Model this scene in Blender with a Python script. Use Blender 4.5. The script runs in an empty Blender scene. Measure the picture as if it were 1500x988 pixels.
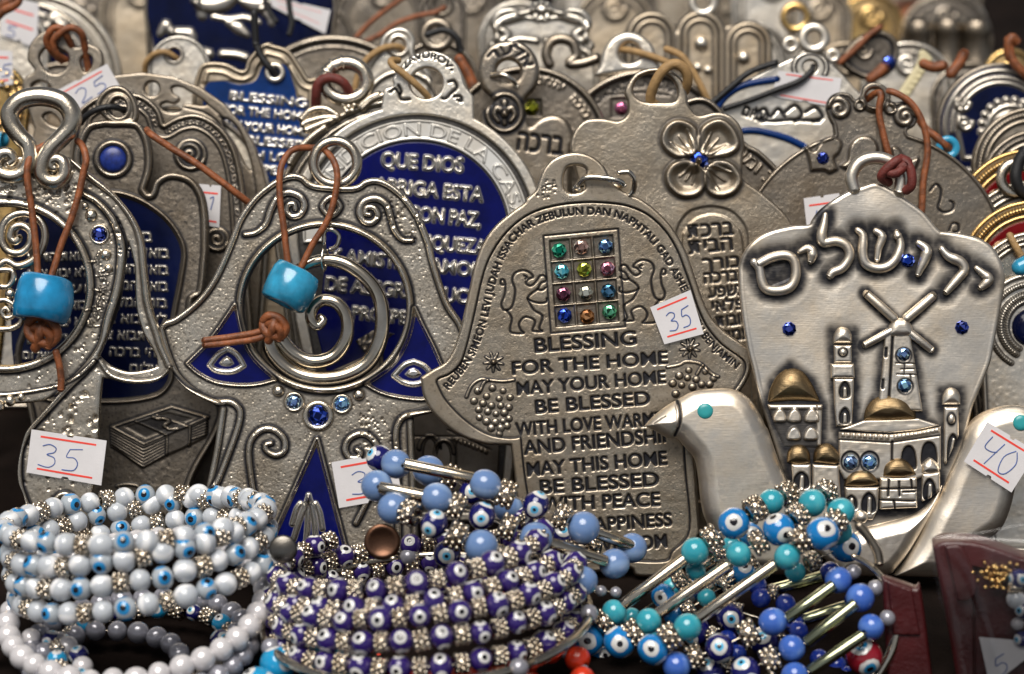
import bpy, math, random
import numpy as np
from mathutils import Matrix, Vector
from mathutils.geometry import tessellate_polygon

random.seed(7); RNG = np.random.default_rng(7)
SC = bpy.context.scene
COL = SC.collection

# ---------------------------------------------------------------- camera
TH = math.radians(20.0)                      # the camera looks down on the tray
FPX = 3750.0                                 # focal length in photo pixels (90 mm on 36 mm)
CAM = np.array([0.0, -0.6 * math.cos(TH), 0.258])
RT = np.array([1.0, 0.0, 0.0])
UP = np.array([0.0, math.sin(TH), math.cos(TH)])
FW = np.array([0.0, math.cos(TH), -math.sin(TH)])
cd = bpy.data.cameras.new('camera'); co = bpy.data.objects.new('camera', cd); COL.objects.link(co)
co.location = CAM; co.rotation_euler = (math.pi / 2 - TH, 0, 0)
cd.lens = 90.0; cd.sensor_width = 36.0; cd.clip_start = 0.01; cd.clip_end = 50.0
cd.dof.use_dof = True; cd.dof.focus_distance = 0.592; cd.dof.aperture_fstop = 11.5; cd.dof.aperture_blades = 7
SC.camera = co

# ---------------------------------------------------------------- daylight
SUN_EL, SUN_AZ = math.radians(65), math.radians(198)      # azimuth clockwise from +Y: behind the camera, to its left
w = bpy.data.worlds.new('World'); SC.world = w; w.use_nodes = True
nt = w.node_tree; nt.nodes.clear()
sky = nt.nodes.new('ShaderNodeTexSky'); sky.sky_type = 'NISHITA'; sky.sun_disc = False
sky.sun_elevation = SUN_EL; sky.sun_rotation = SUN_AZ; sky.air_density = 0.7; sky.dust_density = 0.6; sky.ozone_density = 0.6
hs = nt.nodes.new('ShaderNodeHueSaturation'); hs.inputs['Saturation'].default_value = 0.28
bg = nt.nodes.new('ShaderNodeBackground'); bg.inputs['Strength'].default_value = 0.055
wo = nt.nodes.new('ShaderNodeOutputWorld')
nt.links.new(sky.outputs[0], hs.inputs['Color']); nt.links.new(hs.outputs[0], bg.inputs['Color']); nt.links.new(bg.outputs[0], wo.inputs['Surface'])
sd = bpy.data.lights.new('sun', 'SUN'); so = bpy.data.objects.new('sun', sd); COL.objects.link(so)
sd.energy = 4.5; sd.angle = math.radians(44); sd.color = (1.0, 0.945, 0.87)
sdir = Vector((math.sin(SUN_AZ) * math.cos(SUN_EL), math.cos(SUN_AZ) * math.cos(SUN_EL), math.sin(SUN_EL)))
so.rotation_euler = (-sdir).to_track_quat('-Z', 'Y').to_euler()
SC.view_settings.view_transform = 'Standard'; SC.view_settings.look = 'None'
SC.view_settings.exposure = 0.0; SC.view_settings.gamma = 1.0

# ---------------------------------------------------------------- placement helpers
def W(px, py, d):
    return CAM + d * ((px - 750.0) / FPX * RT + (494.0 - py) / FPX * UP + FW)
def ybot(d):                                   # photo row where depth d meets the table top
    return 494 + FPX * (0.258 / d - math.sin(TH)) / math.cos(TH)
class Pl:                                      # the plane a plaque stands in
    def __init__(s, d, ref=(750, 494), tx=0, ty=0):
        s.d = d; s.O = W(ref[0], ref[1], d); s.k = d / FPX
        a, b = math.radians(tx), math.radians(ty)
        n = -FW * math.cos(a) + UP * math.sin(a)
        n = n * math.cos(b) + RT * math.sin(b); s.n = n / np.linalg.norm(n)
        s.u = RT - s.n * np.dot(RT, s.n); s.u /= np.linalg.norm(s.u)
        s.v = np.cross(s.n, s.u)
    def __call__(s, px, py, h=0.0):
        px = np.asarray(px, float); py = np.asarray(py, float); h = np.asarray(h, float)
        D = ((px - 750) / FPX)[..., None] * RT + ((494 - py) / FPX)[..., None] * UP + FW
        t = np.dot(s.O - CAM, s.n) / (D @ s.n)
        return CAM + D * t[..., None] + (h * s.k)[..., None] * s.n if h.ndim else CAM + D * t[..., None] + h * s.k * s.n
def crop(x0, y0, sc):                          # coordinates read off an enlarged view -> photo pixels
    return lambda pts: [(x0 + p[0] * sc, y0 + p[1] * sc) + tuple(p[2:]) for p in pts]
S4 = 400 / 1497.0; S44 = 440 / 1499.0; S52 = 520 / 1500.0
Z1, Z2, Z3, Z4 = crop(0, 0, S4), crop(370, 0, S4), crop(740, 0, S4), crop(1100, 0, S4)
Y1, Y2, Y3, Y4 = crop(0, 240, S4), crop(370, 240, S4), crop(740, 240, S4), crop(1100, 240, S4)
X1, X2, X3, X4 = crop(0, 480, S4), crop(370, 480, S4), crop(740, 480, S4), crop(1100, 480, S4)
V1, V2, V3, V4 = crop(0, 724, S4), crop(370, 724, S4), crop(740, 724, S4), crop(1100, 724, S4)
R1, R2 = crop(240, 190, S44), crop(240, 470, S44)
R3, R4 = crop(600, 210, S52), crop(600, 520, S52)
R5, R6 = crop(1060, 220, S44), crop(1060, 500, S44)
A1, C1 = crop(0, 120, S4), crop(0, 380, S4)

def spl(pts, closed=True, n=6):                # Catmull-Rom; a repeated point makes a corner
    P = np.array([p[:2] for p in pts], float); N = len(P); out = []
    rng = range(N) if closed else range(N - 1)
    for i in rng:
        if closed: a, b, c, d = P[i - 1], P[i], P[(i + 1) % N], P[(i + 2) % N]
        else: a, b, c, d = P[max(i - 1, 0)], P[i], P[i + 1], P[min(i + 2, N - 1)]
        if np.allclose(b, c): continue
        for k in range(n):
            t = k / n
            out.append(0.5 * ((2 * b) + (-a + c) * t + (2 * a - 5 * b + 4 * c - d) * t * t + (-a + 3 * b - 3 * c + d) * t ** 3))
    if not closed: out.append(P[-1])
    return np.array(out)
def spl3(P, n=6):
    P = np.array(P, float); N = len(P); out = []
    for i in range(N - 1):
        a, b, c, d = P[max(i - 1, 0)], P[i], P[i + 1], P[min(i + 2, N - 1)]
        for k in range(n):
            t = k / n
            out.append(0.5 * ((2 * b) + (-a + c) * t + (2 * a - 5 * b + 4 * c - d) * t * t + (-a + 3 * b - 3 * c + d) * t ** 3))
    out.append(P[-1]); return np.array(out)
def circ(cx, cy, rx, ry=None, n=48, a0=0, a1=360, rot=0):
    ry = rx if ry is None else ry
    full = abs(a1 - a0 - 360) < 1e-6
    t = np.radians(np.linspace(a0, a1, n, endpoint=not full))
    x, y = rx * np.cos(t), ry * np.sin(t); c, s = math.cos(math.radians(rot)), math.sin(math.radians(rot))
    return np.stack([cx + c * x - s * y, cy + s * x + c * y], 1)
def spiral(cx, cy, r0, r1, a0, turns, n=40):
    t = np.linspace(0, 1, n); r = r0 + (r1 - r0) * t; a = math.radians(a0) + turns * 2 * math.pi * t
    return np.stack([cx + r * np.cos(a), cy + r * np.sin(a)], 1)

# ---------------------------------------------------------------- objects
def tag(o, label=None, cat=None, group=None, kind=None):
    if label: o['label'] = label
    if cat: o['category'] = cat
    if group: o['group'] = group
    if kind: o['kind'] = kind
    return o
def thing(name, label, cat, at, group=None):
    o = bpy.data.objects.new(name, None); COL.objects.link(o); o.empty_display_size = 0.01
    o.location = Vector(at); return tag(o, label, cat, group)
def wloc(o):
    v = Vector(o.location)
    while o.parent: o = o.parent; v = v + Vector(o.location)
    return np.array(v)
def mk(name, V, F, mats, parent=None, smooth=True, mi=None, attr=None, label=None, origin=None):
    V = np.asarray(V, float)
    if origin is None:
        origin = (V.min(0) + V.max(0)) / 2
        if parent is None: origin[2] = V[:, 2].min()
    me = bpy.data.meshes.new(name)
    L = V - origin
    if isinstance(F, np.ndarray):
        nf = len(F); me.vertices.add(len(L)); me.vertices.foreach_set('co', L.astype(np.float32).ravel())
        me.loops.add(nf * 4); me.polygons.add(nf)
        me.loops.foreach_set('vertex_index', F.astype(np.int32).ravel())
        me.polygons.foreach_set('loop_start', np.arange(0, nf * 4, 4, dtype=np.int32))
        me.update(calc_edges=True)
    else:
        me.from_pydata([tuple(p) for p in L], [], [tuple(int(i) for i in f) for f in F]); me.update()
    nf = len(me.polygons)
    me.polygons.foreach_set('use_smooth', np.full(nf, bool(smooth)))
    for m in (mats if isinstance(mats, (list, tuple)) else [mats]): me.materials.append(m)
    if mi is not None: me.polygons.foreach_set('material_index', np.asarray(mi, np.int32))
    if attr is not None:
        a = me.attributes.new('patina', 'FLOAT', 'POINT'); a.data.foreach_set('value', np.asarray(attr, np.float32))
    o = bpy.data.objects.new(name, me); COL.objects.link(o)
    if parent is not None:
        o.parent = parent; o.location = Vector(origin - wloc(parent))
    else: o.location = Vector(origin)
    if label: o['label'] = label
    return o
class MB:                                      # collects shapes into one mesh
    def __init__(s): s.V = []; s.F = []; s.M = []; s.n = 0
    def add(s, V, F, m=0):
        s.V.append(np.asarray(V, float)); s.F += [tuple(int(i) + s.n for i in f) for f in F]; s.M += [m] * len(F); s.n += len(V); return s
    def build(s, name, mats, parent=None, smooth=True, label=None):
        return mk(name, np.concatenate(s.V), s.F, mats, parent, smooth, s.M, None, label)
def tube(P, r, ns=12, closed=False, flat=1.0):
    P = np.asarray(P, float); N = len(P); r = np.full(N, r) if np.isscalar(r) else np.asarray(r, float)
    if closed: T = np.roll(P, -1, 0) - np.roll(P, 1, 0)
    else: T = np.gradient(P, axis=0)
    T /= np.linalg.norm(T, axis=1)[:, None] + 1e-12
    nrm = np.cross(T[0], FW); 
    if np.linalg.norm(nrm) < 1e-3: nrm = np.cross(T[0], UP)
    nrm /= np.linalg.norm(nrm); V = []; a = np.arange(ns) * 2 * math.pi / ns
    for i in range(N):
        nrm = nrm - T[i] * np.dot(nrm, T[i]); nrm /= np.linalg.norm(nrm); b = np.cross(T[i], nrm)
        V.append(P[i] + r[i] * (np.cos(a)[:, None] * nrm + flat * np.sin(a)[:, None] * b))
    F = []
    M = N if closed else N - 1
    for i in range(M):
        j = (i + 1) % N
        for k in range(ns): F.append((i * ns + k, i * ns + (k + 1) % ns, j * ns + (k + 1) % ns, j * ns + k))
    V = list(np.concatenate(V))
    if not closed:
        for e, sgn in ((0, -1), (N - 1, 1)):
            base = len(V); a2 = [V[e * ns + k] for k in range(ns)]; c = P[e]
            for k in range(ns): V.append(c + (a2[k] - c) * 0.62 + T[e] * sgn * r[e] * 0.55)
            V.append(c + T[e] * sgn * r[e] * 0.75)
            for k in range(ns):
                k2 = (k + 1) % ns
                q = (e * ns + k, base + k, base + k2, e * ns + k2); t3 = (base + k, base + ns, base + k2)
                F += [q, t3]
    return np.array(V), F
def lathe(C, ax, prof, n=24, ref=None):        # prof: (radius, height along axis), metres
    ax = np.asarray(ax, float); ax = ax / np.linalg.norm(ax)
    u = np.cross(ax, UP if abs(np.dot(ax, UP)) < 0.9 else RT) if ref is None else np.asarray(ref, float)
    u = u - ax * np.dot(u, ax); u /= np.linalg.norm(u); v = np.cross(ax, u); V = []; F = []
    a = np.arange(n) * 2 * math.pi / n; rings = []
    for r, h in prof:
        if r < 1e-9: rings.append([len(V)]); V.append(C + ax * h)
        else:
            rings.append(list(range(len(V), len(V) + n)))
            V += list(C + ax * h + r * (np.cos(a)[:, None] * u + np.sin(a)[:, None] * v))
    for A, B in zip(rings[:-1], rings[1:]):
        for k in range(n):
            k2 = (k + 1) % n
            if len(A) == 1 and len(B) == 1: continue
            if len(A) == 1: F.append((A[0], B[k], B[k2]))
            elif len(B) == 1: F.append((A[k], A[k2], B[0]))
            else: F.append((A[k], A[k2], B[k2], B[k]))
    return np.array(V), F
def plathe(pl, cx, cy, prof, n=24, h0=0.0):    # lathe about a plaque's own normal, photo-pixel units
    return lathe(pl(cx, cy, h0), pl.n, [(r * pl.k, h * pl.k) for r, h in prof], n)
def ptube(pl, pts, r, h=0.0, ns=12, n=6, closed=False):   # pts: (px, py[, h[, r]]) on a plaque's plane
    q = [(p[0], p[1], p[2] if len(p) > 2 else h, p[3] if len(p) > 3 else r) for p in pts]
    P = np.array([np.append(pl(a, b, c), e) for a, b, c, e in q])
    S = spl3(np.vstack([P, P[:1]]) if closed else P, n)
    if closed: S = S[:-1]
    return tube(S[:, :3], S[:, 3] * pl.k, ns, closed)

# ---------------------------------------------------------------- glyphs
_G = {}
def glyphs(s, bold=0.0):
    if (s, bold) not in _G:
        c = bpy.data.curves.new('t', 'FONT'); c.body = s; c.offset = bold; c.resolution_u = 4
        o = bpy.data.objects.new('t', c); COL.objects.link(o); dg = bpy.context.evaluated_depsgraph_get(); dg.update()
        me = bpy.data.meshes.new_from_object(o.evaluated_get(dg)); me.calc_loop_triangles()
        V = np.array([v.co[:2] for v in me.vertices]).reshape(-1, 2); T = np.array([t.vertices[:] for t in me.loop_triangles]).reshape(-1, 3)
        bpy.data.objects.remove(o); bpy.data.curves.remove(c); bpy.data.meshes.remove(me); _G[(s, bold)] = (V, T)
    return _G[(s, bold)]
CAPH = None
def text_uv(s, bold):
    global CAPH
    if CAPH is None: CAPH = glyphs('H')[0][:, 1].max()
    V, T = glyphs(s, bold); x0, x1 = V[:, 0].min(), V[:, 0].max()
    return (V[:, 0] - x0) / (x1 - x0), V[:, 1] / CAPH, T

# ---------------------------------------------------------------- cast relief: a height field cut to an outline
def blur(a, it=1):
    for _ in range(it):
        p = np.pad(a, 1, mode='edge')
        a = (p[1:-1, 1:-1] * 4 + (p[:-2, 1:-1] + p[2:, 1:-1] + p[1:-1, :-2] + p[1:-1, 2:]) * 2 + p[:-2, :-2] + p[2:, 2:] + p[:-2, 2:] + p[2:, :-2]) / 16
    return a
def sm(x): x = np.clip(x, 0, 1); return x * x * (3 - 2 * x)
class Relief:
    def __init__(s, pl, polys, cell=1.0, edge=4.0, maxd=26):
        if isinstance(polys, np.ndarray): polys = [polys]
        s.pl = pl; s.polys = polys; s.c = cell
        A = np.concatenate(polys); lo = A.min(0) - 3 * cell; hi = A.max(0) + 3 * cell
        s.x0, s.y0 = lo; s.nx = int((hi[0] - lo[0]) / cell) + 1; s.ny = int((hi[1] - lo[1]) / cell) + 1
        s.xs = s.x0 + np.arange(s.nx) * cell; s.ys = s.y0 + np.arange(s.ny) * cell
        s.X, s.Y = np.meshgrid(s.xs, s.ys)
        s.s = s.sdist(polys, maxd); s.h = np.zeros_like(s.s); s.p = np.zeros_like(s.s); s.nz = np.zeros_like(s.s); s.edge = edge; s.inv = False
    def win(s, x0, y0, x1, y1):
        i0 = max(int((x0 - s.x0) / s.c), 0); i1 = min(int((x1 - s.x0) / s.c) + 2, s.nx)
        j0 = max(int((y0 - s.y0) / s.c), 0); j1 = min(int((y1 - s.y0) / s.c) + 2, s.ny)
        return slice(j0, max(j1, j0)), slice(i0, max(i1, i0))
    def udist(s, pts, maxd, closed=False):
        D = np.full((s.ny, s.nx), float(maxd)); P = np.asarray(pts, float)
        if closed: P = np.vstack([P, P[:1]])
        for a, b in zip(P[:-1], P[1:]):
            w = s.win(min(a[0], b[0]) - maxd, min(a[1], b[1]) - maxd, max(a[0], b[0]) + maxd, max(a[1], b[1]) + maxd)
            x, y = s.X[w], s.Y[w]
            if x.size == 0: continue
            d = b - a; L = d @ d + 1e-12; t = np.clip(((x - a[0]) * d[0] + (y - a[1]) * d[1]) / L, 0, 1)
            D[w] = np.minimum(D[w], np.hypot(x - a[0] - t * d[0], y - a[1] - t * d[1]))
        return D
    def inside(s, polys):
        I = np.zeros((s.ny, s.nx), bool)
        for P in polys:
            P = np.asarray(P, float)
            for a, b in zip(P, np.roll(P, -1, 0)):
                if a[1] == b[1]: continue
                lo, hi = min(a[1], b[1]), max(a[1], b[1])
                r = np.nonzero((s.ys > lo) & (s.ys <= hi))[0]
                if len(r) == 0: continue
                xi = a[0] + (s.ys[r] - a[1]) / (b[1] - a[1]) * (b[0] - a[0])
                I[r] ^= s.xs[None, :] > xi[:, None]
        return I
    def sdist(s, polys, maxd):
        if isinstance(polys, np.ndarray): polys = [polys]
        D = np.full((s.ny, s.nx), float(maxd))
        for P in polys: D = np.minimum(D, s.udist(P, maxd, True))
        return np.where(s.inside(polys), D, -D)
    def field(s, pts, r):                      # 0 on the line's axis .. 1 at its radius; r scalar or (start, end)
        P = np.asarray([p[:2] for p in pts], float); N = len(P)
        R = np.full(N, r) if np.isscalar(r) else (np.interp(np.linspace(0, 1, N), np.linspace(0, 1, len(r)), r))
        Q = np.full((s.ny, s.nx), 1.0)
        for i in range(N - 1):
            a, b = P[i], P[i + 1]; m = max(R[i], R[i + 1])
            w = s.win(min(a[0], b[0]) - m, min(a[1], b[1]) - m, max(a[0], b[0]) + m, max(a[1], b[1]) + m)
            x, y = s.X[w], s.Y[w]
            if x.size == 0: continue
            d = b - a; L = d @ d + 1e-12; t = np.clip(((x - a[0]) * d[0] + (y - a[1]) * d[1]) / L, 0, 1)
            Q[w] = np.minimum(Q[w], np.hypot(x - a[0] - t * d[0], y - a[1] - t * d[1]) / (R[i] + (R[i + 1] - R[i]) * t))
        return Q
    def ridge(s, pts, r, hs=1.0, pat=0.0, halo=3.0, clear=True):   # half-round wire lying on the surface
        pat = min(1.0, pat * 1.25); halo *= 1.6; q = s.field(pts, r); rm = r if np.isscalar(r) else float(np.mean(r))
        v = np.sqrt(np.maximum(0, 1 - q * q)) * rm * hs
        if s.inv: pat = 0; clear = False; s.p = np.maximum(s.p, sm((1 - q) * 3.0))
        if pat:
            qq = s.field(pts, (rm + halo) if np.isscalar(r) else [a + halo for a in r]); s.p = np.maximum(s.p, pat * sm((1 - qq) * (rm + halo) / halo))  # soft dark margin along both sides of the wire
        if clear: s.p *= 1 - sm((1 - q) * 3.0)
        s.nz *= 1 - 0.85 * sm((1 - q) * 2.0); s.h += v; return s
    def groove(s, pts, r, depth, pat=0.9):
        q = s.field(pts, r); m = sm((1 - q) * 1.4); s.h -= depth * m; s.p = np.maximum(s.p, pat * m); return s
    def rim(s, at, r, hs=1.0, pat=0.0, halo=3.0):      # a wire that follows the outline at a fixed distance
        pat = min(1.0, pat * 1.25); halo *= 1.5; q = np.abs(s.s - at) / r
        if s.inv: s.p = np.maximum(s.p, sm((1 - q) * 3.0))
        elif pat: s.p = np.maximum(s.p, pat * sm(1 - (np.abs(s.s - at) - r * 0.8) / halo))
        if not s.inv: s.p *= 1 - sm((1 - q) * 3.0)
        s.nz *= 1 - 0.85 * sm((1 - q) * 2.0)
        s.h += np.sqrt(np.maximum(0, 1 - q * q)) * r * hs; return s
    def region(s, polys, dh, soft=2.0, pat=None, edgepat=0.0, ew=3.0):
        d = s.sdist(polys, 30); m = sm(d / soft + 0.5); s.h += dh * m
        if pat is not None: s.p = s.p * (1 - m) + pat * m
        if edgepat: s.p = np.maximum(s.p, edgepat * sm(1 - np.abs(d - 1) / ew))
        return s
    def dome(s, cx, cy, r, hs=1.0, pat=0.0, halo=3.0, ry=None):
        ry = r if ry is None else ry
        w = s.win(cx - r - halo, cy - ry - halo, cx + r + halo, cy + ry + halo)
        q = np.hypot((s.X[w] - cx) / r, (s.Y[w] - cy) / ry)
        if s.inv: s.p[w] = np.maximum(s.p[w], sm((1 - q) * 4))
        elif pat: s.p[w] = np.maximum(s.p[w], pat * sm(1 - (q - 1) * r / halo))
        if not s.inv: s.p[w] *= 1 - sm((1 - q) * 4)
        s.h[w] += np.sqrt(np.maximum(0, 1 - q * q)) * r * hs; return s
    def tmask(s, st, place, bold):
        u, v, T = text_uv(st, bold); P = place(u, v)
        ss = 3; f = s.c / ss; lo = P.min(0) - 2; hi = P.max(0) + 2; w = s.win(lo[0], lo[1], hi[0], hi[1])
        ox, oy = s.xs[w[1]], s.ys[w[0]]
        if len(ox) == 0 or len(oy) == 0: return w, None
        fx = ox[0] - f + np.arange(len(ox) * ss) * f; fy = oy[0] - f + np.arange(len(oy) * ss) * f; M = np.zeros((len(fy), len(fx)), bool)
        for t in T:
            a, b, c = P[t]
            i0 = max(int((min(a[0], b[0], c[0]) - fx[0]) / f), 0); i1 = min(int((max(a[0], b[0], c[0]) - fx[0]) / f) + 2, len(fx))
            j0 = max(int((min(a[1], b[1], c[1]) - fy[0]) / f), 0); j1 = min(int((max(a[1], b[1], c[1]) - fy[0]) / f) + 2, len(fy))
            if i1 <= i0 or j1 <= j0: continue
            x = fx[i0:i1][None, :]; y = fy[j0:j1][:, None]; den = (b[1] - c[1]) * (a[0] - c[0]) + (c[0] - b[0]) * (a[1] - c[1])
            if abs(den) < 1e-9: continue
            l1 = ((b[1] - c[1]) * (x - c[0]) + (c[0] - b[0]) * (y - c[1])) / den; l2 = ((c[1] - a[1]) * (x - c[0]) + (a[0] - c[0]) * (y - c[1])) / den
            M[j0:j1, i0:i1] |= (l1 >= -1e-6) & (l2 >= -1e-6) & (l1 + l2 <= 1 + 1e-6)
        return w, M.reshape(len(oy), ss, len(ox), ss).mean((1, 3))
    def text(s, st, a, b, cap, dh, pat=0.0, bold=0.012, soft=1, path=None, halo=0.0):
        if path is None:
            a = np.array(a, float); b = np.array(b, float); L = np.linalg.norm(b - a); e = (b - a) / L; nn = np.array([e[1], -e[0]])
            place = lambda u, v: a + np.outer(u * L, e) + np.outer(v * cap, nn)
        else:
            Q = np.asarray(path, float); seg = np.linalg.norm(np.diff(Q, axis=0), axis=1); cs = np.concatenate([[0], np.cumsum(seg)])
            def place(u, v):
                q = u * cs[-1]; x = np.interp(q, cs, Q[:, 0]); y = np.interp(q, cs, Q[:, 1])
                e1 = np.stack([np.interp(q + 4, cs, Q[:, 0]) - np.interp(q - 4, cs, Q[:, 0]), np.interp(q + 4, cs, Q[:, 1]) - np.interp(q - 4, cs, Q[:, 1])], 1)
                e1 /= np.linalg.norm(e1, axis=1)[:, None] + 1e-9
                return np.stack([x + v * cap * e1[:, 1], y - v * cap * e1[:, 0]], 1)
        w, M = s.tmask(st, place, bold)
        if M is None: return s
        if halo:
            K = np.clip(blur(M, int(halo)) * 3, 0, 1); s.p[w] = np.maximum(s.p[w], K * 0.8)
        if soft: M = blur(M, soft)
        s.h[w] += dh * M
        s.p[w] = np.maximum(s.p[w], pat * sm(M * 1.3)) if pat >= 0 else s.p[w] * (1 - sm(M * 1.5))
        return s
    def noise(s, amp, size):
        n1, n2 = max(int(s.ny * s.c / size), 2) + 3, max(int(s.nx * s.c / size), 2) + 3; G = RNG.normal(size=(n1, n2))
        fy = np.linspace(0, n1 - 2.001, s.ny); fx = np.linspace(0, n2 - 2.001, s.nx); i = fy.astype(int); j = fx.astype(int)
        a = sm(fy - i)[:, None]; b = sm(fx - j)[None, :]
        N = (G[i][:, j] * (1 - a) * (1 - b) + G[i + 1][:, j] * a * (1 - b) + G[i][:, j + 1] * (1 - a) * b + G[i + 1][:, j + 1] * a * b)
        s.nz += 0.34 * amp * N; return s
    def pits(s, pts, r, depth, pat=0.5):
        for x, y in pts:
            rr = r * random.uniform(0.7, 1.25); w = s.win(x - rr, y - rr, x + rr, y + rr); q = np.hypot(s.X[w] - x, s.Y[w] - y) / rr
            m = sm((1 - q) * 1.3); s.h[w] -= depth * m; s.p[w] = np.maximum(s.p[w], pat * sm(1.2 - 2 * q))
        return s
    def scatter(s, n, poly=None, lo=6):
        I = s.s > lo
        if poly is not None: I &= s.inside([np.asarray(poly)])
        j, i = np.nonzero(I)
        if len(j) == 0: return []
        k = RNG.choice(len(j), min(n, len(j)), replace=False); return [(s.xs[i[a]], s.ys[j[a]]) for a in k]
    def speck(s, amp, size, bias=0.0):
        n = s.nz.copy(); s.nz = np.zeros_like(n); s.noise(2.0, size); N = s.nz; s.nz = n
        s.p = np.clip(s.p + amp * np.clip(N + bias, 0, 1.5) * np.clip((s.s - 3) / 4, 0, 1), 0, 1); return s
    def build(s, name, mat, parent=None, thick=12.0, h0=0.0, soft=1, label=None, tagv=None):
        h = s.h + s.nz * np.clip(s.s / 8, 0.25, 1)
        h = blur(h, soft) if soft else h
        e = s.edge; q = 1 - np.clip(s.s / e, 0, 1); h = h + h0 - e * (1 - np.sqrt(np.maximum(0, 1 - q * q))) * 0.85
        ctr = (s.s[:-1, :-1] + s.s[1:, :-1] + s.s[:-1, 1:] + s.s[1:, 1:]) / 4; K = ctr > 0
        gy, gx = np.gradient(s.s, s.c); g = np.hypot(gx, gy) + 1e-9
        use = np.zeros_like(s.s, bool); use[:-1, :-1] |= K; use[1:, :-1] |= K; use[:-1, 1:] |= K; use[1:, 1:] |= K
        allk = np.zeros_like(s.s, int); allk[:-1, :-1] += K; allk[1:, :-1] += K; allk[:-1, 1:] += K; allk[1:, 1:] += K
        bnd = use & (allk < 4)
        X = np.where(bnd, s.X - s.s * gx / g, s.X); Y = np.where(bnd, s.Y - s.s * gy / g, s.Y)
        h = np.where(bnd, h0 - e * 0.85 + np.minimum(blur(s.h, 1), 0) * 0, h) if e > 1.5 else h
        idx = np.full(s.s.shape, -1); idx[use] = np.arange(use.sum())
        V = s.pl(X[use], Y[use], h[use]); pat = np.clip(s.p[use], 0, 1)
        a, b, c, d = idx[:-1, :-1], idx[1:, :-1], idx[1:, 1:], idx[:-1, 1:]
        F = np.stack([a[K], b[K], c[K], d[K]], 1)
        Kp = np.pad(K, 1); E = []
        for (p, q2, sh) in ((a, b, Kp[1:-1, :-2]), (b, c, Kp[2:, 1:-1]), (c, d, Kp[1:-1, 2:]), (d, a, Kp[:-2, 1:-1])):
            m = K & ~sh; E.append(np.stack([p[m], q2[m]], 1))
        E = np.concatenate(E); bi = np.unique(E); mp = np.full(len(V), -1); mp[bi] = np.arange(len(bi)) + len(V)
        Xb, Yb = X[use][bi], Y[use][bi]
        V2 = s.pl(Xb, Yb, np.full(len(bi), h0 - thick)); S = np.stack([E[:, 1], E[:, 0], mp[E[:, 0]], mp[E[:, 1]]], 1)
        # back plate
        T = tessellate_polygon([[Vector((p[0], p[1], 0)) for p in P] for P in s.polys]); BP = np.concatenate(s.polys)
        V3 = s.pl(BP[:, 0], BP[:, 1], np.full(len(BP), h0 - thick)); off = len(V) + len(V2)
        B = np.array([[t[0] + off, t[1] + off, t[2] + off, t[2] + off] for t in T]) if len(T) else np.zeros((0, 4), int)
        VV = np.concatenate([V, V2, V3]); at = np.concatenate([pat, pat[bi], np.zeros(len(V3))])
        o = mk(name, VV, np.concatenate([F, S]), mat, parent, True, None, None, label)
        me = o.data
        # the triangles of the back are added with bmesh-free arrays: rebuild once with mixed sizes
        org = wloc(o); quads = np.concatenate([F, S]); nq = len(quads); ntri = len(T)
        me.clear_geometry(); me.vertices.add(len(VV)); me.vertices.foreach_set('co', (VV - org).astype(np.float32).ravel())
        loops = np.concatenate([quads.ravel(), B[:, :3].ravel()]).astype(np.int32)
        me.loops.add(len(loops)); me.polygons.add(nq + ntri); me.loops.foreach_set('vertex_index', loops)
        me.polygons.foreach_set('loop_start', np.concatenate([np.arange(nq) * 4, nq * 4 + np.arange(ntri) * 3]).astype(np.int32))
        me.update(calc_edges=True); me.polygons.foreach_set('use_smooth', np.concatenate([np.ones(nq, bool), np.zeros(ntri, bool)]))
        at_ = me.attributes.new('patina', 'FLOAT', 'POINT'); at_.data.foreach_set('value', at.astype(np.float32))
        if tagv: tag(o, *tagv)
        return o
# ---------------------------------------------------------------- materials (all procedural)
def new_mat(name):
    m = bpy.data.materials.new(name); m.use_nodes = True; t = m.node_tree; p = t.nodes['Principled BSDF']; return m, t, p
def nd(t, ty, **kw):
    n = t.nodes.new(ty)
    for k, v in kw.items():
        if k in n.inputs: n.inputs[k].default_value = v
        else: setattr(n, k, v)
    return n
def ramp(t, stops, interp='LINEAR'):
    r = t.nodes.new('ShaderNodeValToRGB'); e = r.color_ramp; e.interpolation = interp
    while len(e.elements) < len(stops): e.elements.new(0.5)
    for el, (p, c) in zip(e.elements, stops): el.position = p; el.color = c if len(c) == 4 else (*c, 1)
    return r
def mixc(t, f, a, b):
    m = t.nodes.new('ShaderNodeMix'); m.data_type = 'RGBA'
    for s, v in ((0, f), (6, a), (7, b)):
        if hasattr(v, 'links') or hasattr(v, 'is_linked'): t.links.new(v, m.inputs[s])
        else: m.inputs[s].default_value = v if s == 0 else (*v, 1)
    return m.outputs[2]
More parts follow.
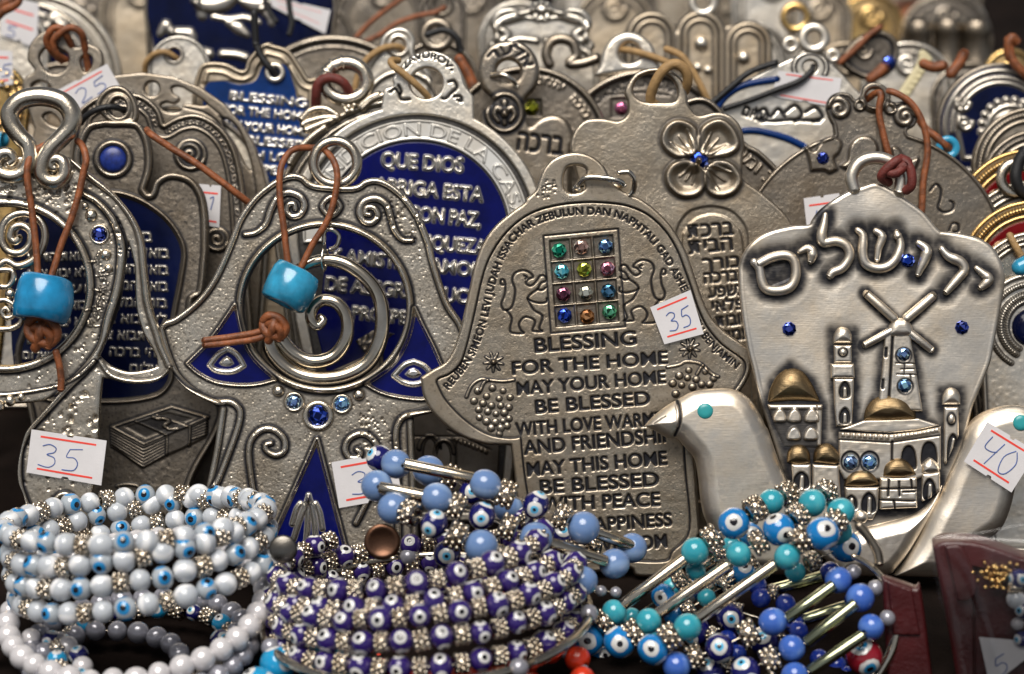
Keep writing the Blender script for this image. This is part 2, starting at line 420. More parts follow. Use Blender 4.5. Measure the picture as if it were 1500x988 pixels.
def metal(name, col, rough=0.34, grain=2600, bump=0.25, second=(0.012, 0.012, 0.016), blot=0.35, brushed=None, sec_metal=0.5, sec_rough=0.45, coat=0.0):
    m, t, p = new_mat(name); L = t.links.new
    tc = nd(t, 'ShaderNodeTexCoord'); o = tc.outputs['Object']
    big = nd(t, 'ShaderNodeTexNoise', Scale=90.0, Detail=6.0, Roughness=0.65); L(o, big.inputs['Vector'])
    fine = nd(t, 'ShaderNodeTexNoise', Scale=float(grain), Detail=4.0, Roughness=0.6)
    if brushed:
        mp = nd(t, 'ShaderNodeMapping'); mp.inputs['Scale'].default_value = brushed; mp.inputs['Rotation'].default_value = (0, math.radians(12), 0); L(o, mp.inputs['Vector']); L(mp.outputs[0], fine.inputs['Vector'])
    else: L(o, fine.inputs['Vector'])
    dk = tuple(c * (1 - blot) * f for c, f in zip(col, (0.96, 0.9, 0.82)))
    r1 = ramp(t, [(0.34, dk), (0.62, col)]); L(big.outputs['Fac'], r1.inputs['Fac'])
    at = nd(t, 'ShaderNodeAttribute', attribute_name='patina')
    # fine noise breaks the second colour up at its edge
    ad = nd(t, 'ShaderNodeMath', operation='MULTIPLY_ADD'); L(fine.outputs['Fac'], ad.inputs[0]); ad.inputs[1].default_value = 0.5; ad.inputs[2].default_value = -0.25
    am = nd(t, 'ShaderNodeMath', operation='MULTIPLY'); L(ad.outputs[0], am.inputs[0]); L(at.outputs['Fac'], am.inputs[1])
    as_ = nd(t, 'ShaderNodeMath', operation='ADD', use_clamp=True); L(at.outputs['Fac'], as_.inputs[0]); L(am.outputs[0], as_.inputs[1])
    sq = nd(t, 'ShaderNodeMath', operation='SUBTRACT'); sq.inputs[0].default_value = 2.0; L(as_.outputs[0], sq.inputs[1]); s2 = nd(t, 'ShaderNodeMath', operation='MULTIPLY', use_clamp=True); L(as_.outputs[0], s2.inputs[0]); L(sq.outputs[0], s2.inputs[1]); as_ = s2
    L(mixc(t, as_.outputs[0], r1.outputs[0], second), p.inputs['Base Color'])
    mr = nd(t, 'ShaderNodeMapRange'); L(as_.outputs[0], mr.inputs['Value']); mr.inputs['To Min'].default_value = 1.0; mr.inputs['To Max'].default_value = sec_metal; L(mr.outputs[0], p.inputs['Metallic'])
    rr = nd(t, 'ShaderNodeMapRange'); L(big.outputs['Fac'], rr.inputs['Value']); rr.inputs['From Min'].default_value = 0.3; rr.inputs['From Max'].default_value = 0.7
    rr.inputs['To Min'].default_value = rough * 1.25; rr.inputs['To Max'].default_value = rough * 0.8
    rm = nd(t, 'ShaderNodeMix'); L(as_.outputs[0], rm.inputs[0]); L(rr.outputs[0], rm.inputs[2]); rm.inputs[3].default_value = sec_rough; L(rm.outputs[0], p.inputs['Roughness'])
    b = nd(t, 'ShaderNodeBump', Strength=bump, Distance=0.0002); L(fine.outputs['Fac'], b.inputs['Height']); L(b.outputs[0], p.inputs['Normal'])
    if coat: p.inputs['Coat Weight'].default_value = coat; p.inputs['Coat Roughness'].default_value = 0.08
    return m
M = {}
M['silver'] = metal('antique_silver', (0.76, 0.69, 0.58), 0.24, 3200, 0.3)
M['silver_dark'] = metal('aged_pewter', (0.38, 0.33, 0.268), 0.31, 3600, 0.3)
M['pewter'] = metal('pewter', (0.45, 0.39, 0.31), 0.33, 3800, 0.35)
M['bright'] = metal('polished_silver', (0.78, 0.73, 0.64), 0.17, 2500, 0.1, blot=0.25)
M['satin'] = metal('satin_silver', (0.85, 0.785, 0.69), 0.39, 2600, 0.15, blot=0.2, brushed=(0.16, 1.0, 1.6))
M['pale'] = metal('pale_silver', (0.84, 0.79, 0.70), 0.36, 2200, 0.2, blot=0.2)
M['brass'] = metal('gilt_brass', (0.28, 0.205, 0.115), 0.38, 2600, 0.4, blot=0.4, brushed=(0.15, 1.0, 1.2))
M['warm'] = metal('beige_pewter', (0.52, 0.44, 0.335), 0.42, 2200, 0.2, blot=0.2)
M['gold'] = metal('gold_plate', (0.82, 0.55, 0.22), 0.27, 2500, 0.15, blot=0.3)
M['enamel'] = metal('cobalt_enamel', (0.003, 0.005, 0.092), 0.14, 700, 0.05, second=(0.66, 0.63, 0.57), blot=0.4, sec_metal=1.0, sec_rough=0.25)  # blues below too: base sunk for the shadow the front row casts on them
M['enamel_navy'] = metal('navy_enamel', (0.003, 0.006, 0.036), 0.16, 700, 0.05, second=(0.5, 0.46, 0.40), blot=0.4, sec_metal=1.0, sec_rough=0.28)
M['enamel_sky'] = metal('sky_enamel', (0.006, 0.035, 0.17), 0.2, 700, 0.05, second=(0.6, 0.57, 0.52), blot=0.3, sec_metal=1.0, sec_rough=0.3)
M['enamel_red'] = metal('red_enamel', (0.16, 0.004, 0.006), 0.2, 700, 0.05, second=(0.62, 0.44, 0.2), blot=0.3, sec_metal=1.0, sec_rough=0.3)
M['enamel_white'] = metal('white_enamel', (0.56, 0.56, 0.55), 0.22, 900, 0.05, second=(0.42, 0.40, 0.36), blot=0.06, sec_metal=1.0, sec_rough=0.3)
M['enamel_green'] = metal('green_enamel', (0.01, 0.05, 0.012), 0.2, 700, 0.05, second=(0.6, 0.55, 0.45), blot=0.3, sec_metal=1.0, sec_rough=0.3)
for k in ('enamel', 'enamel_navy', 'enamel_sky', 'enamel_red', 'enamel_white', 'enamel_green'):      # enamel is glass, not metal
    t = M[k].node_tree
    for n in t.nodes:
        if n.type == 'MAP_RANGE' and n.outputs[0].links and n.outputs[0].links[0].to_socket.name == 'Metallic': n.inputs['To Min'].default_value = 0.0
    p = t.nodes['Principled BSDF']; p.inputs['Specular IOR Level'].default_value = 0.25
def plain(name, col, rough=0.4, var=0.2, scale=300.0, bump=0.0, bscale=1500.0, **kw):
    m, t, p = new_mat(name); L = t.links.new
    tc = nd(t, 'ShaderNodeTexCoord'); n = nd(t, 'ShaderNodeTexNoise', Scale=scale, Detail=5.0); L(tc.outputs['Object'], n.inputs['Vector'])
    r = ramp(t, [(0.3, tuple(c * (1 - var) for c in col)), (0.7, tuple(min(c * (1 + var * 0.6), 1) for c in col))]); L(n.outputs['Fac'], r.inputs['Fac']); L(r.outputs[0], p.inputs['Base Color'])
    p.inputs['Roughness'].default_value = rough
    if bump:
        n2 = nd(t, 'ShaderNodeTexNoise', Scale=bscale, Detail=4.0); L(tc.outputs['Object'], n2.inputs['Vector'])
        b = nd(t, 'ShaderNodeBump', Strength=bump, Distance=0.0003); L(n2.outputs['Fac'], b.inputs['Height']); L(b.outputs[0], p.inputs['Normal'])
    for k, v in kw.items(): p.inputs[k].default_value = v
    return m
M['leather'] = plain('brown_leather', (0.23, 0.07, 0.022), 0.5, 0.6, 500, 0.6, 2600)
M['leather_red'] = plain('maroon_leather', (0.13, 0.02, 0.014), 0.6, 0.4, 500, 0.6, 2600)
M['leather_tan'] = plain('tan_waxed_cord', (0.36, 0.22, 0.09), 0.6, 0.3, 500, 0.7, 3000)
M['cord_black'] = plain('black_cord', (0.008, 0.008, 0.009), 0.5, 0.2, 500, 0.5, 3000)
M['paper'] = plain('white_paper', (0.60, 0.585, 0.60), 0.75, 0.05, 200, 0.1, 2500)
M['red_ink'] = plain('red_print', (0.75, 0.05, 0.03), 0.6, 0.1)
M['blue_ink'] = plain('blue_ballpoint_ink', (0.07, 0.12, 0.33), 0.5, 0.2)
M['bead_blue'] = plain('sky_blue_bead', (0.03, 0.29, 0.49), 0.22, 0.45, 220, 0.12, 700, **{'Coat Weight': 0.4})
M['bead_blue_dark'] = plain('strong_blue_bead', (0.012, 0.22, 0.45), 0.24, 0.4, 220, 0.12, 700, **{'Coat Weight': 0.4})
M['turquoise'] = plain('turquoise_stone', (0.03, 0.30, 0.32), 0.3, 0.15, 400)
M['cloth'] = plain('table_cloth', (0.008, 0.005, 0.004), 1.0, 0.6, 60, 0.5, 900, **{'Specular IOR Level': 0.08})
M['wood'] = plain('dark_wood', (0.10, 0.05, 0.026), 0.6, 0.5, 60, 0.4, 500)
def crystal(name, col, rough=0.04):
    m, t, p = new_mat(name); L = t.links.new
    g = nd(t, 'ShaderNodeNewGeometry'); wn = nd(t, 'ShaderNodeTexWhiteNoise', noise_dimensions='3D'); L(g.outputs['True Normal'], wn.inputs['Vector'])
    r = ramp(t, [(0.0, tuple(c * 0.06 for c in col)), (0.35, tuple(c * 0.5 for c in col)), (0.6, tuple(min(1, c * 1.2) for c in col)), (1.0, tuple(min(1, c * 2.2 + 0.15) for c in col))]); L(wn.outputs['Value'], r.inputs['Fac']); L(r.outputs[0], p.inputs['Base Color'])  # sparkle baked in: facets tinted dark to bright at random
    p.inputs['Metallic'].default_value = 0.9; p.inputs['Roughness'].default_value = rough; p.inputs['Coat Weight'].default_value = 0.3; p.inputs['Coat Roughness'].default_value = 0.02
    return m
for nm, c in dict(blue=(0.01, 0.06, 0.55), deep=(0.006, 0.03, 0.30), ice=(0.22, 0.36, 0.72), sky=(0.16, 0.34, 0.78), green=(0.0, 0.30, 0.17), peach=(0.78, 0.46, 0.36), aqua=(0.12, 0.62, 0.74), olive=(0.42, 0.46, 0.03),
                  pink=(0.78, 0.22, 0.30), mauve=(0.24, 0.06, 0.11), smoke=(0.42, 0.40, 0.31), teal=(0.02, 0.13, 0.24), amber=(0.46, 0.16, 0.03), mint=(0.10, 0.46, 0.22), lime=(0.5, 0.5, 0.02), rose=(0.5, 0.10, 0.22), clear=(0.72, 0.66, 0.58), gold=(0.75, 0.42, 0.1)).items():
    M['gem_' + nm] = crystal('crystal_' + nm, c)
def eye_mat(name, base, rings, rough=0.12):
    """glass lamp-work bead: dots at four directions round the string (local z); rings = (size, colour) from the centre out"""
    m, t, p = new_mat(name); L = t.links.new
    tc = nd(t, 'ShaderNodeTexCoord'); vn = nd(t, 'ShaderNodeVectorMath', operation='NORMALIZE'); L(tc.outputs['Object'], vn.inputs[0])
    sx = nd(t, 'ShaderNodeSeparateXYZ'); L(vn.outputs[0], sx.inputs[0])
    ax = nd(t, 'ShaderNodeMath', operation='ABSOLUTE'); ay = nd(t, 'ShaderNodeMath', operation='ABSOLUTE'); L(sx.outputs[0], ax.inputs[0]); L(sx.outputs[1], ay.inputs[0])
    mx = nd(t, 'ShaderNodeMath', operation='MAXIMUM'); L(ax.outputs[0], mx.inputs[0]); L(ay.outputs[0], mx.inputs[1])
    ac = nd(t, 'ShaderNodeMath', operation='ARCCOSINE'); L(mx.outputs[0], ac.inputs[0])
    no = nd(t, 'ShaderNodeTexNoise', Scale=500.0, Detail=2.0); L(tc.outputs['Object'], no.inputs['Vector'])
    oi = nd(t, 'ShaderNodeObjectInfo'); vm = nd(t, 'ShaderNodeVectorMath', operation='ADD'); L(tc.outputs['Object'], vm.inputs[0]); L(oi.outputs['Random'], vm.inputs[1]); L(vm.outputs[0], no.inputs['Vector'])
    ma = nd(t, 'ShaderNodeMath', operation='MULTIPLY_ADD'); L(no.outputs['Fac'], ma.inputs[0]); ma.inputs[1].default_value = 0.22; L(ac.outputs[0], ma.inputs[2])
    sb = nd(t, 'ShaderNodeMath', operation='SUBTRACT'); L(ma.outputs[0], sb.inputs[0]); sb.inputs[1].default_value = 0.11
    st = [(0.0, rings[0][1])]; 
    for (s0, _), (_, c1) in zip(rings, rings[1:] + [(0, base)]): st.append((s0, c1))
    r = ramp(t, st, 'CONSTANT'); L(sb.outputs[0], r.inputs['Fac']); L(r.outputs[0], p.inputs['Base Color'])
    p.inputs['Roughness'].default_value = rough; p.inputs['Coat Weight'].default_value = 0.5; p.inputs['Coat Roughness'].default_value = 0.05
    return m
WH, BK = (0.60, 0.60, 0.59), (0.006, 0.005, 0.008)
M['eye_white'] = eye_mat('white_eye_bead', (0.36, 0.40, 0.44), [(0.27, BK), (0.60, (0.02, 0.22, 0.50))])
M['eye_purple'] = eye_mat('purple_eye_bead', (0.024, 0.011, 0.115), [(0.23, BK), (0.50, WH)])
M['eye_navy'] = eye_mat('navy_eye_bead', (0.008, 0.009, 0.10), [(0.14, BK), (0.30, (0.10, 0.42, 0.66)), (0.58, WH)])
M['eye_turq'] = eye_mat('turquoise_eye_bead', (0.008, 0.17, 0.46), [(0.22, BK), (0.54, WH)])
M['eye_sky'] = eye_mat('sky_blue_eye_bead', (0.012, 0.26, 0.50), [(0.16, BK), (0.46, WH)])
def cateye(name, col, hi):
    m, t, p = new_mat(name); L = t.links.new
    tc = nd(t, 'ShaderNodeTexCoord'); oi = nd(t, 'ShaderNodeObjectInfo'); mp = nd(t, 'ShaderNodeVectorRotate', rotation_type='EULER_XYZ'); L(tc.outputs['Object'], mp.inputs['Vector'])
    cb = nd(t, 'ShaderNodeCombineXYZ'); ml = nd(t, 'ShaderNodeMath', operation='MULTIPLY'); L(oi.outputs['Random'], ml.inputs[0]); ml.inputs[1].default_value = 6.28; L(ml.outputs[0], cb.inputs[0]); L(ml.outputs[0], cb.inputs[2]); L(cb.outputs[0], mp.inputs['Rotation'])
    nm = nd(t, 'ShaderNodeVectorMath', operation='NORMALIZE'); L(mp.outputs[0], nm.inputs[0]); sx = nd(t, 'ShaderNodeSeparateXYZ'); L(nm.outputs[0], sx.inputs[0])
    r = ramp(t, [(0.0, col), (0.52, col), (0.66, hi), (0.78, hi), (0.9, col)]); 
    mr = nd(t, 'ShaderNodeMapRange'); L(sx.outputs[0], mr.inputs['Value']); mr.inputs['From Min'].default_value = -1; L(mr.outputs[0], r.inputs['Fac']); L(r.outputs[0], p.inputs['Base Color'])
    p.inputs['Roughness'].default_value = 0.12; p.inputs['Subsurface Weight'].default_value = 0.25; p.inputs['Subsurface Radius'].default_value = (0.002, 0.002, 0.003); p.inputs['Coat Weight'].default_value = 0.3
    return m
M['cat_white'] = cateye('white_glass_bead', (0.46, 0.49, 0.53), (0.76, 0.77, 0.79))
M['cat_blue'] = cateye('pale_blue_glass_bead', (0.13, 0.22, 0.42), (0.22, 0.33, 0.54))
M['cat_turq'] = cateye('turquoise_glass_bead', (0.03, 0.29, 0.37), (0.06, 0.36, 0.43))
M['cat_royal'] = cateye('royal_blue_glass_bead', (0.045, 0.12, 0.44), (0.08, 0.18, 0.52))
M['cat_cobalt'] = cateye('cobalt_glass_bead', (0.01, 0.03, 0.25), (0.02, 0.05, 0.3))
M['coral'] = plain('coral_red_bead', (0.55, 0.035, 0.01), 0.25, 0.15, 300, **{'Coat Weight': 0.3})
M['pearl'] = plain('grey_pearl', (0.60, 0.58, 0.595), 0.12, 0.06, 200, **{'Metallic': 0.15, 'Coat Weight': 0.8, 'Coat Roughness': 0.08, 'Sheen Weight': 0.1})
M['pearl_smoke'] = plain('smoky_pearl', (0.26, 0.26, 0.30), 0.2, 0.1, 200, **{'Metallic': 0.3, 'Coat Weight': 0.8, 'Coat Roughness': 0.08})
M['rhine'] = metal('rhinestone_silver', (0.60, 0.54, 0.46), 0.14, 2500, 0.1, blot=0.3)
M['steel'] = metal('steel_tube', (0.66, 0.60, 0.50), 0.16, 900, 0.04, blot=0.25)
M['steel_green'] = metal('iridescent_tube', (0.40, 0.43, 0.29), 0.16, 900, 0.04, blot=0.3)
M['maroon'] = plain('maroon_leatherette', (0.055, 0.008, 0.009), 0.32, 0.35, 120, 0.4, 1300)
m_, t_, p_ = new_mat('clear_plastic'); t_.nodes.remove(p_); tr_ = t_.nodes.new('ShaderNodeBsdfTransparent'); gl_ = t_.nodes.new('ShaderNodeBsdfGlossy'); gl_.inputs['Roughness'].default_value = 0.12; fr_ = t_.nodes.new('ShaderNodeFresnel'); fr_.inputs['IOR'].default_value = 1.55
ms_ = t_.nodes.new('ShaderNodeMixShader'); t_.links.new(fr_.outputs[0], ms_.inputs[0]); t_.links.new(tr_.outputs[0], ms_.inputs[1]); t_.links.new(gl_.outputs[0], ms_.inputs[2]); t_.links.new(ms_.outputs[0], t_.nodes['Material Output'].inputs['Surface'])
M['plastic'] = m_

# ---------------------------------------------------------------- small parts
def gem(pl, cx, cy, r, mat, parent, h=0.0, name='crystal', rot=None):
    rot = random.uniform(0, 6.28) if rot is None else rot; n = 8; V = []; k = pl.k; c0 = pl(cx, cy, h)
    def ring(rr, hh, off): return [c0 + k * (rr * math.cos(rot + off + i * 2 * math.pi / n) * pl.u + rr * math.sin(rot + off + i * 2 * math.pi / n) * pl.v + hh * pl.n) for i in range(n)]
    V = ring(r, -0.25 * r, 0) + ring(r, 0.06 * r, 0) + ring(r * 0.8, 0.26 * r, math.pi / n) + ring(r * 0.5, 0.40 * r, 0); F = []
    for i in range(n):
        j = (i + 1) % n
        F += [(i, j, n + j, n + i), (n + i, n + j, 2 * n + i), (n + j, 2 * n + j, 2 * n + i), (2 * n + i, 2 * n + j, 3 * n + j), (2 * n + i, 3 * n + j, 3 * n + i)]
    F.append(tuple(range(3 * n, 4 * n))); F.append(tuple(reversed(range(n))))
    return mk(name, np.array(V), F, M['gem_' + mat], parent, False)
def bezel(pl, cx, cy, ro, ri, mat, parent, h=0.0, ht=None, name='bezel'):
    m = (ro + ri) / 2; t = (ro - ri) / 2; ht = t * 1.1 if ht is None else ht
    prof = [(ro, -2), (ro, 0)] + [(m + t * math.cos(a), ht * math.sin(a)) for a in np.linspace(0.1, math.pi - 0.1, 8)] + [(ri, 0), (ri, -2)]
    V, F = plathe(pl, cx, cy, prof, 32, h); return mk(name, V, F, M[mat], parent)
def ball(pl, cx, cy, r, mat, parent, h=0.0, name='bead_boss', hs=0.85):
    V, F = plathe(pl, cx, cy, [(r, -2)] + [(r * math.cos(a), hs * r * math.sin(a)) for a in np.linspace(0, math.pi / 2 - 0.01, 8)] + [(0, hs * r)], 20, h); return mk(name, V, F, M[mat], parent)
def relief_part(name, pl, poly, mat, parent, h=0.0, thick=4.0, edge=3.0, cell=1.0, fn=None, soft=1, label=None):
    r = Relief(pl, poly, cell, edge, 44); r.inv = isinstance(mat, str) and mat.startswith('enamel') and mat != 'enamel_white'
    if fn: fn(r)
    return r.build(name, M[mat] if isinstance(mat, str) else mat, parent, thick, h, soft, label)
DIG = {'3': [[(.1, .1), (.45, 0), (.8, .12), (.75, .32), (.4, .45), (.8, .55), (.9, .8), (.6, 1), (.05, .95)]],
       '5': [[(.95, 0), (.3, .08)], [(.3, .08), (.2, .42), (.6, .42), (.85, .65), (.7, .95), (.1, 1)]],
       '4': [[(.1, .0), (.05, .45), (.5, .5), (.85, .4)], [(.95, .0), (.6, 1.0)]], '0': [[(.5, 0), (.1, .4), (.3, .95), (.75, .9), (.95, .4), (.6, .02)]],
       '2': [[(.1, .15), (.5, 0), (.8, .2), (.6, .6), (.1, .98), (.9, .95)]], '1': [[(.3, .1), (.6, 0), (.5, 1)]]}
def sticker(pl, quad, digits, parent, h, lines=(0.14, 0.86), dbox=(0.14, 0.28, 0.8, 0.76), label=None, notch=True, ink_r=0.9, top=None):
    """price sticker: quad = photo corners TL, TR, BR, BL; digits laid in dbox (fractions)"""
    q = np.array(quad, float)
    def at(u, v): return (1 - v) * ((1 - u) * q[0] + u * q[1]) + v * ((1 - u) * q[3] + u * q[2])
    pu = [(0, 0), (.46, 0), (.48, .05), (.55, .05), (.57, 0), (1, 0), (1, 1), (.57, 1), (.55, .95), (.48, .95), (.46, 1), (0, 1)] if notch else [(0, 0), (1, 0), (1, 1), (0, 1)]
    P = [at(u, v) for u, v in pu]; n = len(P); mb = MB()
    curl = lambda p: h + 0.9 * ((p[0] - q[0][0]) / 60.0) ** 2 * 0.5
    V = [pl(p[0], p[1], curl(p)) for p in P] + [pl(p[0], p[1], curl(p) - 1.0) for p in P]
    T = tessellate_polygon([[Vector((p[0], p[1], 0)) for p in P]]); F = [tuple(reversed(t)) for t in T] + [tuple(i + n for i in t) for t in T] + [(i, (i + 1) % n, (i + 1) % n + n, i + n) for i in range(n)]
    mb.add(V, F, 0)
    for v in lines:
        a, b = at(0.13, v), at(0.87, v); w = (at(0, v + 0.022) - at(0, v - 0.022)) / 2
        c = [a - w, b - w, b + w, a + w]; V = [pl(p[0], p[1], curl(p) + 0.35) for p in c] + [pl(p[0], p[1], curl(p) - 0.3) for p in c]
        mb.add(V, [(3, 2, 1, 0), (0, 1, 5, 4), (1, 2, 6, 5), (2, 3, 7, 6), (3, 0, 4, 7)], 1)
    x0, y0, x1, y1 = dbox; nn = max(len(digits), 1); cw = (x1 - x0) / nn
    for i, dg in enumerate(digits):
        for st in DIG[dg]:
            pts = [at(x0 + (i + 0.08 + 0.8 * (a + 0.12 * (1 - b))) * cw, y0 + b * (y1 - y0)) for a, b in st]; S = spl(pts, False, 5)
            V, F = tube(pl(S[:, 0], S[:, 1], np.array([curl(p) for p in S]) + 0.2), ink_r * pl.k, 6, flat=1.0); mb.add(V, F, 2)
    return mb.build('price_sticker', [M['paper'], M['red_ink'], M['blue_ink']], parent, False, label)
def barrel(pl, c, ax, length, r, mat, parent, h, name='bead'):
    C = pl(c[0], c[1], h); a = pl(c[0] + ax[0], c[1] + ax[1], h) - C; a /= np.linalg.norm(a); a = a + pl.n * 0.12; a /= np.linalg.norm(a); k = pl.k; l = length / 2
    prof = [(r * 0.28, -l * 0.96), (r * 0.72, -l), (r * 0.86, -l * 0.93), (r * 0.95, -l * 0.6), (r, 0), (r * 0.97, l * 0.55), (r * 0.9, l * 0.92), (r * 0.78, l), (r * 0.28, l * 0.95), (r * 0.26, 0), (r * 0.28, -l * 0.96)]
    V, F = lathe(C, a, [(x * k, y * k) for x, y in prof], 32); u_ = (V - C) / (r * k); V = V + (V - C) * (0.018 * np.sin(3.1 * u_[:, :1] + 2.3 * u_[:, 2:] + c[0]) + 0.014 * np.sin(5.3 * u_[:, 2:] - 4.1 * u_[:, :1]))
    return mk(name, V, F, M[mat], parent)
def loop_cord(pl, strands, mat, r, h, label, cat='cord', name='leather_cord', group=None, parts=()):
    mb = MB()
    for s in strands: mb.add(*ptube(pl, s, r, h, 10, 8))
    V = np.concatenate(mb.V); base = V[V[:, 2].argmin()]
    t = thing(name, label, cat, base, group); mb.build('cord', [M[mat]], t)
    return t
# ---------------------------------------------------------------- setting
def build_table():
    n = 2; V = [(-2.2, -2.6, 0), (2.2, -2.6, 0), (2.2, 2.4, 0), (-2.2, 2.4, 0), (-2.2, -2.6, -0.03), (2.2, -2.6, -0.03), (2.2, 2.4, -0.03), (-2.2, 2.4, -0.03)]
    o = mk('table', V, [(0, 1, 2, 3), (7, 6, 5, 4), (0, 4, 5, 1), (1, 5, 6, 2), (2, 6, 7, 3), (3, 7, 4, 0)], M['cloth'], None, False); tag(o, 'dark cloth covered table top under all the trinkets', 'table', None, 'structure')
build_table()

# ---------------------------------------------------------------- blessing hamsa with twelve crystals
def build_blessing():
    pl = Pl(0.597, (850, 560))
    out = R4([(45, 95)]) * 2 + R3([(90, 960), (150, 925), (185, 870), (215, 780), (235, 690), (255, 600), (275, 510), (310, 420), (360, 350), (430, 290), (480, 255)]) + R3([(492, 235), (492, 235), (530, 200), (545, 160), (565, 110), (600, 70), (650, 45), (710, 38), (770, 55), (815, 90), (840, 130), (858, 168), (920, 210), (985, 240), (1060, 300), (1120, 370), (1170, 460), (1205, 560), (1240, 660), (1280, 740), (1340, 800), (1415, 850)]) \
        + [(1104, 513)] * 2 + [(1100, 545), (1086, 572), (1060, 600), (1035, 612), (1016, 622), (1016, 622), (1020, 690), (1026, 782), (1026, 782), (1006, 822), (996, 838), (990, 845), (990, 845), (935, 845), (925, 834), (905, 836), (800, 845), (800, 845), (776, 842), (768, 820), (758, 740), (752, 684), (748, 653), (748, 653)] \
        + R4([(360, 382), (300, 375), (200, 335), (110, 260), (60, 180)])
    hole = spl(R3([(655, 130), (672, 100), (720, 95), (745, 110), (742, 135), (728, 160), (740, 185), (720, 205), (680, 210), (655, 190), (650, 160)]), True, 5)
    r = Relief(pl, [spl(out, True, 6), hole], 0.8, 5.0, 30)
    inner = R4([(118, 105)]) + R3([(170, 975), (215, 930), (240, 860), (265, 760), (285, 670), (305, 580), (335, 490), (390, 400), (460, 330), (540, 285), (640, 260), (750, 250), (850, 254), (930, 268), (1010, 305), (1080, 370), (1130, 450), (1165, 540), (1190, 610), (1220, 700), (1260, 780), (1320, 850), (1390, 900), (1418, 932)])
    closed = spl(inner + [(1089, 550), (1072, 575), (1050, 590), (1018, 603), (1000, 612), (1000, 612), (1004, 690), (1010, 776), (985, 808), (975, 822), (930, 822), (915, 818), (800, 826), (790, 815), (776, 740), (768, 690), (763, 640), (763, 640)] + R4([(420, 352), (330, 335), (240, 280), (160, 200), (125, 140)]), True, 5)
    r.noise(0.16, 3); r.noise(0.2, 7); r.nz *= (r.sdist([closed], 20) > -1); r.region([closed], -3.4, 3.0); r.noise(0.06, 5); r.noise(0.7, 45); r.speck(0.22, 3, -0.3)
    r.groove(np.vstack([closed, closed[:1]]), 1.8, 1.8, 0.95)
    r.pits(r.scatter(500, closed, 10), 1.5, 0.5, 0.25)
    T = lambda s, a, b, cap: r.text(s, a, b, cap, -2.6, 0.95, 0.014, 1)
    T('BLESSING', (784, 517), (933, 505), 20); T('FOR THE HOME', (751, 549.5), (979, 533), 18.5); T('MAY YOUR HOME', (758, 579.5), (976, 561.5), 18.5); T('BE BLESSED', (785, 606.5), (953, 593), 19)
    T('WITH LOVE WARMTH', (756, 639.5), (990, 622), 19); T('AND FRIENDSHIP', (768, 667), (985, 647.5), 20); T('MAY THIS HOME', (773, 698.5), (978, 681), 19.5); T('BE BLESSED', (792, 724.5), (966, 712), 19.5)
    T('WITH PEACE', (794, 750), (967.5, 741.5), 19.5); T('AND HAPPINESS', (782, 786), (985, 771), 19); T('AND WISDOM', (804, 818), (978, 802.5), 19)
    arc = spl([(657, 572)] + R4([(230, 70), (275, 0)]) + R3([(315, 790), (340, 690), (360, 600), (395, 500), (440, 420), (500, 365), (560, 335), (640, 312), (740, 302), (840, 307), (910, 330), (970, 370), (1030, 430), (1080, 500), (1120, 570), (1150, 625), (1190, 735), (1230, 810), (1290, 880), (1380, 955)]), False, 8)
    r.text('REUBEN SIMEON LEVI JUDAH ISSACHAR ZEBULUN DAN NAPHTALI GAD ASHER JOSEPH BENJAMIN', None, None, 10.5, -2.2, 0.95, 0.016, 0, arc)
    # frame of the breastplate
    fr = np.array(R3([(566, 392), (882, 362), (912, 776), (598, 804)]))
    r.region([fr], -0.6, 2.0)
    fq = lambda u, v: (1 - v) * ((1 - u) * fr[0] + u * fr[1]) + v * ((1 - u) * fr[3] + u * fr[2])
    r.groove(np.vstack([fr, fr[:1]]), 1.6, 1.5, 0.95)
    ins = np.array([fq(.06, .04), fq(.94, .04), fq(.94, .96), fq(.06, .96)]); brown = []
    for i in range(3):
        for j in range(4):
            u0, u1 = .075 + i * .29, .075 + i * .29 + .265; v0, v1 = .055 + j * .226, .055 + j * .226 + .205
            cell = np.array([fq(u0, v0), fq(u1, v0), fq(u1, v1), fq(u0, v1)]); r.region([cell], -4.0, 1.5, 0.45, 0.5, 2.0)
    # rampant lions, engraved
    l1 = [[(398, 600), (386, 596), (386, 580), (398, 578), (405, 600), (402, 640), (388, 680), (400, 706), (426, 700), (440, 670), (446, 620), (434, 580), (445, 550), (480, 538), (508, 548), (522, 566), (503, 575), (492, 592), (512, 604), (535, 585), (552, 562), (572, 562), (578, 582), (556, 592), (540, 618), (514, 636)],
          [(540, 618), (560, 622), (578, 610)], [(514, 636), (500, 660), (545, 676), (578, 672), (580, 655)], [(500, 660), (525, 705), (562, 732), (548, 782), (562, 796), (534, 796), (520, 790), (530, 752), (490, 735), (463, 762), (470, 790), (482, 804), (432, 802), (425, 780), (432, 740), (410, 706)], [(484, 560), (496, 566), (490, 574)]]
    for p in l1: r.groove(spl(R3(p), False, 4), 1.7, 2.4, 0.95)
    for p in l1: r.groove(spl(R3([(1468 - x, y - 44) for x, y in p]), False, 4), 1.7, 2.4, 0.95)
    # vines
    for x, y in R4([(288, 152), (325, 175), (350, 140), (395, 152), (378, 185), (425, 180), (272, 195), (310, 205), (345, 215), (385, 215), (420, 222), (292, 232), (330, 240), (365, 250), (400, 245), (295, 265), (325, 282), (362, 285), (395, 280), (420, 270), (345, 310), (385, 310), (412, 300), (380, 334),
                    (1180, 65), (1140, 88), (1175, 97), (1212, 104), (1250, 70), (1285, 100), (1112, 120), (1150, 128), (1196, 136), (1235, 125), (1125, 165), (1268, 125)]): r.dome(x, y, random.uniform(4.3, 5.6), 0.6, 0.8, 2.0)
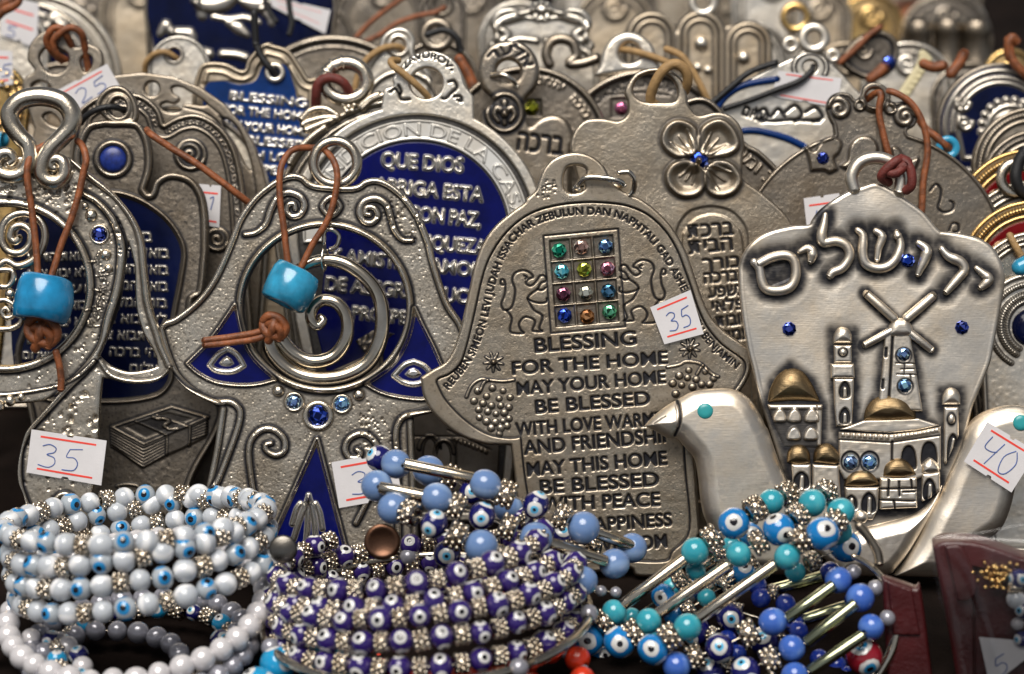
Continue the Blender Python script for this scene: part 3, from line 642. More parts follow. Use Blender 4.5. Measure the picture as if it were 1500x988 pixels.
    for p in ([(240, 178), (262, 130), (300, 104), (345, 108), (395, 112), (440, 106)], [(300, 150), (312, 120), (330, 108)], [(1090, 52), (1140, 42), (1170, 28), (1230, 38), (1275, 78), (1305, 92)], [(1215, 82), (1228, 60), (1240, 44)]): r.ridge(spl(R4(p), False, 5), 1.9, 0.9, 0.8, 1.8)
    for cx, cy in (R3([(355, 925)])[0], R3([(1185, 868)])[0]):
        for a in range(0, 360, 40): r.ridge([(cx, cy), (cx + 14 * math.cos(math.radians(a + 13)), cy + 14 * math.sin(math.radians(a + 13)))], (3.4, 0.8), 0.7, 0.8, 1.6)
    # worn casting marks under the loop
    r.pits([(x, y) for x, y in R3([(580 + random.gauss(0, 22), 185 + random.gauss(0, 20)) for _ in range(26)])], 2.4, 1.2, 0.5)
    t = thing('hamsa_plaque', 'pewter hamsa plaque engraved BLESSING FOR THE HOME with a grid of twelve coloured crystals', 'plaque', pl(880, 845), None)
    r.build('plate', M['pewter'], t, 13)
    P = R3([(632, 452), (725, 438), (828, 435), (643, 541), (738, 533), (836, 530), (650, 637), (745, 632), (840, 625), (655, 727), (750, 732), (845, 712)])
    for (x, y), c in zip(P, ['green', 'peach', 'sky', 'aqua', 'olive', 'pink', 'mauve', 'smoke', 'teal', 'blue', 'amber', 'mint']): gem(pl, x, y, 11.2, c, t, -3.0)
    # split ring
    mb = MB(); mb.add(*ptube(pl, R3([(715, 175, 2), (740, 150, 11), (800, 148, 13), (880, 160, 12), (905, 178, 8)]), 4.5, 0, 12)); mb.add(*ptube(pl, R3([(722, 196, -8), (700, 190, -16), (740, 170, -20), (880, 178, -14), (905, 178, 6)]), 4.0, 0, 12)); mb.build('split_ring', [M['bright']], t)
    mb = MB(); mb.add(*ptube(pl, R3([(880, 128, 10), (925, 125, 12), (948, 160, 8), (945, 200, 3), (930, 220, 0)]), 4.0, 0, 12)); mb.build('jump_ring', [M['bright']], t)
    sticker(pl, R3([(1016, 694), (1186, 620), (1242, 806), (1076, 850)]), '35', t, 3.5, (0.12, 0.84), (0.2, 0.3, 0.86, 0.74), None, False)
build_blessing()
# ---------------------------------------------------------------- open hamsa with the hanging spiral
def knot(pl, c, s, r, mat, parent, h, seed=0):
    mb = MB(); x, y = c
    mb.add(*ptube(pl, [(x - 0.9 * s, y - 0.5 * s, h), (x - 0.4 * s, y - 0.95 * s, h + 5), (x + 0.5 * s, y - 0.7 * s, h + 7), (x + 0.95 * s, y + 0.1 * s, h + 5), (x + 0.5 * s, y + 0.75 * s, h + 3), (x - 0.3 * s, y + 0.6 * s, h + 6), (x - 0.85 * s, y + 0.1 * s, h + 2), (x - 0.9 * s, y - 0.5 * s, h - 3)], r, 0, 10))
    mb.add(*ptube(pl, [(x - 0.7 * s, y - 0.1 * s, h - 2), (x - 0.1 * s, y - 0.25 * s, h + 9), (x + 0.55 * s, y + 0.3 * s, h + 8), (x + 0.3 * s, y + 0.95 * s, h + 2)], r, 0, 10))
    mb.add(*ptube(pl, [(x + 0.1 * s, y - 0.9 * s, h), (x - 0.05 * s, y - 0.1 * s, h + 11), (x - 0.35 * s, y + 0.8 * s, h + 4), (x - 0.5 * s, y + 1.1 * s, h - 1)], r, 0, 10))
    return mb.build('knot', [M[mat]], parent)
def build_spiral_hamsa():
    pl = Pl(0.604, (476, 520))
    out = [(463, 269)] + R1([(700, 230), (650, 217), (590, 230), (520, 270), (440, 340), (370, 440), (330, 540), (285, 650), (230, 760), (160, 850), (60, 930), (0, 955)]) + [(230, 481)] * 2 + [(237, 507), (247, 535), (256, 553), (272, 570), (291, 583), (310, 592), (322, 600), (322, 600), (313, 660), (301, 720), (290, 800), (286, 828), (286, 828), (620, 828), (620, 828), (614, 800), (608, 670), (606, 612), (606, 612), (640, 603), (665, 588), (684, 560), (697, 528)] + [(703, 520)] * 2 + [(688, 496)] \
        + R1([(1490, 960), (1430, 870), (1385, 750), (1355, 650), (1330, 550), (1280, 430), (1210, 330), (1130, 265), (1060, 240), (1000, 250)]) + [(516, 272)]
    C0 = (476, 450); hole = circ(*C0, 119, 116, 90)
    r = Relief(pl, [spl(out, True, 6), hole], 0.8, 4.0, 30)
    r.noise(0.34, 2.0); r.noise(0.15, 5); r.noise(0.6, 30); r.p += 0.14 * sm((r.s - 7) / 4); r.speck(0.4, 2.2, -0.1)
    r.pits(r.scatter(700, None, 12), 1.6, 0.7, 0.6)
    for cx, cy in ((600, 300), (610, 340), (585, 320), (535, 620), (550, 640)): r.pits([(cx + random.gauss(0, 12), cy + random.gauss(0, 14)) for _ in range(26)], 2.4, 1.8, 0.7)
    r.rim(5.0, 5.0, 1.1, 0.75, 5.0)
    leg_l = [(251, 551), (270, 569), (291, 580), (315, 589), (335, 589), (346, 594), (352, 604), (350, 622), (340, 652), (322, 699), (308, 735), (298, 828)]
    leg_r = [(640, 604), (607, 607), (592, 611), (583, 622), (580, 640), (582, 680), (584, 828)]
    for q in (leg_l, leg_r): r.ridge(spl(q, False, 6), 4.6, 1.0, 0.8, 5)
    r.ridge(np.vstack([circ(*C0, 125, 122, 90), circ(*C0, 125, 122, 90)[:1]]), 5.4, 1.0, 0.8, 5)
    # scrolls
    S = [[(405, 525), (460, 515), (510, 470), (535, 400), (570, 340), (620, 315), (680, 335), (702, 380), (680, 425), (640, 435), (612, 408), (622, 375), (650, 372), (656, 398)],
         [(1240, 555), (1190, 550), (1150, 500), (1130, 430), (1110, 375), (1060, 345), (1000, 360), (975, 410), (1000, 460), (1040, 465), (1068, 430), (1050, 393), (1015, 390), (1005, 418), (1028, 425)]]
    for q in S: r.ridge(spl(R1(q), False, 6), (3.4, 5.2, 5.0, 4.4, 3.6), 1.0, 0.85, 5)
    r.ridge(spl(R1([(835, 338), (880, 385), (835, 432), (790, 385)]), True, 8), 4.0, 1.0, 0.85, 4)
    for q in ([(455, 900), (436, 780), (424, 660), (440, 590), (490, 545), (550, 545), (600, 590), (602, 648), (560, 672), (515, 650), (508, 622), (535, 612)], [(960, 1010), (1040, 840), (1072, 700), (1066, 630), (1030, 580), (980, 565), (925, 590), (905, 640), (925, 680), (965, 685), (982, 660), (965, 645)]):
        r.ridge(spl(R2(q), False, 6), (4.2, 4.8, 4.6, 3.8), 1.0, 0.85, 5)
    # cells for the enamel
    tri_l = spl([(344, 447), (349, 470), (357, 500), (372, 527), (403, 556), (403, 556), (380, 562), (357, 564), (330, 562), (310, 557), (290, 546), (275, 533), (275, 533), (300, 508), (322, 480), (344, 447)], True, 4)
    tri_r = spl([(607, 452), (603, 480), (592, 510), (573, 538), (537, 563), (537, 563), (560, 575), (590, 582), (625, 584), (660, 572), (660, 572), (652, 550), (636, 512), (620, 480), (607, 452)], True, 4)
    tri_b = np.array([(464.5, 644), (395, 800), (388, 815), (510, 815), (505, 800)])
    for q, w in ((tri_l, 3.4), (tri_r, 3.4), (tri_b, 4.2)):
        r.region([q], -4.5, 2.0, 0.6); r.ridge(np.vstack([q, q[:1]]), w, 1.1, 0.8, 4)
    for q in ((466, 609.5, 25), (431, 589, 17), (501, 592, 17), (408, 573, 10), (526, 578.6, 10)): r.dome(q[0], q[1], q[2] * 0.6, 0.0, 0.9, q[2] * 0.6 + 3)
    t = thing('hamsa_plaque', 'antique silver hamsa with a spiral hanging in its ring and blue enamel corners', 'plaque', pl(450, 828), None)
    r.build('plate', M['silver'], t, 13)
    # hanging ring
    V, F = plathe(pl, 491, 238.5, [(24.5, -7), (24.5, 1), (26.5, 5), (31, 7.5), (36, 6), (39.5, 1), (39.5, -8), (24.5, -7)], 48); mk('hanging_loop', V, F, M['silver'], t)
    # enamel
    def motif(pts):
        def f(q):
            P = np.array(pts); c = P.mean(0); q.ridge(spl(pts, True, 5).tolist() + [spl(pts, True, 5)[0].tolist()], 3.6, 0.9, 0, clear=True)
            q.p = np.maximum(q.p, sm((1 - q.field(spl(pts, True, 5).tolist() + [spl(pts, True, 5)[0].tolist()], 4.4)) * 3))
            d = q.sdist([c + (P - c) * 0.42], 12); q.h += 3.0 * sm(d / 5 + 0.3); q.p = np.maximum(q.p, sm(d / 2 + 0.5)); q.noise(0.12, 14)
        return f
    def shrink(P, m): c = P.mean(0); return c + (P - c) * m
    relief_part('enamel_inlay', pl, tri_l, 'enamel', t, -2.6, 2, 0.8, 0.8, motif(R2([(228, 222), (228, 222), (270, 170), (318, 140), (318, 140), (365, 170), (398, 225), (398, 225), (350, 252), (300, 256), (255, 246)])))
    relief_part('enamel_inlay', pl, tri_r, 'enamel', t, -2.6, 2, 0.8, 0.8, motif(R2([(1148, 275), (1148, 275), (1200, 222), (1248, 205), (1248, 205), (1300, 228), (1340, 275), (1340, 275), (1290, 308), (1240, 318), (1190, 305)])))
    def lily(q):
        for p in ([(452, 728), (446, 745), (438, 765), (430, 790)], [(452, 728), (457, 745), (461, 770), (462, 800)], [(452, 726), (451, 760), (448, 800)], [(440, 738), (434, 748), (428, 768)], [(462, 738), (468, 752), (472, 775)]):
            q.ridge(spl(p, False, 5), (2.0, 4.0, 4.5), 0.8); q.p = np.maximum(q.p, sm((1 - q.field(spl(p, False, 5), 5)) * 3))
        q.noise(0.2, 16)
    relief_part('enamel_inlay', pl, tri_b, 'enamel', t, -2.6, 2, 0.8, 0.8, lily)
    for cx, cy, ro, ri, g in ((466, 609.5, 23.5, 13.5, 'blue'), (431, 589, 15.5, 9.5, 'ice'), (501, 592, 15.5, 9.5, 'sky')):
        bezel(pl, cx, cy, ro, ri, 'silver', t, -1.0, 5.0); gem(pl, cx, cy, ri + 0.6, g, t, 0.6)
    ball(pl, 408, 573, 8.6, 'silver', t, 0); ball(pl, 526, 578.6, 8.6, 'silver', t, 0)
    # the spiral that swings in the ring
    sp = [(430, 398), (450, 387), (475, 381), (504, 386), (533, 405), (553, 431), (560, 462), (556, 499), (538, 532), (504, 551), (463, 555), (428, 545), (402, 522), (394, 500), (401, 484), (413, 499), (430, 518), (457, 530), (487, 523), (506, 498), (508, 468), (495, 446), (475, 440), (459, 450), (455, 467), (464, 478), (473, 470), (468, 464)]
    rr = np.interp(np.linspace(0, 1, len(sp)), [0, 0.1, 0.3, 0.6, 0.9, 1], [7, 10, 12, 11, 8.5, 5]); mb = MB()
    mb.add(*ptube(pl, [(x, y, -6, q) for (x, y), q in zip(sp, rr)], 8, -6, 16)); mb.build('hanging_spiral', [M['steel']], t)
    mb = MB(); mb.add(*ptube(pl, R1([(800, 570, 4), (805, 510, 6), (840, 500, 6), (875, 530, 5), (865, 580, 3), (830, 600, 1)]), 3.2, 0, 10)); mb.add(*ptube(pl, R1([(795, 600, 4), (790, 650, 8), (800, 705, 0), (815, 650, -14), (815, 600, -6)]), 1.8, 0, 8)); mb.build('jump_ring', [M['bright']], t)
    sticker(pl, R2([(838, 706), (1150, 648), (1190, 878), (876, 934)]), '35', t, 6.0, (0.14, 0.86), (0.2, 0.3, 0.9, 0.78))
    # leather loop
    c = loop_cord(pl, [R1([(690, 690, 16), (750, 570, 16), (820, 460, 18), (855, 350, 18), (870, 240, 17), (850, 160, 11), (800, 100, -4), (770, 90, -14), (740, 88, -13), (660, 95, -2), (610, 140, 8), (585, 220, 16), (585, 350, 18), (605, 500, 18), (625, 690, 16)]),
                       [(400, 480, 22), (375, 488, 20), (340, 494, 17), (300, 499, 15)], [(400, 488, 20), (375, 497, 20), (340, 502, 17), (301, 506, 15)]], 'leather', 4.9, 16, 'brown leather loop with sky blue barrel bead hung on the spiral hamsa')
    barrel(pl, R1([(640, 786)])[0], (-0.5, 1), 58, 37.5, 'bead_blue', c, 24)
    knot(pl, (404, 480), 18, 6.6, 'leather', c, 22)
build_spiral_hamsa()

# ---------------------------------------------------------------- hammered hamsa at the left edge
def build_hammered_hamsa():
    pl = Pl(0.598, (60, 480))
    right = A1([(330, 400), (400, 430), (490, 500), (600, 590), (700, 700), (760, 800), (790, 900)]) + Y1([(800, 560), (812, 650), (830, 780), (880, 940)]) + C1([(900, 480)]) + C1([(948, 585)]) * 2 + C1([(900, 640), (820, 680), (700, 682), (620, 662)]) + C1([(562, 650)]) * 2 + C1([(550, 750), (540, 950)]) + [(140, 690), (134, 740), (128, 852)]
    ax = 8.0
    left = [(-118 + 16, 852), (-40, 852), (-40, 852), (-40, 742), (-27, 700), (-40, 640)]
    legl = [(40, 852), (40, 852), (38, 745), (27, 707), (27, 678), (35, 642), (43, 626), (64, 602), (88, 575), (88, 575), (60, 588), (20, 592), (-30, 590), (-80, 570)]
    out = right + [(128, 852)] + legl + [(-150, 560), (-180, 500), (-150, 420), (-120, 330), (-60, 262), (0, 236), (40, 228)]
    opening = spl(Y1([(700, 440), (684, 560), (655, 760), (605, 900)]) + C1([(590, 420), (545, 530)]) + C1([(545, 530), (600, 580), (700, 615), (800, 605), (862, 585)]) + C1([(862, 585), (850, 520), (790, 420), (752, 300), (740, 200), (738, 60)]) + Y1([(730, 530), (708, 450)]), True, 5)
    hole = circ(8, 419, 118, 116, 90)
    r = Relief(pl, [spl(out, True, 6), opening, hole], 0.8, 4.5, 30)
    r.noise(0.3, 3); r.noise(0.5, 9); r.noise(0.8, 30); r.p += 0.12 * sm((r.s - 6) / 5); r.speck(0.32, 3, -0.2)
    r.pits(r.scatter(190, None, 8), 3.4, 1.5, 0.6); r.pits(r.scatter(200, None, 8), 2.0, 1.0, 0.7)
    legp = np.array([(64, 610), (150, 560), (145, 640), (140, 700), (50, 700), (35, 650)]); r.pits(r.scatter(46, legp, 6), 5.0, 2.6, 0.6)
    top = np.array([(0, 245), (100, 240), (135, 275), (100, 300), (0, 290)]); r.pits(r.scatter(60, top, 5), 4.2, 2.6, 0.55)
    rim = right[:16]; r.ridge(spl([(107, 232)] + Y1([(440, 20), (520, 90), (640, 180), (730, 300), (775, 420), (790, 560), (800, 660), (815, 780), (862, 930)]) + C1([(885, 480), (930, 580)]), False, 6), (5, 6.5, 6.5, 6), 0.9, 0.5, 4)
    r.ridge(spl(C1([(935, 600), (880, 655), (780, 672), (680, 664), (600, 632), (550, 560)]), False, 6), 3.6, 0.9, 0.5, 4)
    r.ridge(np.vstack([circ(8, 419, 124, 122, 90), circ(8, 419, 124, 122, 90)[:1]]), 6.5, 1.0, 0.8, 5)
    cres = spl(Y1([(455, 165), (540, 215), (620, 310), (662, 430), (662, 560), (640, 700), (590, 860)]) + C1([(560, 470), (480, 590), (370, 700), (240, 840), (160, 930)]) + X1([(110, 660), (100, 760), (108, 870), (150, 985)]), False, 6)
    r.ridge(cres, (4, 6.5, 6.5, 6.5, 6.5, 5.5), 1.1, 0.85, 5)
    r.ridge(spl(C1([(520, 560), (430, 640), (330, 690), (200, 720), (60, 740), (0, 742)]), False, 6), 2.4, 0.9, 0.8, 3)
    r.groove(spl(Y1([(640, 300), (690, 430), (690, 560), (665, 740), (610, 890)]), False, 5), 3.0, 2.0, 0.9)
    band = spl(Y1([(520, 500), (560, 620), (550, 760), (500, 880)]), False, 5)
    for _ in range(60):
        a = band[random.randrange(len(band))] + np.array([random.gauss(0, 4), random.gauss(0, 4)]); r.ridge([a, a + np.array([random.gauss(0, 5), random.gauss(0, 5)])], 1.4, 0.9, 0.55, 2.5)
    r.ridge(spiral(93, 738, 18, 4, 60, -1.4, 40), (4.5, 3.5), 1.0, 0.85, 5); r.ridge(spl([(102, 754), (112, 770), (110, 800), (96, 850)], False, 5), 4.2, 1.0, 0.7, 4)
    t = thing('hamsa_plaque', 'hammered silver hamsa at left edge with thick curled hook and coiled wire ring', 'plaque', pl(60, 852), None)
    r.build('plate', M['silver'], t, 13)
    hk = A1([(310, 478), (288, 470), (286, 440), (318, 425), (352, 448), (358, 505), (322, 548), (268, 545), (232, 505), (240, 440), (280, 372), (340, 312), (390, 250), (398, 180), (345, 112), (240, 84), (132, 100), (66, 160), (66, 230), (112, 300), (160, 352), (170, 424), (140, 490), (80, 520), (15, 505), (-18, 450), (10, 400), (56, 396), (78, 430), (52, 456)])
    rr = np.interp(np.linspace(0, 1, len(hk)), [0, 0.12, 0.25, 0.45, 0.55, 0.75, 0.9, 1], [5.5, 9.5, 11.5, 14.5, 14.5, 11.5, 9.5, 5.5]); mb = MB()
    mb.add(*ptube(pl, [(x, y, 7, q) for (x, y), q in zip(hk, rr)], 9, 7, 18)); mb.build('hanging_loop', [M['silver']], t)
    # wire coil in the ring
    mb = MB()
    for q, w in (([(-40, 590), (30, 535), (100, 562), (190, 520), (238, 440), (242, 360), (205, 300), (135, 272), (62, 288), (15, 340), (8, 420), (45, 480), (110, 490), (160, 445), (166, 375), (120, 340), (72, 352), (55, 400), (82, 428), (106, 405)], 6.0),):
        mb.add(*ptube(pl, [p + (-3,) for p in Y1(q)], w, -3, 12))
    for q, w in (([(-20, 60), (60, 62), (72, 110), (40, 150), (0, 150)], 4.6), ([(-20, 230), (30, 225), (78, 260), (70, 310), (30, 322), (8, 290), (30, 268), (48, 286)], 3.8), ([(-10, 385), (60, 380), (110, 350), (118, 300), (100, 262)], 4.5)): mb.add(*ptube(pl, [p + (-3,) for p in C1(q)], w, -3, 12))
    mb.build('wire_coil', [M['silver']], t)
    for x, y, q in C1([(52, 190, 8), (122, 128, 8)]): ball(pl, x, y, q, 'silver', t, -6)
    for x, y, q in ((133.6, 316, 9.5), (124, 302, 6), (155, 373.6, 8.5), (159, 393.6, 6.5), (14.7, 587, 8.5), (31, 582, 6), (-2, 595, 9)): ball(pl, x, y, q, 'silver', t, 0)
    bezel(pl, 146, 344, 15.5, 10, 'silver', t, -1, 5); gem(pl, 146, 344, 10.5, 'deep', t, 0.6)
    sticker(pl, [(47.5, 629), (157.6, 645.5), (149.6, 711), (40, 692)], '35', t, 7, (0.13, 0.87), (0.1, 0.28, 0.72, 0.8))
    c = loop_cord(pl, [A1([(300, 330, -16), (260, 345, 2), (192, 390, 10), (165, 460, 18), (165, 560, 18), (185, 700, 16)]) + [tuple(p) for p in Y1([(205, 420, 16), (222, 620, 18)])], [tuple(p) for p in Y1([(292, 630, 18), (345, 450, 16), (392, 330, 16), (440, 180, 16)])] + A1([(468, 500, 16), (482, 430, 16), (460, 360, 8), (420, 322, -8)]), [tuple(p) for p in C1([(318, 505, 20), (335, 570, 18), (345, 650, 16), (343, 715, 15)])]], 'leather', 5.2, 16, 'brown leather loop with strong blue barrel bead hung from curled hook at left')
    barrel(pl, Y1([(258, 742)])[0], (-0.16, 1), 66, 43, 'bead_blue_dark', c, 26)
    knot(pl, (67, 486), 23, 7.4, 'leather', c, 24)
build_hammered_hamsa()

# ---------------------------------------------------------------- the city plaque with two doves
def build_city():
    pl = Pl(0.590, (1280, 560))
    out = R5([(440, 355), (440, 355), (480, 300), (560, 240), (640, 197), (700, 178), (762, 163), (830, 190), (920, 250), (1000, 310), (1060, 380), (1085, 405), (1085, 405), (1180, 415), (1280, 440), (1350, 490), (1395, 570), (1407, 660), (1385, 800), (1350, 985)]) + R6([(1330, 120), (1270, 270), (1240, 350)]) + [(1410, 660), (1380, 740), (1340, 800), (1300, 838), (1240, 838), (1190, 800), (1160, 730), (1135, 650)] + R6([(180, 280), (150, 150)]) + R5([(120, 985), (90, 800), (76, 650), (85, 550), (140, 460), (220, 408), (340, 378), (425, 372)])
    r = Relief(pl, spl(out, True, 6), 0.8, 7.0, 30)
    r.noise(0.08, 2.5); r.noise(0.12, 8); r.noise(1.8, 50); r.noise(7.0, 150); r.speck(0.10, 60, 0.0)
    t = thing('dove_plaque', 'satin silver plaque of domed city and windmill held between two turquoise-eyed doves', 'plaque', pl(1250, 843), None)
    L = [([(148, 556), (178, 592), (190, 655), (215, 695), (280, 702), (335, 680), (360, 622), (352, 555), (312, 526), (240, 536), (168, 572)], (5.5, 6.5, 6.5, 6.5)), ([(375, 510), (415, 492), (440, 505), (440, 535), (432, 560)], (3, 6, 7, 4)),
         ([(508, 318), (500, 370), (488, 430), (500, 462), (560, 455), (612, 478), (628, 530), (592, 588), (545, 610), (528, 632)], (3, 7, 6.5, 6.5, 6, 5)), ([(665, 398), (695, 430), (692, 510), (708, 566), (762, 590), (820, 580), (862, 536), (882, 470), (862, 408)], (4, 6.5, 6.5, 6.5, 6.5, 3.5)), ([(755, 402), (790, 432), (772, 490), (765, 552)], (4, 6, 5, 3.5)), ([(895, 460), (868, 430), (862, 405)], (2, 6, 3)),
         ([(968, 462), (1012, 498), (1000, 550), (982, 590), (968, 625)], (4, 7.5, 6, 3.5)), ([(1085, 490), (1120, 530), (1182, 560), (1200, 600), (1170, 640), (1135, 680), (1108, 712)], (4, 7, 6.5, 6, 4.5)), ([(1258, 588), (1300, 622), (1322, 645), (1300, 672), (1278, 690)], (3.5, 6.5, 6.5, 4))]
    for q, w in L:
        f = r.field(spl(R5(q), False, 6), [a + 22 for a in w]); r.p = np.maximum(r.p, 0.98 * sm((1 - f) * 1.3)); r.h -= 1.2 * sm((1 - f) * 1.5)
    memfill = np.array(R5([(180, 590), (330, 550), (345, 640), (220, 690)])); r.region([memfill], -2.0, 4.0, 0.95)
    # soft-edged dark band round the raised town
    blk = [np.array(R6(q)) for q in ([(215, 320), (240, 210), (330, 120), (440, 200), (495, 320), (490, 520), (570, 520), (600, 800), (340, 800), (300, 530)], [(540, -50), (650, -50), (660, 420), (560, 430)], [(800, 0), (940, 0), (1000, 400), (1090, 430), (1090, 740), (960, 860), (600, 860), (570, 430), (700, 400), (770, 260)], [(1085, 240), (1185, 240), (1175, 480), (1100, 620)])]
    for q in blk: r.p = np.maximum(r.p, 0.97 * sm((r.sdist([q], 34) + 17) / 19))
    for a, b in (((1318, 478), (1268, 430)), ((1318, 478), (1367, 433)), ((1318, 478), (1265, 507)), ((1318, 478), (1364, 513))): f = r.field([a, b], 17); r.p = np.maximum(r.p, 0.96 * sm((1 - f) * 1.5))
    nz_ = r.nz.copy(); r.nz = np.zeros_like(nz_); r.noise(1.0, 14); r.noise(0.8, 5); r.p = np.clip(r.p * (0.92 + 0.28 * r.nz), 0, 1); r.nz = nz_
    r.build('plate', M['satin'], t, 14)
    mb = MB()
    for q, w in L:
        S = spl(R5(q), False, 6); rad = 1.14 * np.interp(np.linspace(0, 1, len(S)), np.linspace(0, 1, len(w)), w); V, F = tube(pl(S[:, 0], S[:, 1], np.full(len(S), 1.5)), rad * pl.k, 14); mb.add(V, F)
    mb.build('lettering', [M['satin']], t)
    mb = MB(); mb.add(*ptube(pl, R5([(655, 200, -3), (640, 130, -3), (680, 62, -3), (760, 38, -3), (840, 62, -3), (886, 130, -3), (880, 215, -3)]), 9.5, -3, 16)); mb.build('hanging_loop', [M['pale']], t)
    for x, y, q, g in ((1330, 382, 10.5, 'blue'), (1156, 482, 10.5, 'deep'), (1409, 480, 10.5, 'deep')): gem(pl, x, y, q, g, t, 0.5)
    # windmill
    mb = MB()
    for a, b, w in (((1310, 468), (1268, 430), 6.8), ((1326, 468), (1367, 433), 7.2), ((1306, 484), (1266, 506), 5.8), ((1330, 486), (1364, 513), 6.0)):
        mb.add(*ptube(pl, [a + (5, w), ((a[0] + b[0]) / 2, (a[1] + b[1]) / 2, 6, w), b + (3, w * 0.9)], w, 5, 10))
    mb.build('windmill_sail', [M['satin']], t)
    def tower(q):
        q.groove([(1307, 486), (1304, 540), (1300, 604)], 2.6, 4, 1.0)
        for x, y in R6([(808, 55), (792, 212)]): q.groove([(x, y - 5), (x - 1, y + 6)], 3.2, 3, 1.0)
        for p in ([(855, 110), (955, 112)], [(900, 112), (898, 165)], [(860, 165), (965, 168)], [(930, 168), (932, 215)], [(880, 140), (950, 138)]): q.groove(R6(p), 1.2, 1.6, 0.9)
        for x, y in R6([(895, 72), (902, 225)]): q.dome(x, y, 11.5, -0.15, 0.9, 3)
        q.noise(0.5, 10); q.noise(0.2, 3)
    relief_part('windmill_tower', pl, spl(R6([(800, -45), (800, -45), (930, -45), (930, -45), (955, 120), (992, 350), (992, 350), (765, 350), (765, 350), (790, 120)]), True, 4), 'satin', t, 8, 9, 5, 0.8, tower)
    for x, y, g in ((1322.5, 519, 'ice'), (1324, 565, 'sky')): gem(pl, x, y, 10, g, t, 8.5)
    dm = lambda poly, mat, h=10, e=16, nm='dome': relief_part(nm, pl, spl(poly, True, 6), mat, t, h, h + 2, e, 0.8, lambda q: (q.noise(0.3, 9), q.noise(0.5, 16)))
    dm([(1301, 492), (1301, 480), (1308, 469), (1318, 466), (1329, 469), (1336, 480), (1336, 492), (1318, 495)], 'satin', 13, 12, 'windmill_cap')
    # minarets
    def mina(q):
        for p in R6([(600, 245), (600, 375)]): q.region([spl([(p[0] - 6, p[1] + 10), (p[0] - 7, p[1] - 4), (p[0] + 1, p[1] - 13), (p[0] + 8, p[1] - 4), (p[0] + 7, p[1] + 10)], True, 4)], -4, 2, 0.9); q.ridge([(p[0] + 1, p[1] - 2), (p[0] + 1, p[1] + 8)], 3, 1.0)
        q.noise(0.4, 9)
    relief_part('minaret', pl, np.array(R6([(545, 185), (650, 185), (645, 330), (640, 420), (560, 425), (550, 330)])), 'satin', t, 8, 9, 5, 0.8, mina)
    relief_part('minaret', pl, spl(R6([(548, 20), (548, 20), (638, 20), (638, 20), (638, 108), (638, 108), (550, 108), (550, 108)]), True, 4), 'satin', t, 8, 9, 5, 0.8, lambda q: (q.dome(*R6([(592, 55)])[0], 6, 0.9, 1, 4),))
    relief_part('minaret_balcony', pl, spl(R6([(532, 112), (532, 112), (648, 112), (648, 112), (652, 185), (652, 185), (532, 185), (532, 185)]), True, 4), 'satin', t, 11, 12, 6, 0.8, lambda q: q.noise(0.5, 6))
    dm(R6([(545, 12), (545, 12), (548, -30), (570, -65), (595, -72), (622, -62), (640, -30), (643, 12), (643, 12)]), 'satin', 10, 13)
    dm(R6([(1085, 320), (1085, 320), (1088, 275), (1108, 240), (1136, 230), (1164, 242), (1182, 275), (1182, 320), (1182, 320)]), 'satin', 10, 13)
    def mina2(q):
        q.dome(*R6([(1132, 388)])[0], 5.5, 0.9, 1, 4, 8); q.region([spl(R6([(1112, 600), (1115, 500), (1140, 462), (1165, 500), (1150, 600)]), True, 4)], -4, 2, 0.9); q.ridge(R6([(1145, 490), (1125, 590)]), 2, 1.0)
    relief_part('minaret', pl, np.array(R6([(1096, 328), (1170, 328), (1172, 470), (1130, 560), (1105, 618), (1096, 600)])), 'satin', t, 8, 9, 5, 0.8, mina2)
    # the big gilt dome and its house
    dm(R6([(218, 312), (218, 312), (232, 240), (270, 170), (335, 132), (400, 150), (448, 215), (480, 280), (490, 312), (490, 312), (360, 302)]), 'brass', 14, 26)
    def house(q):
        q.p += 0.75; q.h -= 2
        for x, y in R6([(278, 372), (352, 372), (437, 372), (350, 462), (433, 462)]):
            q.region([spl([(x - 10, y + 7), (x - 7, y - 5), (x, y - 10), (x + 7, y - 5), (x + 9, y + 7), (x, y + 9)], True, 4)], 6, 4, 0.0)
        q.region([np.array(R6([(215, 315), (495, 315), (495, 338), (215, 338)]))], 3, 3, 0.0); q.region([np.array(R6([(462, 315), (495, 315), (488, 520), (466, 520)]))], 3, 3, 0.1); q.noise(0.4, 7)
    relief_part('domed_house', pl, np.array(R6([(218, 315), (492, 315), (486, 530), (300, 530), (262, 440)])), 'satin', t, 6, 7, 4, 0.8, house)
    # citadel
    def wall(q):
        q.p += 0.1; q.noise(0.4, 6)
        for A, B, nn in (((578, 462), (825, 478), 9), ((845, 478), (1070, 440), 11)):
            for i in range(nn):
                u = (i + 0.5) / nn; x, y = R6([(A[0] + (B[0] - A[0]) * u, A[1] + (B[1] - A[1]) * u)])[0]; q.region([np.array([(x - 2.6, y - 4), (x + 2.6, y - 4), (x + 2.6, y + 3.4), (x - 2.6, y + 3.4)])], 2.6, 1.6, 0.0)
        q.groove(R6([(572, 490), (830, 505), (1075, 470)]), 1.6, 2, 0.95); q.groove(R6([(572, 450), (830, 462), (1075, 424)]), 1.4, 2, 0.95); q.groove(R6([(838, 500), (836, 600)]), 2.2, 3, 0.95)
        for cx, cy, rx in ((920, 575, 34), (1022, 555, 36)): q.region([spl(R6([(cx - rx, cy + 60), (cx - rx, cy - 10), (cx - rx * .6, cy - 44), (cx, cy - 54), (cx + rx * .6, cy - 44), (cx + rx, cy - 10), (cx + rx, cy + 60)]), True, 4)], -5, 2, 1.0)
        for cx, cy in R6([(630, 600), (725, 600)]): q.dome(cx, cy, 13.5, -0.25, 0.95, 3, 15)
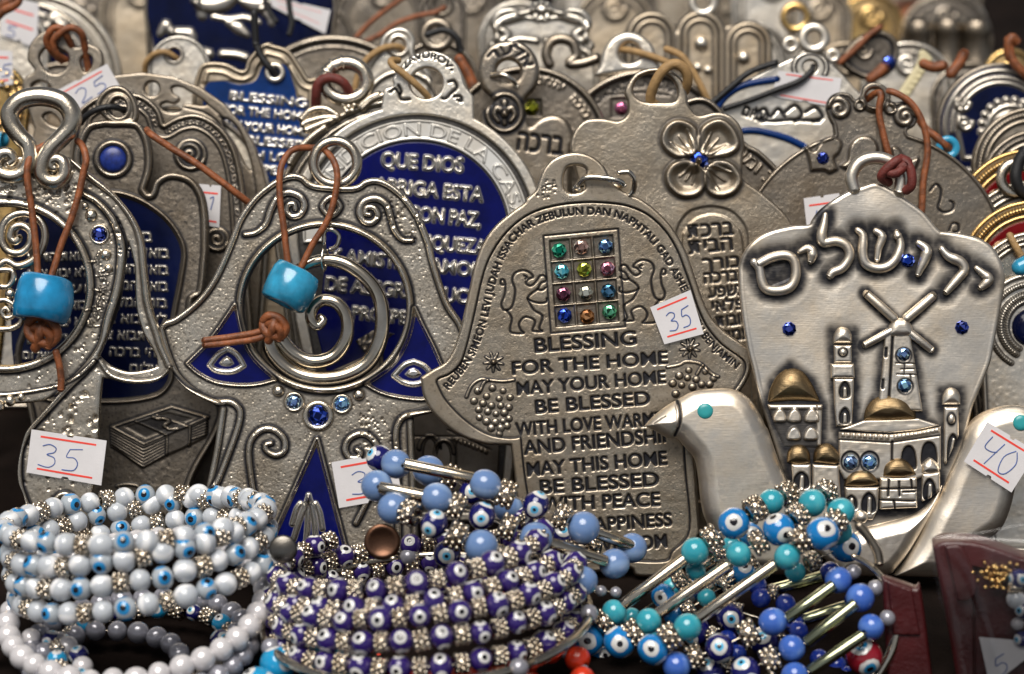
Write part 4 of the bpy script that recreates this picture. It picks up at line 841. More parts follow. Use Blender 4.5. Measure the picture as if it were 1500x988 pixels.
    relief_part('citadel_wall', pl, np.array(R6([(572, 448), (700, 458), (830, 464), (960, 450), (1082, 424), (1082, 640), (960, 690), (780, 690), (600, 690), (572, 640)])), 'satin', t, 8, 9, 4, 0.8, wall)
    relief_part('citadel_roof', pl, np.array(R6([(576, 440), (700, 395), (970, 385), (1078, 420), (960, 446), (830, 458), (700, 452)])), 'satin', t, 6, 7, 3, 0.8, lambda q: q.noise(0.8, 10))
    dm(R6([(692, 398), (692, 398), (704, 335), (750, 282), (832, 262), (905, 282), (955, 340), (968, 402), (968, 402), (830, 408)]), 'brass', 15, 24)
    for x, y, g in ((1245, 677.6, 'ice'), (1273, 677, 'sky')): gem(pl, x, y, 11, g, t, 7)
    # lower houses
    def hs_(arches):
        def f(q):
            q.noise(0.5, 7); q.p += 0.05
            for cx, cy, rx, ry in arches:
                q.region([spl(R6([(cx - rx, cy + ry), (cx - rx, cy - ry * .3), (cx, cy - ry), (cx + rx, cy - ry * .3), (cx + rx, cy + ry)]), True, 4)], -4, 2, 1.0); q.ridge(R6([(cx + 4, cy - ry * .3), (cx + 2, cy + ry)]), 3.5, 1.0)
        return f
    relief_part('small_house', pl, np.array(R6([(600, 725), (772, 725), (765, 840), (740, 890), (640, 890), (610, 830)])), 'satin', t, 12, 13, 5, 0.8, hs_([(632, 800, 26, 34), (720, 800, 32, 48)]))
    relief_part('small_house', pl, np.array(R6([(776, 680), (960, 676), (962, 830), (776, 838)])), 'satin', t, 12, 13, 5, 0.8, lambda q: (q.noise(0.5, 7), [q.groove(R6(p), 2.0, 3, 0.95) for p in ([(776, 735), (960, 732)], [(820, 690), (815, 770)], [(870, 700), (872, 770)], [(930, 690), (935, 730)], [(776, 790), (945, 795)], [(845, 795), (850, 832)], [(890, 750), (950, 748)])]))
    relief_part('small_house', pl, np.array(R6([(985, 660), (1076, 648), (1076, 740), (1030, 780), (985, 800)])), 'satin', t, 12, 13, 5, 0.8, hs_([(1022, 735, 28, 52)]))
    relief_part('small_house', pl, np.array(R6([(440, 612), (572, 618), (585, 800), (440, 800)])), 'satin', t, 10, 11, 5, 0.8, hs_([(520, 750, 34, 50)])); gem(pl, *R6([(532, 740)])[0], 8, 'sky', t, 9)
    relief_part('small_house', pl, np.array(R6([(335, 612), (432, 612), (432, 790), (350, 790)])), 'satin', t, 10, 11, 5, 0.8, hs_([(385, 690, 34, 40)]))
    dm(R6([(312, 605), (312, 605), (318, 550), (350, 518), (395, 518), (428, 555), (432, 610), (432, 610), (370, 618)]), 'brass', 15, 15)
    dm(R6([(445, 605), (445, 605), (452, 545), (490, 512), (535, 515), (575, 560), (578, 600), (555, 618), (555, 618)]), 'brass', 15, 15)
    dm(R6([(598, 722), (598, 722), (615, 672), (660, 645), (715, 645), (755, 675), (775, 715), (775, 715), (690, 728)]), 'brass', 17, 14)
    dm(R6([(790, 675), (790, 675), (800, 620), (845, 585), (895, 588), (935, 622), (960, 665), (960, 665), (880, 682)]), 'brass', 17, 14)
    dm(R6([(982, 655), (982, 655), (985, 615), (1010, 588), (1028, 580), (1055, 600), (1074, 630), (1070, 655), (1070, 655), (1025, 664)]), 'satin', 17, 12)
    ball(pl, *R6([(682, 875)])[0], 10, 'satin', t, 10, 'boss')
    # swept tails under the town
    def tail(q): q.h += 8 * sm((q.s) / 22); q.noise(0.3, 8); q.groove(spl(V4([(1040, 60), (980, 150), (920, 250), (860, 340), (790, 425)]), False, 5), 4, 4, 0.85)
    relief_part('tail', pl, spl([(1382, 706), (1382, 706), (1354, 742), (1327, 757), (1287, 767), (1260, 775), (1225, 800), (1225, 838), (1240, 843), (1298, 843), (1322, 825), (1345, 790), (1372, 740)], True, 5), 'satin', t, 8, 20, 12, 1.0, tail)
    # doves
    def dove(q, groove):
        q.h += 9 * sm(q.s / 26); q.noise(0.06, 4); q.noise(0.2, 16); q.noise(2.0, 70); q.groove(spl(groove, False, 5), 3.4, 3.5, 0.95)
    dl = R4([(993, 302), (993, 302), (1030, 262), (1080, 222), (1130, 192), (1200, 156), (1300, 143), (1380, 150), (1440, 190), (1480, 250), (1504, 300)]) + R6([(225, 450), (270, 580), (320, 700), (370, 820)]) + [(1184, 790), (1190, 842), (1190, 842), (1056, 842), (1056, 842), (1046, 790)] + R4([(1262, 720), (1242, 670), (1230, 600), (1222, 520), (1205, 440), (1165, 392), (1128, 352), (1100, 356), (1070, 342), (1030, 318)])
    def fl(q):
        dove(q, R4([(1130, 196), (1140, 240), (1138, 290), (1120, 340)])); q.groove(R4([(1030, 290), (1060, 268), (1080, 258)]), 1.0, 1, 0.7); q.ridge(R4([(1128, 215), (1133, 250), (1128, 300)]), 2.2, 0.6)
    relief_part('dove', pl, spl(dl, True, 6), 'satin', t, 10, 24, 13, 0.8, fl)
    dr = [(1545, 640), (1530, 612), (1505, 597), (1480, 594), (1452, 600), (1430, 612), (1415, 630), (1406, 655), (1396, 678), (1385, 702), (1376, 726), (1362, 752), (1345, 788), (1322, 826), (1310, 844), (1310, 844), (1400, 844), (1412, 815), (1440, 795), (1466, 775), (1480, 745), (1490, 705), (1502, 684), (1525, 668)]
    relief_part('dove', pl, spl(dr, True, 6), 'satin', t, 12, 26, 14, 1.0, lambda q: dove(q, [(1530, 600), (1522, 640), (1520, 670)]))
    for x, y, q in ((1031.6, 602, 11.6), (1491.5, 619, 11.6)):
        V, F = plathe(pl, x, y, [(q, -3), (q, 0.6), (q * 0.85, 2.2), (q * 0.5, 3.2), (0, 3.5)], 24, 18.5 if x < 1200 else 20.5); mk('eye', V, F, M['turquoise'], t)
    sticker(pl, [(1441, 617), (1513, 661), (1476, 720), (1407, 675)], '40', t, 29, (0.12, 0.86), (0.12, 0.22, 0.84, 0.8), 'white price sticker reading 40')
    c = loop_cord(pl, [R5([(905, 205, 4), (930, 180, 12), (930, 120, 14), (910, 70, 12), (880, 50, 8)]), R5([(880, 50, 8), (850, 62, 14), (800, 105, 12), (785, 140, 6), (830, 160, -8)]), R5([(830, 120, -8), (870, 95, 12), (900, 75, 12), (915, 60, 6), (880, 40, -4)]), R5([(800, 110, 8), (850, 120, 14), (905, 75, 13)])], 'leather_red', 7.0, 8, 'maroon leather cord knotted through the loop of the domed city plaque')
build_city()
# ---------------------------------------------------------------- second row
def rot(p, c, a):
    a = math.radians(a); return [(c[0] + (x - c[0]) * math.cos(a) - (y - c[1]) * math.sin(a), c[1] + (x - c[0]) * math.sin(a) + (y - c[1]) * math.cos(a)) for x, y in p]
def round_top(cx, cy, r, yb, w=None, n=40):
    w = r if w is None else w
    return np.vstack([circ(cx, cy, r, r, n, 180, 360), [(cx + w, yb), (cx - w, yb)]])
def build_blue_house_blessing():
    d = 0.628; pl = Pl(d, (610, 340)); yb = ybot(d) - 4; cx, cy, R = 610, 342, 189
    body = circ(cx, cy, R, R, 60, 165, 375).tolist() + [(cx + 178, 470), (cx + 150, 600), (cx + 135, yb), (cx - 135, yb), (cx - 150, 600), (cx - 178, 470)]
    hook = Z2([(712, 545), (722, 490), (770, 470), (765, 430), (800, 385), (840, 330), (905, 292), (980, 280), (1060, 300), (1120, 350), (1150, 410), (1168, 470), (1210, 530), (1214, 585)])
    # splice the shaped loop into the top of the disc
    B = np.array(body); a0 = hook[0]; a1 = hook[-1]
    th = np.degrees(np.arctan2(B[:, 1] - cy, B[:, 0] - cx)) % 360
    pre = [tuple(p) for p, t in zip(B, th) if 150 <= t < math.degrees(math.atan2(a0[1] - cy, a0[0] - cx)) % 360 and p[1] < cy + 60]; post = [tuple(p) for p, t in zip(B, th) if t > math.degrees(math.atan2(a1[1] - cy, a1[0] - cx)) % 360 and p[0] > cx and p[1] < cy + 60 or (t < 20)]
    post = sorted(post, key=lambda p: (math.degrees(math.atan2(p[1] - cy, p[0] - cx)) + 90) % 360)
    out = pre + list(map(tuple, spl(hook, False, 4))) + post + [(cx + 178, 470), (cx + 150, 600), (cx + 135, yb), (cx - 135, yb), (cx - 150, 600), (cx - 178, 470)]
    hole = circ(625, 122, 23.5, 22.5)
    r = Relief(pl, [np.array(out), hole], 1.0, 4.0, 30)
    r.noise(0.25, 3); r.noise(0.5, 20)
    inn = [np.vstack([circ(cx, cy, 174, 174, 60, 170, 370), [(cx + 160, 470), (cx + 136, 600), (cx + 122, yb - 14), (cx - 122, yb - 14), (cx - 136, 600), (cx - 160, 470)]])]
    r.region(inn, -6, 2.5, 0.75)
    arc = circ(625, 122, 37, 36, 30, 205, 335); r.text('•ZAVUROV•', None, None, 9.5, -2.0, 0.95, 0.012, 0, arc)
    for q in ([(755, 505), (780, 488), (800, 510), (815, 545), (860, 545)], [(800, 470), (815, 500), (808, 520)], [(1075, 450), (1105, 445), (1120, 480), (1090, 510), (1060, 540), (1040, 540)], [(1105, 530), (1140, 530), (1145, 555), (1125, 548)]): r.groove(spl(Z2(q), False, 5), 2.6, 3.5, 0.95)
    t = thing('house_plaque', 'round-topped silver plaque with cobalt panel of Spanish house blessing and white lettered band', 'plaque', pl(cx, yb), None)
    r.build('plate', M['pale'], t, 14)
    band = np.vstack([circ(cx, cy, 167, 167, 60, 175, 365), circ(cx, cy, 137, 137, 60, 365, 175)])
    def bf(q):
        q.rim(2.0, 1.6, 0.9, 0.9, 1.5)
        a = circ(cx, cy, 143, 143, 60, 199, 353); q.text('BENDICION DE LA CASA', None, None, 18, 2.6, 0.7, 0.012, 0, a); q.text('BENDICION DE LA CASA', None, None, 18, 0, -1, -0.012, 1, a)
    relief_part('lettered_band', pl, band, 'enamel_white', t, -2.5, 3, 1.2, 0.9, bf)
    fld = np.vstack([circ(cx, cy, 134, 134, 60, 170, 370), [(cx + 140, 440), (cx + 150, 470), (cx + 128, 560), (cx - 128, 560), (cx - 150, 470), (cx - 140, 440)]])
    def ff(q):
        q.noise(0.3, 14)
        for st, a, b, c in (('QUE DIOS', (558, 244), (678, 253), 21), ('ABRIGA ESTA', (548, 281), (707, 296), 20.5), ('CASA CON PAZ,', (534, 316), (703, 333), 20.5), ('RIQUEZA,', (612, 364), (716, 373), 20), ('COMO Y AMISTAD, AMOR', (392, 374), (706, 406), 19), ('DE ALEGRIA, MUCHA', (476, 425), (722, 448), 19.5), ('PROSPERIDAD', (515, 467), (668, 482), 18.5)):
            q.text(st, a, b, c, 4.2, 1.0, 0.010, 1, None, 2)
    relief_part('enamel_panel', pl, fld, 'enamel', t, -3.6, 2, 1.2, 0.9, ff)
    def low(q):
        q.noise(0.4, 8); q.p += 0.2
        for a in range(-100, 120, 36): q.ridge([(535, 512), (535 + 24 * math.cos(math.radians(a - 60)), 512 + 24 * math.sin(math.radians(a - 60)))], (7, 2), 0.6, 0.7, 3)
        q.region([spl([(565, 540), (565, 505), (580, 490), (596, 505), (596, 540)], True, 4)], -4, 2, 1.0); q.ridge(spl([(560, 540), (560, 500), (580, 484), (602, 500), (602, 540)], False, 4), 2.2, 1, 0.7, 3)
        for x in range(470, 700, 14): q.groove([(x, 552), (x + 2, 566)], 1.2, 1.5, 0.9)
        q.groove([(440, 552), (720, 560)], 1.4, 2, 0.9)
        for x0, y0, rr in ((630, 658, 16), (650, 664, 15)): q.region([spl([(x0 - 9, y0 + 16), (x0 - 8, y0 - 6), (x0, y0 - 15), (x0 + 8, y0 - 4), (x0 + 8, y0 + 18)], True, 4)], -4, 2, 1.0); q.ridge(circ(x0, y0, rr, rr + 4, 30, 180, 360), 2.2, 1, 0.7, 2)
        for i in range(9): q.region([np.array([(662 + 6 * i, 640 + 2.4 * i), (665 + 6 * i, 641 + 2.4 * i), (665 + 6 * i, 646 + 2.4 * i), (662 + 6 * i, 645 + 2.4 * i)])], 3, 1.5, 0)
        for p in ([(612, 690), (700, 702)], [(668, 650), (668, 700)], [(640, 690), (640, 720)], [(600, 640), (700, 640)], [(655, 630), (720, 660)]): q.groove(p, 1.3, 2, 0.9)
    relief_part('town_scene', pl, np.array([(cx - 126, 566), (cx - 128, 545), (cx - 70, 520), (cx - 90, 500), (cx - 60, 482), (cx - 20, 492), (cx + 20, 500), (cx + 60, 520), (cx + 128, 545), (cx + 118, 720), (cx - 118, 720)]), 'silver_dark', t, -2.2, 3, 1.5, 1.0, low)
    loop_cord(pl, [Z2([(800, 330, -8), (762, 335, 6), (770, 365, 12), (830, 410, 12), (900, 470, 8), (960, 530, -4), (985, 580, -14)])], 'leather_tan', 5.2, 8, 'tan waxed cord through the shaped loop above the white lettered band')
build_blue_house_blessing()

def build_hebrew_hamsa():
    d = 0.622; pl = Pl(d, (180, 400)); yb = ybot(d) - 2
    out = A1([(745, 215), (800, 270), (830, 360), (832, 480), (800, 590)]) + A1([(800, 590)]) + A1([(822, 608), (850, 540), (930, 497), (1040, 520), (1110, 600), (1138, 720), (1142, 900)]) + [(304, 380), (298, 430), (283, 445), (292, 500), (312, 560), (330, 600), (318, 640), (285, 700), (262, yb), (262, yb), (90, yb), (90, yb), (60, 700), (40, 600), (20, 520), (44, 440), (40, 330), (62, 275), (95, 280), (110, 262), (108, 225), (125, 185), (150, 176)] 
    out = [(165, 176)] + out
    r = Relief(pl, spl(out, True, 5), 1.0, 4.0, 30)
    r.noise(0.3, 2.6); r.noise(0.4, 8); r.p += 0.16 * sm((r.s - 12) / 5); r.speck(0.35, 2.6, -0.2)
    r.rim(5, 5.5, 1.0, 0.7, 4); r.groove(np.zeros((2, 2)), 1, 0)
    r.ridge(circ(165.7, 233.5, 24, 24, 60).tolist() + [tuple(circ(165.7, 233.5, 24, 24, 60)[0])], 4.2, 1.0, 0.7, 4)
    pan = spl([(120, 283), (165, 283), (190, 288), (214, 299), (240, 318), (259, 342), (269, 370), (264, 411), (254, 462), (250, 500), (252, 540), (245, 565), (222, 581), (160, 588), (60, 582), (20, 540), (20, 360), (60, 305)], True, 5)
    r.region([pan], -3, 2, 0.5); r.ridge(np.vstack([pan, pan[:1]]), 4.2, 1.0, 0.6, 4)
    # a bundle of notes
    n0 = X1([(612, 545), (940, 432), (1140, 492), (790, 640)]); r.region([np.array(X1([(612, 545), (940, 432), (1140, 492), (1130, 600), (778, 772), (608, 640)]))], 2.5, 3, 0.1)
    r.ridge(n0 + n0[:1], 2.0, 0.9, 0.8, 3); r.region([np.array(X1([(690, 545), (920, 465), (1060, 500), (800, 605)]))], -1.4, 2, 0.55)
    for i in range(7): y = i * 18; r.ridge(X1([(608 + i * 1, 560 + y * .85), (788, 655 + y), (915, 600 + y * .82)]), 1.5, 0.9, 0.75, 2)
    for i in range(6): y = i * 17; r.ridge(X1([(1048, 545 + y * .8), (1134, 505 + y * .9)]), 1.5, 0.9, 0.75, 2)
    r.region([np.array(X1([(745, 515), (860, 480), (1045, 545), (918, 590)]))], 1.6, 2, 0.7); r.region([np.array(X1([(918, 590), (1045, 545), (1040, 650), (915, 695)]))], 1.6, 2, 0.35)
    r.ridge(X1([(745, 515), (918, 590), (915, 695)]), 1.5, 0.9, 0.7, 2); r.ridge(X1([(860, 480), (1045, 545), (1040, 650)]), 1.5, 0.9, 0.7, 2)
    r.ridge(spl(X1([(975, 552), (930, 556), (900, 535), (930, 518), (905, 500), (865, 500), (840, 490)]), False, 5), 2.4, 1.0, 0.7, 2); r.ridge(spl(X1([(640, 870), (680, 860), (745, 865), (760, 885), (720, 905), (670, 900), (655, 880)]), False, 5), 2.0, 1.0, 0.7, 2)
    t = thing('hamsa_plaque', 'dark pewter hamsa with navy Hebrew panel, round blue stone and raised bundle of banknotes', 'plaque', pl(175, yb), None)
    r.build('plate', M['silver_dark'], t, 13)
    rg = Relief(pl, [spl(A1([(527, 150), (540, 80), (590, 32), (645, 20), (700, 40), (745, 100), (760, 170), (745, 225), (700, 240), (620, 232)]), True, 6), circ(174, 158, 11, 13)], 0.9, 4); rg.noise(0.3, 4); rg.rim(4, 4, 0.6); rg.build('hanging_loop', M['silver_dark'], t, 10, 2)
    V, F = plathe(pl, 165.7, 233.5, [(19.5, -3), (19, 1), (15, 3.5), (8, 5), (0, 5.4)], 32, 0); mk('stone', V, F, plain('lapis_stone', (0.012, 0.03, 0.20), 0.35, 0.5, 900), t)
    def tx(q):
        q.noise(0.2, 10); rows = ['בזה השער', 'בזאת הדירה', 'בזאת הדלת', 'בזאת המחלקה', 'בזה המקום', 'לא יבוא צער', 'לא תבוא צרה', 'תהי ברכה', 'ושלום']
        for i, st in enumerate(rows):
            y = 349 + i * 24.3; x1 = 248 - 0.9 * i if i else 222; L = 10.2 * len(st); q.text(st[::-1], (x1 - L, y + 5 - 0.03 * L), (x1, y + 5), 14.5, 3.2, 0.7, 0.006, 1)
        q.text('שלום'[::-1], (33, 526), (72, 527), 12, 3.2, 0.7, 0.006, 1)
        for i in range(6): st = rows[(i * 3 + 2) % 9]; q.text(st[::-1], (40, 384 + i * 24), (128, 381 + i * 24), 13.5, 3.2, 0.7, 0.006, 1)
    relief_part('enamel_panel', pl, pan, 'enamel_navy', t, -2.5, 2, 1.2, 0.9, tx)
    mb = MB(); mb.add(*ptube(pl, A1([(440, 225, -6), (470, 195, 4), (530, 160, 12), (600, 142, 12), (650, 145, 4), (680, 160, -12)]), 4.6, 0, 10)); V = np.concatenate(mb.V); c = thing('black_cord', 'short black cord through the loop over the round blue stone', 'cord', V[V[:, 2].argmin()]); mb.build('cord', [M['cord_black']], c)
build_hebrew_hamsa()

def build_chain_hamsa():
    d = 0.633; pl = Pl(d, (250, 300)); yb = ybot(d) - 2
    out = [(110, 175), (128, 150), (160, 136), (205, 138), (232, 158), (241, 181), (241, 181), (262, 170), (290, 167), (320, 182), (343, 212), (356, 260), (362, 330), (366, 420), (372, 520), (366, yb), (366, yb), (100, yb), (100, yb), (95, 400), (100, 250)]
    r = Relief(pl, spl(out, True, 5), 1.1, 4.0, 30); r.noise(0.3, 3); r.p += 0.22 * sm((r.s - 14) / 4)
    r.rim(4, 4.5, 1.1, 0.7, 4); r.rim(21, 2.5, 1.0, 0.7, 3)
    for k in range(44):     # chain pattern in the border
        a = spl(out[:14], False, 8); p = a[min(6 + k * 2, len(a) - 2)]; e = a[min(7 + k * 2, len(a) - 1)] - p; e = e / (np.linalg.norm(e) + 1e-9); n = np.array([-e[1], e[0]]); c = p + n * 13
        r.ridge(circ(c[0], c[1], 5.0, 2.6, 14, 0, 360, math.degrees(math.atan2(e[1], e[0])) + (18 if k % 2 else -18)).tolist(), 1.3, 1.0, 0.6, 2)
    for cx, cy, s in ((279, 227, 21), (318, 351, 16)):
        r.ridge(spiral(cx, cy, s, 2, 30, 2.0, 50), (3.4, 3.0), 1.0, 0.8, 4); r.ridge(circ(cx, cy, s, s, 40).tolist() + [(cx + s, cy)], 3, 1.0, 0.7, 3)
    t = thing('hamsa_plaque', 'dark pewter plaque with chain-link border and coiled spirals behind the Hebrew hamsa', 'plaque', pl(235, yb)); r.build('plate', M['silver_dark'], t, 12)
    sticker(pl, Y1([(1094, 112), (1214, 122), (1204, 352), (1080, 330)]), '1', t, 5.0, (0.2, 0.88), (0.3, 0.3, 0.9, 0.6))
    loop_cord(Pl(0.613), [A1([(790, 255, -30), (830, 290, 2), (950, 370, 4), (1080, 450, 6), (1230, 560, 4), (1320, 630, -2), (1400, 690, -14), (1460, 730, -30)])], 'leather', 5.2, 4, 'single straight brown leather strand slanting across the chain-bordered plaque')
build_chain_hamsa()

def build_cutout_disc():
    d = 0.648; pl = Pl(d, (230, 240)); yb = ybot(d) - 2; C = (205, 292)
    tre = Z1([(575, 420), (540, 420), (566, 350), (550, 275), (480, 240), (410, 258), (375, 180), (300, 155), (215, 185), (160, 250), (150, 330), (185, 385), (130, 430), (122, 490), (140, 560)])
    out = [(395, 290), (385, 248), (374, 214), (355, 182), (329, 152), (294, 128), (254, 112), (208, 106), (180, 109), (180, 109)] + [tuple(p) for p in spl(tre, False, 4)] + [(50, 190), (30, 260), (40, 360), (70, yb), (360, yb), (385, 380)]
    holes = [spl(Z1([(240, 270), (300, 262), (372, 300), (362, 370), (310, 405), (250, 385), (215, 320)]), True, 5), spl(Z1([(440, 330), (470, 300), (502, 320), (498, 365), (468, 395), (450, 375)]), True, 5), spl(Z1([(175, 465), (215, 445), (265, 465), (270, 495), (215, 500), (180, 490)]), True, 5),
             circ(*Z1([(832, 488)])[0], 10.5), spl(Z1([(945, 480), (1000, 482), (1120, 558), (1112, 580), (1010, 570), (980, 612), (910, 612), (880, 580), (910, 562), (955, 572), (985, 540), (950, 510)]), True, 4),
             spl(Z1([(1225, 650), (1290, 690), (1345, 800), (1380, 930), (1345, 900), (1290, 790), (1230, 700)]), True, 4), spl(Z1([(235, 640), (275, 620), (320, 660), (330, 700), (270, 680)]), True, 4)]
    r = Relief(pl, [np.array(out)] + holes, 1.1, 3.5, 24); r.noise(0.2, 3); r.noise(0.5, 30)
    for q in ([(1205, 640), (1225, 660)], [(1010, 590), (1120, 620), (1200, 680), (1230, 760)]): r.groove(spl(Z1(q), False, 4), 1.6, 1.6, 0.9)
    r.groove(circ(*C, 170, 170, 50, -60, 10), 1.4, 1.2, 0.8)
    t = thing('round_plaque', 'grey pierced metal disc with wavy cut-outs and a three-holed trefoil top', 'plaque', pl(210, yb)); r.build('plate', M['silver_dark'], t, 11)
    sticker(pl, Z1([(275, 520), (590, 352), (660, 475), (400, 640)]), '25', t, 4, (0.16, 0.95), (0.24, 0.32, 0.86, 0.82))
    loop_cord(pl, [Z1([(330, 330, -14), (275, 270, 2), (262, 215, 10), (300, 165, 14), (350, 165, 14), (375, 210, 8), (395, 270, -8)]), Z1([(355, 325, -10), (315, 300, 4), (300, 235, 12), (345, 185, 16), (400, 160, 16), (450, 185, 12), (462, 230, 4), (470, 320, -8), (478, 390, -14)])], 'leather', 5.2, 8, 'doubled brown leather cord looped through the three-holed trefoil')
build_cutout_disc()

def build_clover():
    d = 0.617; pl = Pl(d, (1000, 350)); yb = ybot(d) - 2
    out = Z3([(672, 560), (655, 500), (690, 430), (740, 388), (830, 370), (920, 392), (980, 450), (1000, 530), (1010, 580), (1060, 632), (1150, 615), (1230, 630), (1290, 690), (1312, 780), (1305, 860)]) + R5([(95, 110), (105, 150), (200, 220), (300, 310), (350, 380)]) + [(1172, 350), (1190, 410), (1195, 480), (1160, 560), (1120, 600), (1130, yb), (1130, yb), (880, yb), (880, yb), (876, 600), (835, 560), (815, 470), (835, 390), (860, 320), (846, 262)] + Z3([(358, 830), (362, 760), (395, 695), (450, 655), (540, 650), (620, 662), (668, 625)])
    hole = spl(Z3([(704, 510), (722, 440), (780, 405), (850, 398), (910, 430), (944, 490), (930, 552), (860, 560), (760, 556)]), True, 5)
    r = Relief(pl, [spl(out, True, 6), hole], 0.9, 5.0, 30); r.noise(0.2, 3); r.noise(0.15, 9); r.noise(1.4, 60)
    PT = [Z3([(1045, 840), (960, 868), (885, 830), (855, 770), (878, 700), (935, 662), (1000, 672), (1046, 712), (1056, 780)]), Z3([(1060, 835), (1062, 740), (1100, 682), (1180, 656), (1250, 706), (1282, 790), (1245, 842), (1150, 866), (1090, 855)]),
          Y3([(1080, 25), (1000, -20), (920, 0), (880, 60), (895, 130), (960, 182), (1045, 178), (1092, 130), (1094, 70)]), Y3([(1095, 40), (1108, 150), (1180, 184), (1262, 155), (1294, 80), (1240, 0), (1150, -15)])]
    for q in PT:
        P = spl(q, True, 6); d_ = r.sdist([P], 40); c = P.mean(0); r.nz *= 1 - 0.7 * sm(d_ / 6)
        r.h += 7.0 * sm(d_ / 5 + 0.6) * (1 - 0.0 * d_) - 8.0 * sm((d_ - 3.5) / 15); r.p = np.maximum(r.p, 0.55 * sm(1 - np.abs(d_ + 4) / 5)); r.p = np.maximum(r.p, 0.22 * sm((d_ - 8) / 12))
        v = np.array([1023, 236]) - c
        for k in (-0.25, 0, 0.25): w_ = np.array([-v[1], v[0]]) * k; r.ridge([c - v * 0.1 + w_ * 1.4, (1023, 236)], (1.2, 5.0), 0.7)
    # arched tablet
    tab = spl(Y3([(935, 470), (945, 350), (1000, 268), (1080, 238), (1160, 235), (1250, 265), (1320, 350), (1335, 470)]) + [(1100, 440), (1110, 560), (1110, 720), (1000, 720), (985, 560)], True, 5)
    r.region([tab], -2.2, 3.5, None, 0.3, 4)
    ins = spl(Y3([(972, 470), (985, 370), (1040, 305), (1120, 278), (1200, 290), (1260, 340), (1300, 420)]) + [(1092, 440), (1100, 560), (1098, 710), (1008, 710), (998, 560)], True, 5); r.region([ins], 1.8, 3)
    for st, a, b, c in (('ברכת', (1008, 349), (1075, 344), 21), ('הבית', (1010, 373), (1074, 366), 21), ('בורך', (1030, 396), (1086, 391), 18), ('בברכה', (1032, 416), (1094, 411), 17), ('כשפע', (1038, 437), (1092, 432), 17), ('ופלאי', (1044, 458), (1098, 452), 17), ('טובות', (1050, 480), (1100, 474), 17), ('תמיד', (1054, 502), (1102, 496), 17)): r.text(st[::-1], a, b, c, -2.2, 0.85, 0.014, 1)
    t = thing('clover_plaque', 'grey pewter plaque with large four-leaf clover, blue centre stone and arched Hebrew tablet', 'plaque', pl(1005, yb)); r.build('plate', M['pewter'], t, 13)
    gem(pl, 1024, 235, 14, 'blue', t, 3)
    loop_cord(pl, [Z3([(860, 590, -14), (800, 550, -6), (815, 470, 6), (865, 390, 14), (930, 356, 14), (985, 392, 10), (1000, 445, 2), (985, 500, -12)])], 'leather_tan', 7.5, 8, 'thick tan cord looped through the wide eye above the clover')
build_clover()

def build_hebrew_rim():
    d = 0.631; pl = Pl(d, (1080, 300)); yb = ybot(d) - 2
    out = [(985, 160), (1000, 148), (1029, 142), (1055, 158), (1090, 206), (1114, 221), (1140, 246), (1163, 276), (1180, 308), (1190, 335), (1203, 400), (1208, 480), (1200, yb), (1200, yb), (940, yb), (940, yb), (900, 400), (900, 260), (940, 190)]
    r = Relief(pl, spl(out, True, 5), 1.0, 3.5, 46); r.noise(0.25, 3); r.rim(4.5, 4.5, 1.0, 0.7, 4); r.p += 0.25 * sm((r.s - 9) / 3) * (r.s < 40)
    pth = spl([(1082, 222), (1100, 240), (1126, 262), (1148, 292), (1166, 330), (1176, 370)], False, 8); pth = pth + np.array([-2, 8])
    r.text('ישש ידרוב ומן'[::-1], None, None, 19, 3.4, -1, 0.012, 1, pth)
    t = thing('round_plaque', 'grey round plaque with raised Hebrew border showing right of the clover plaque', 'plaque', pl(1070, yb)); r.build('plate', M['silver_dark'], t, 11)
build_hebrew_rim()

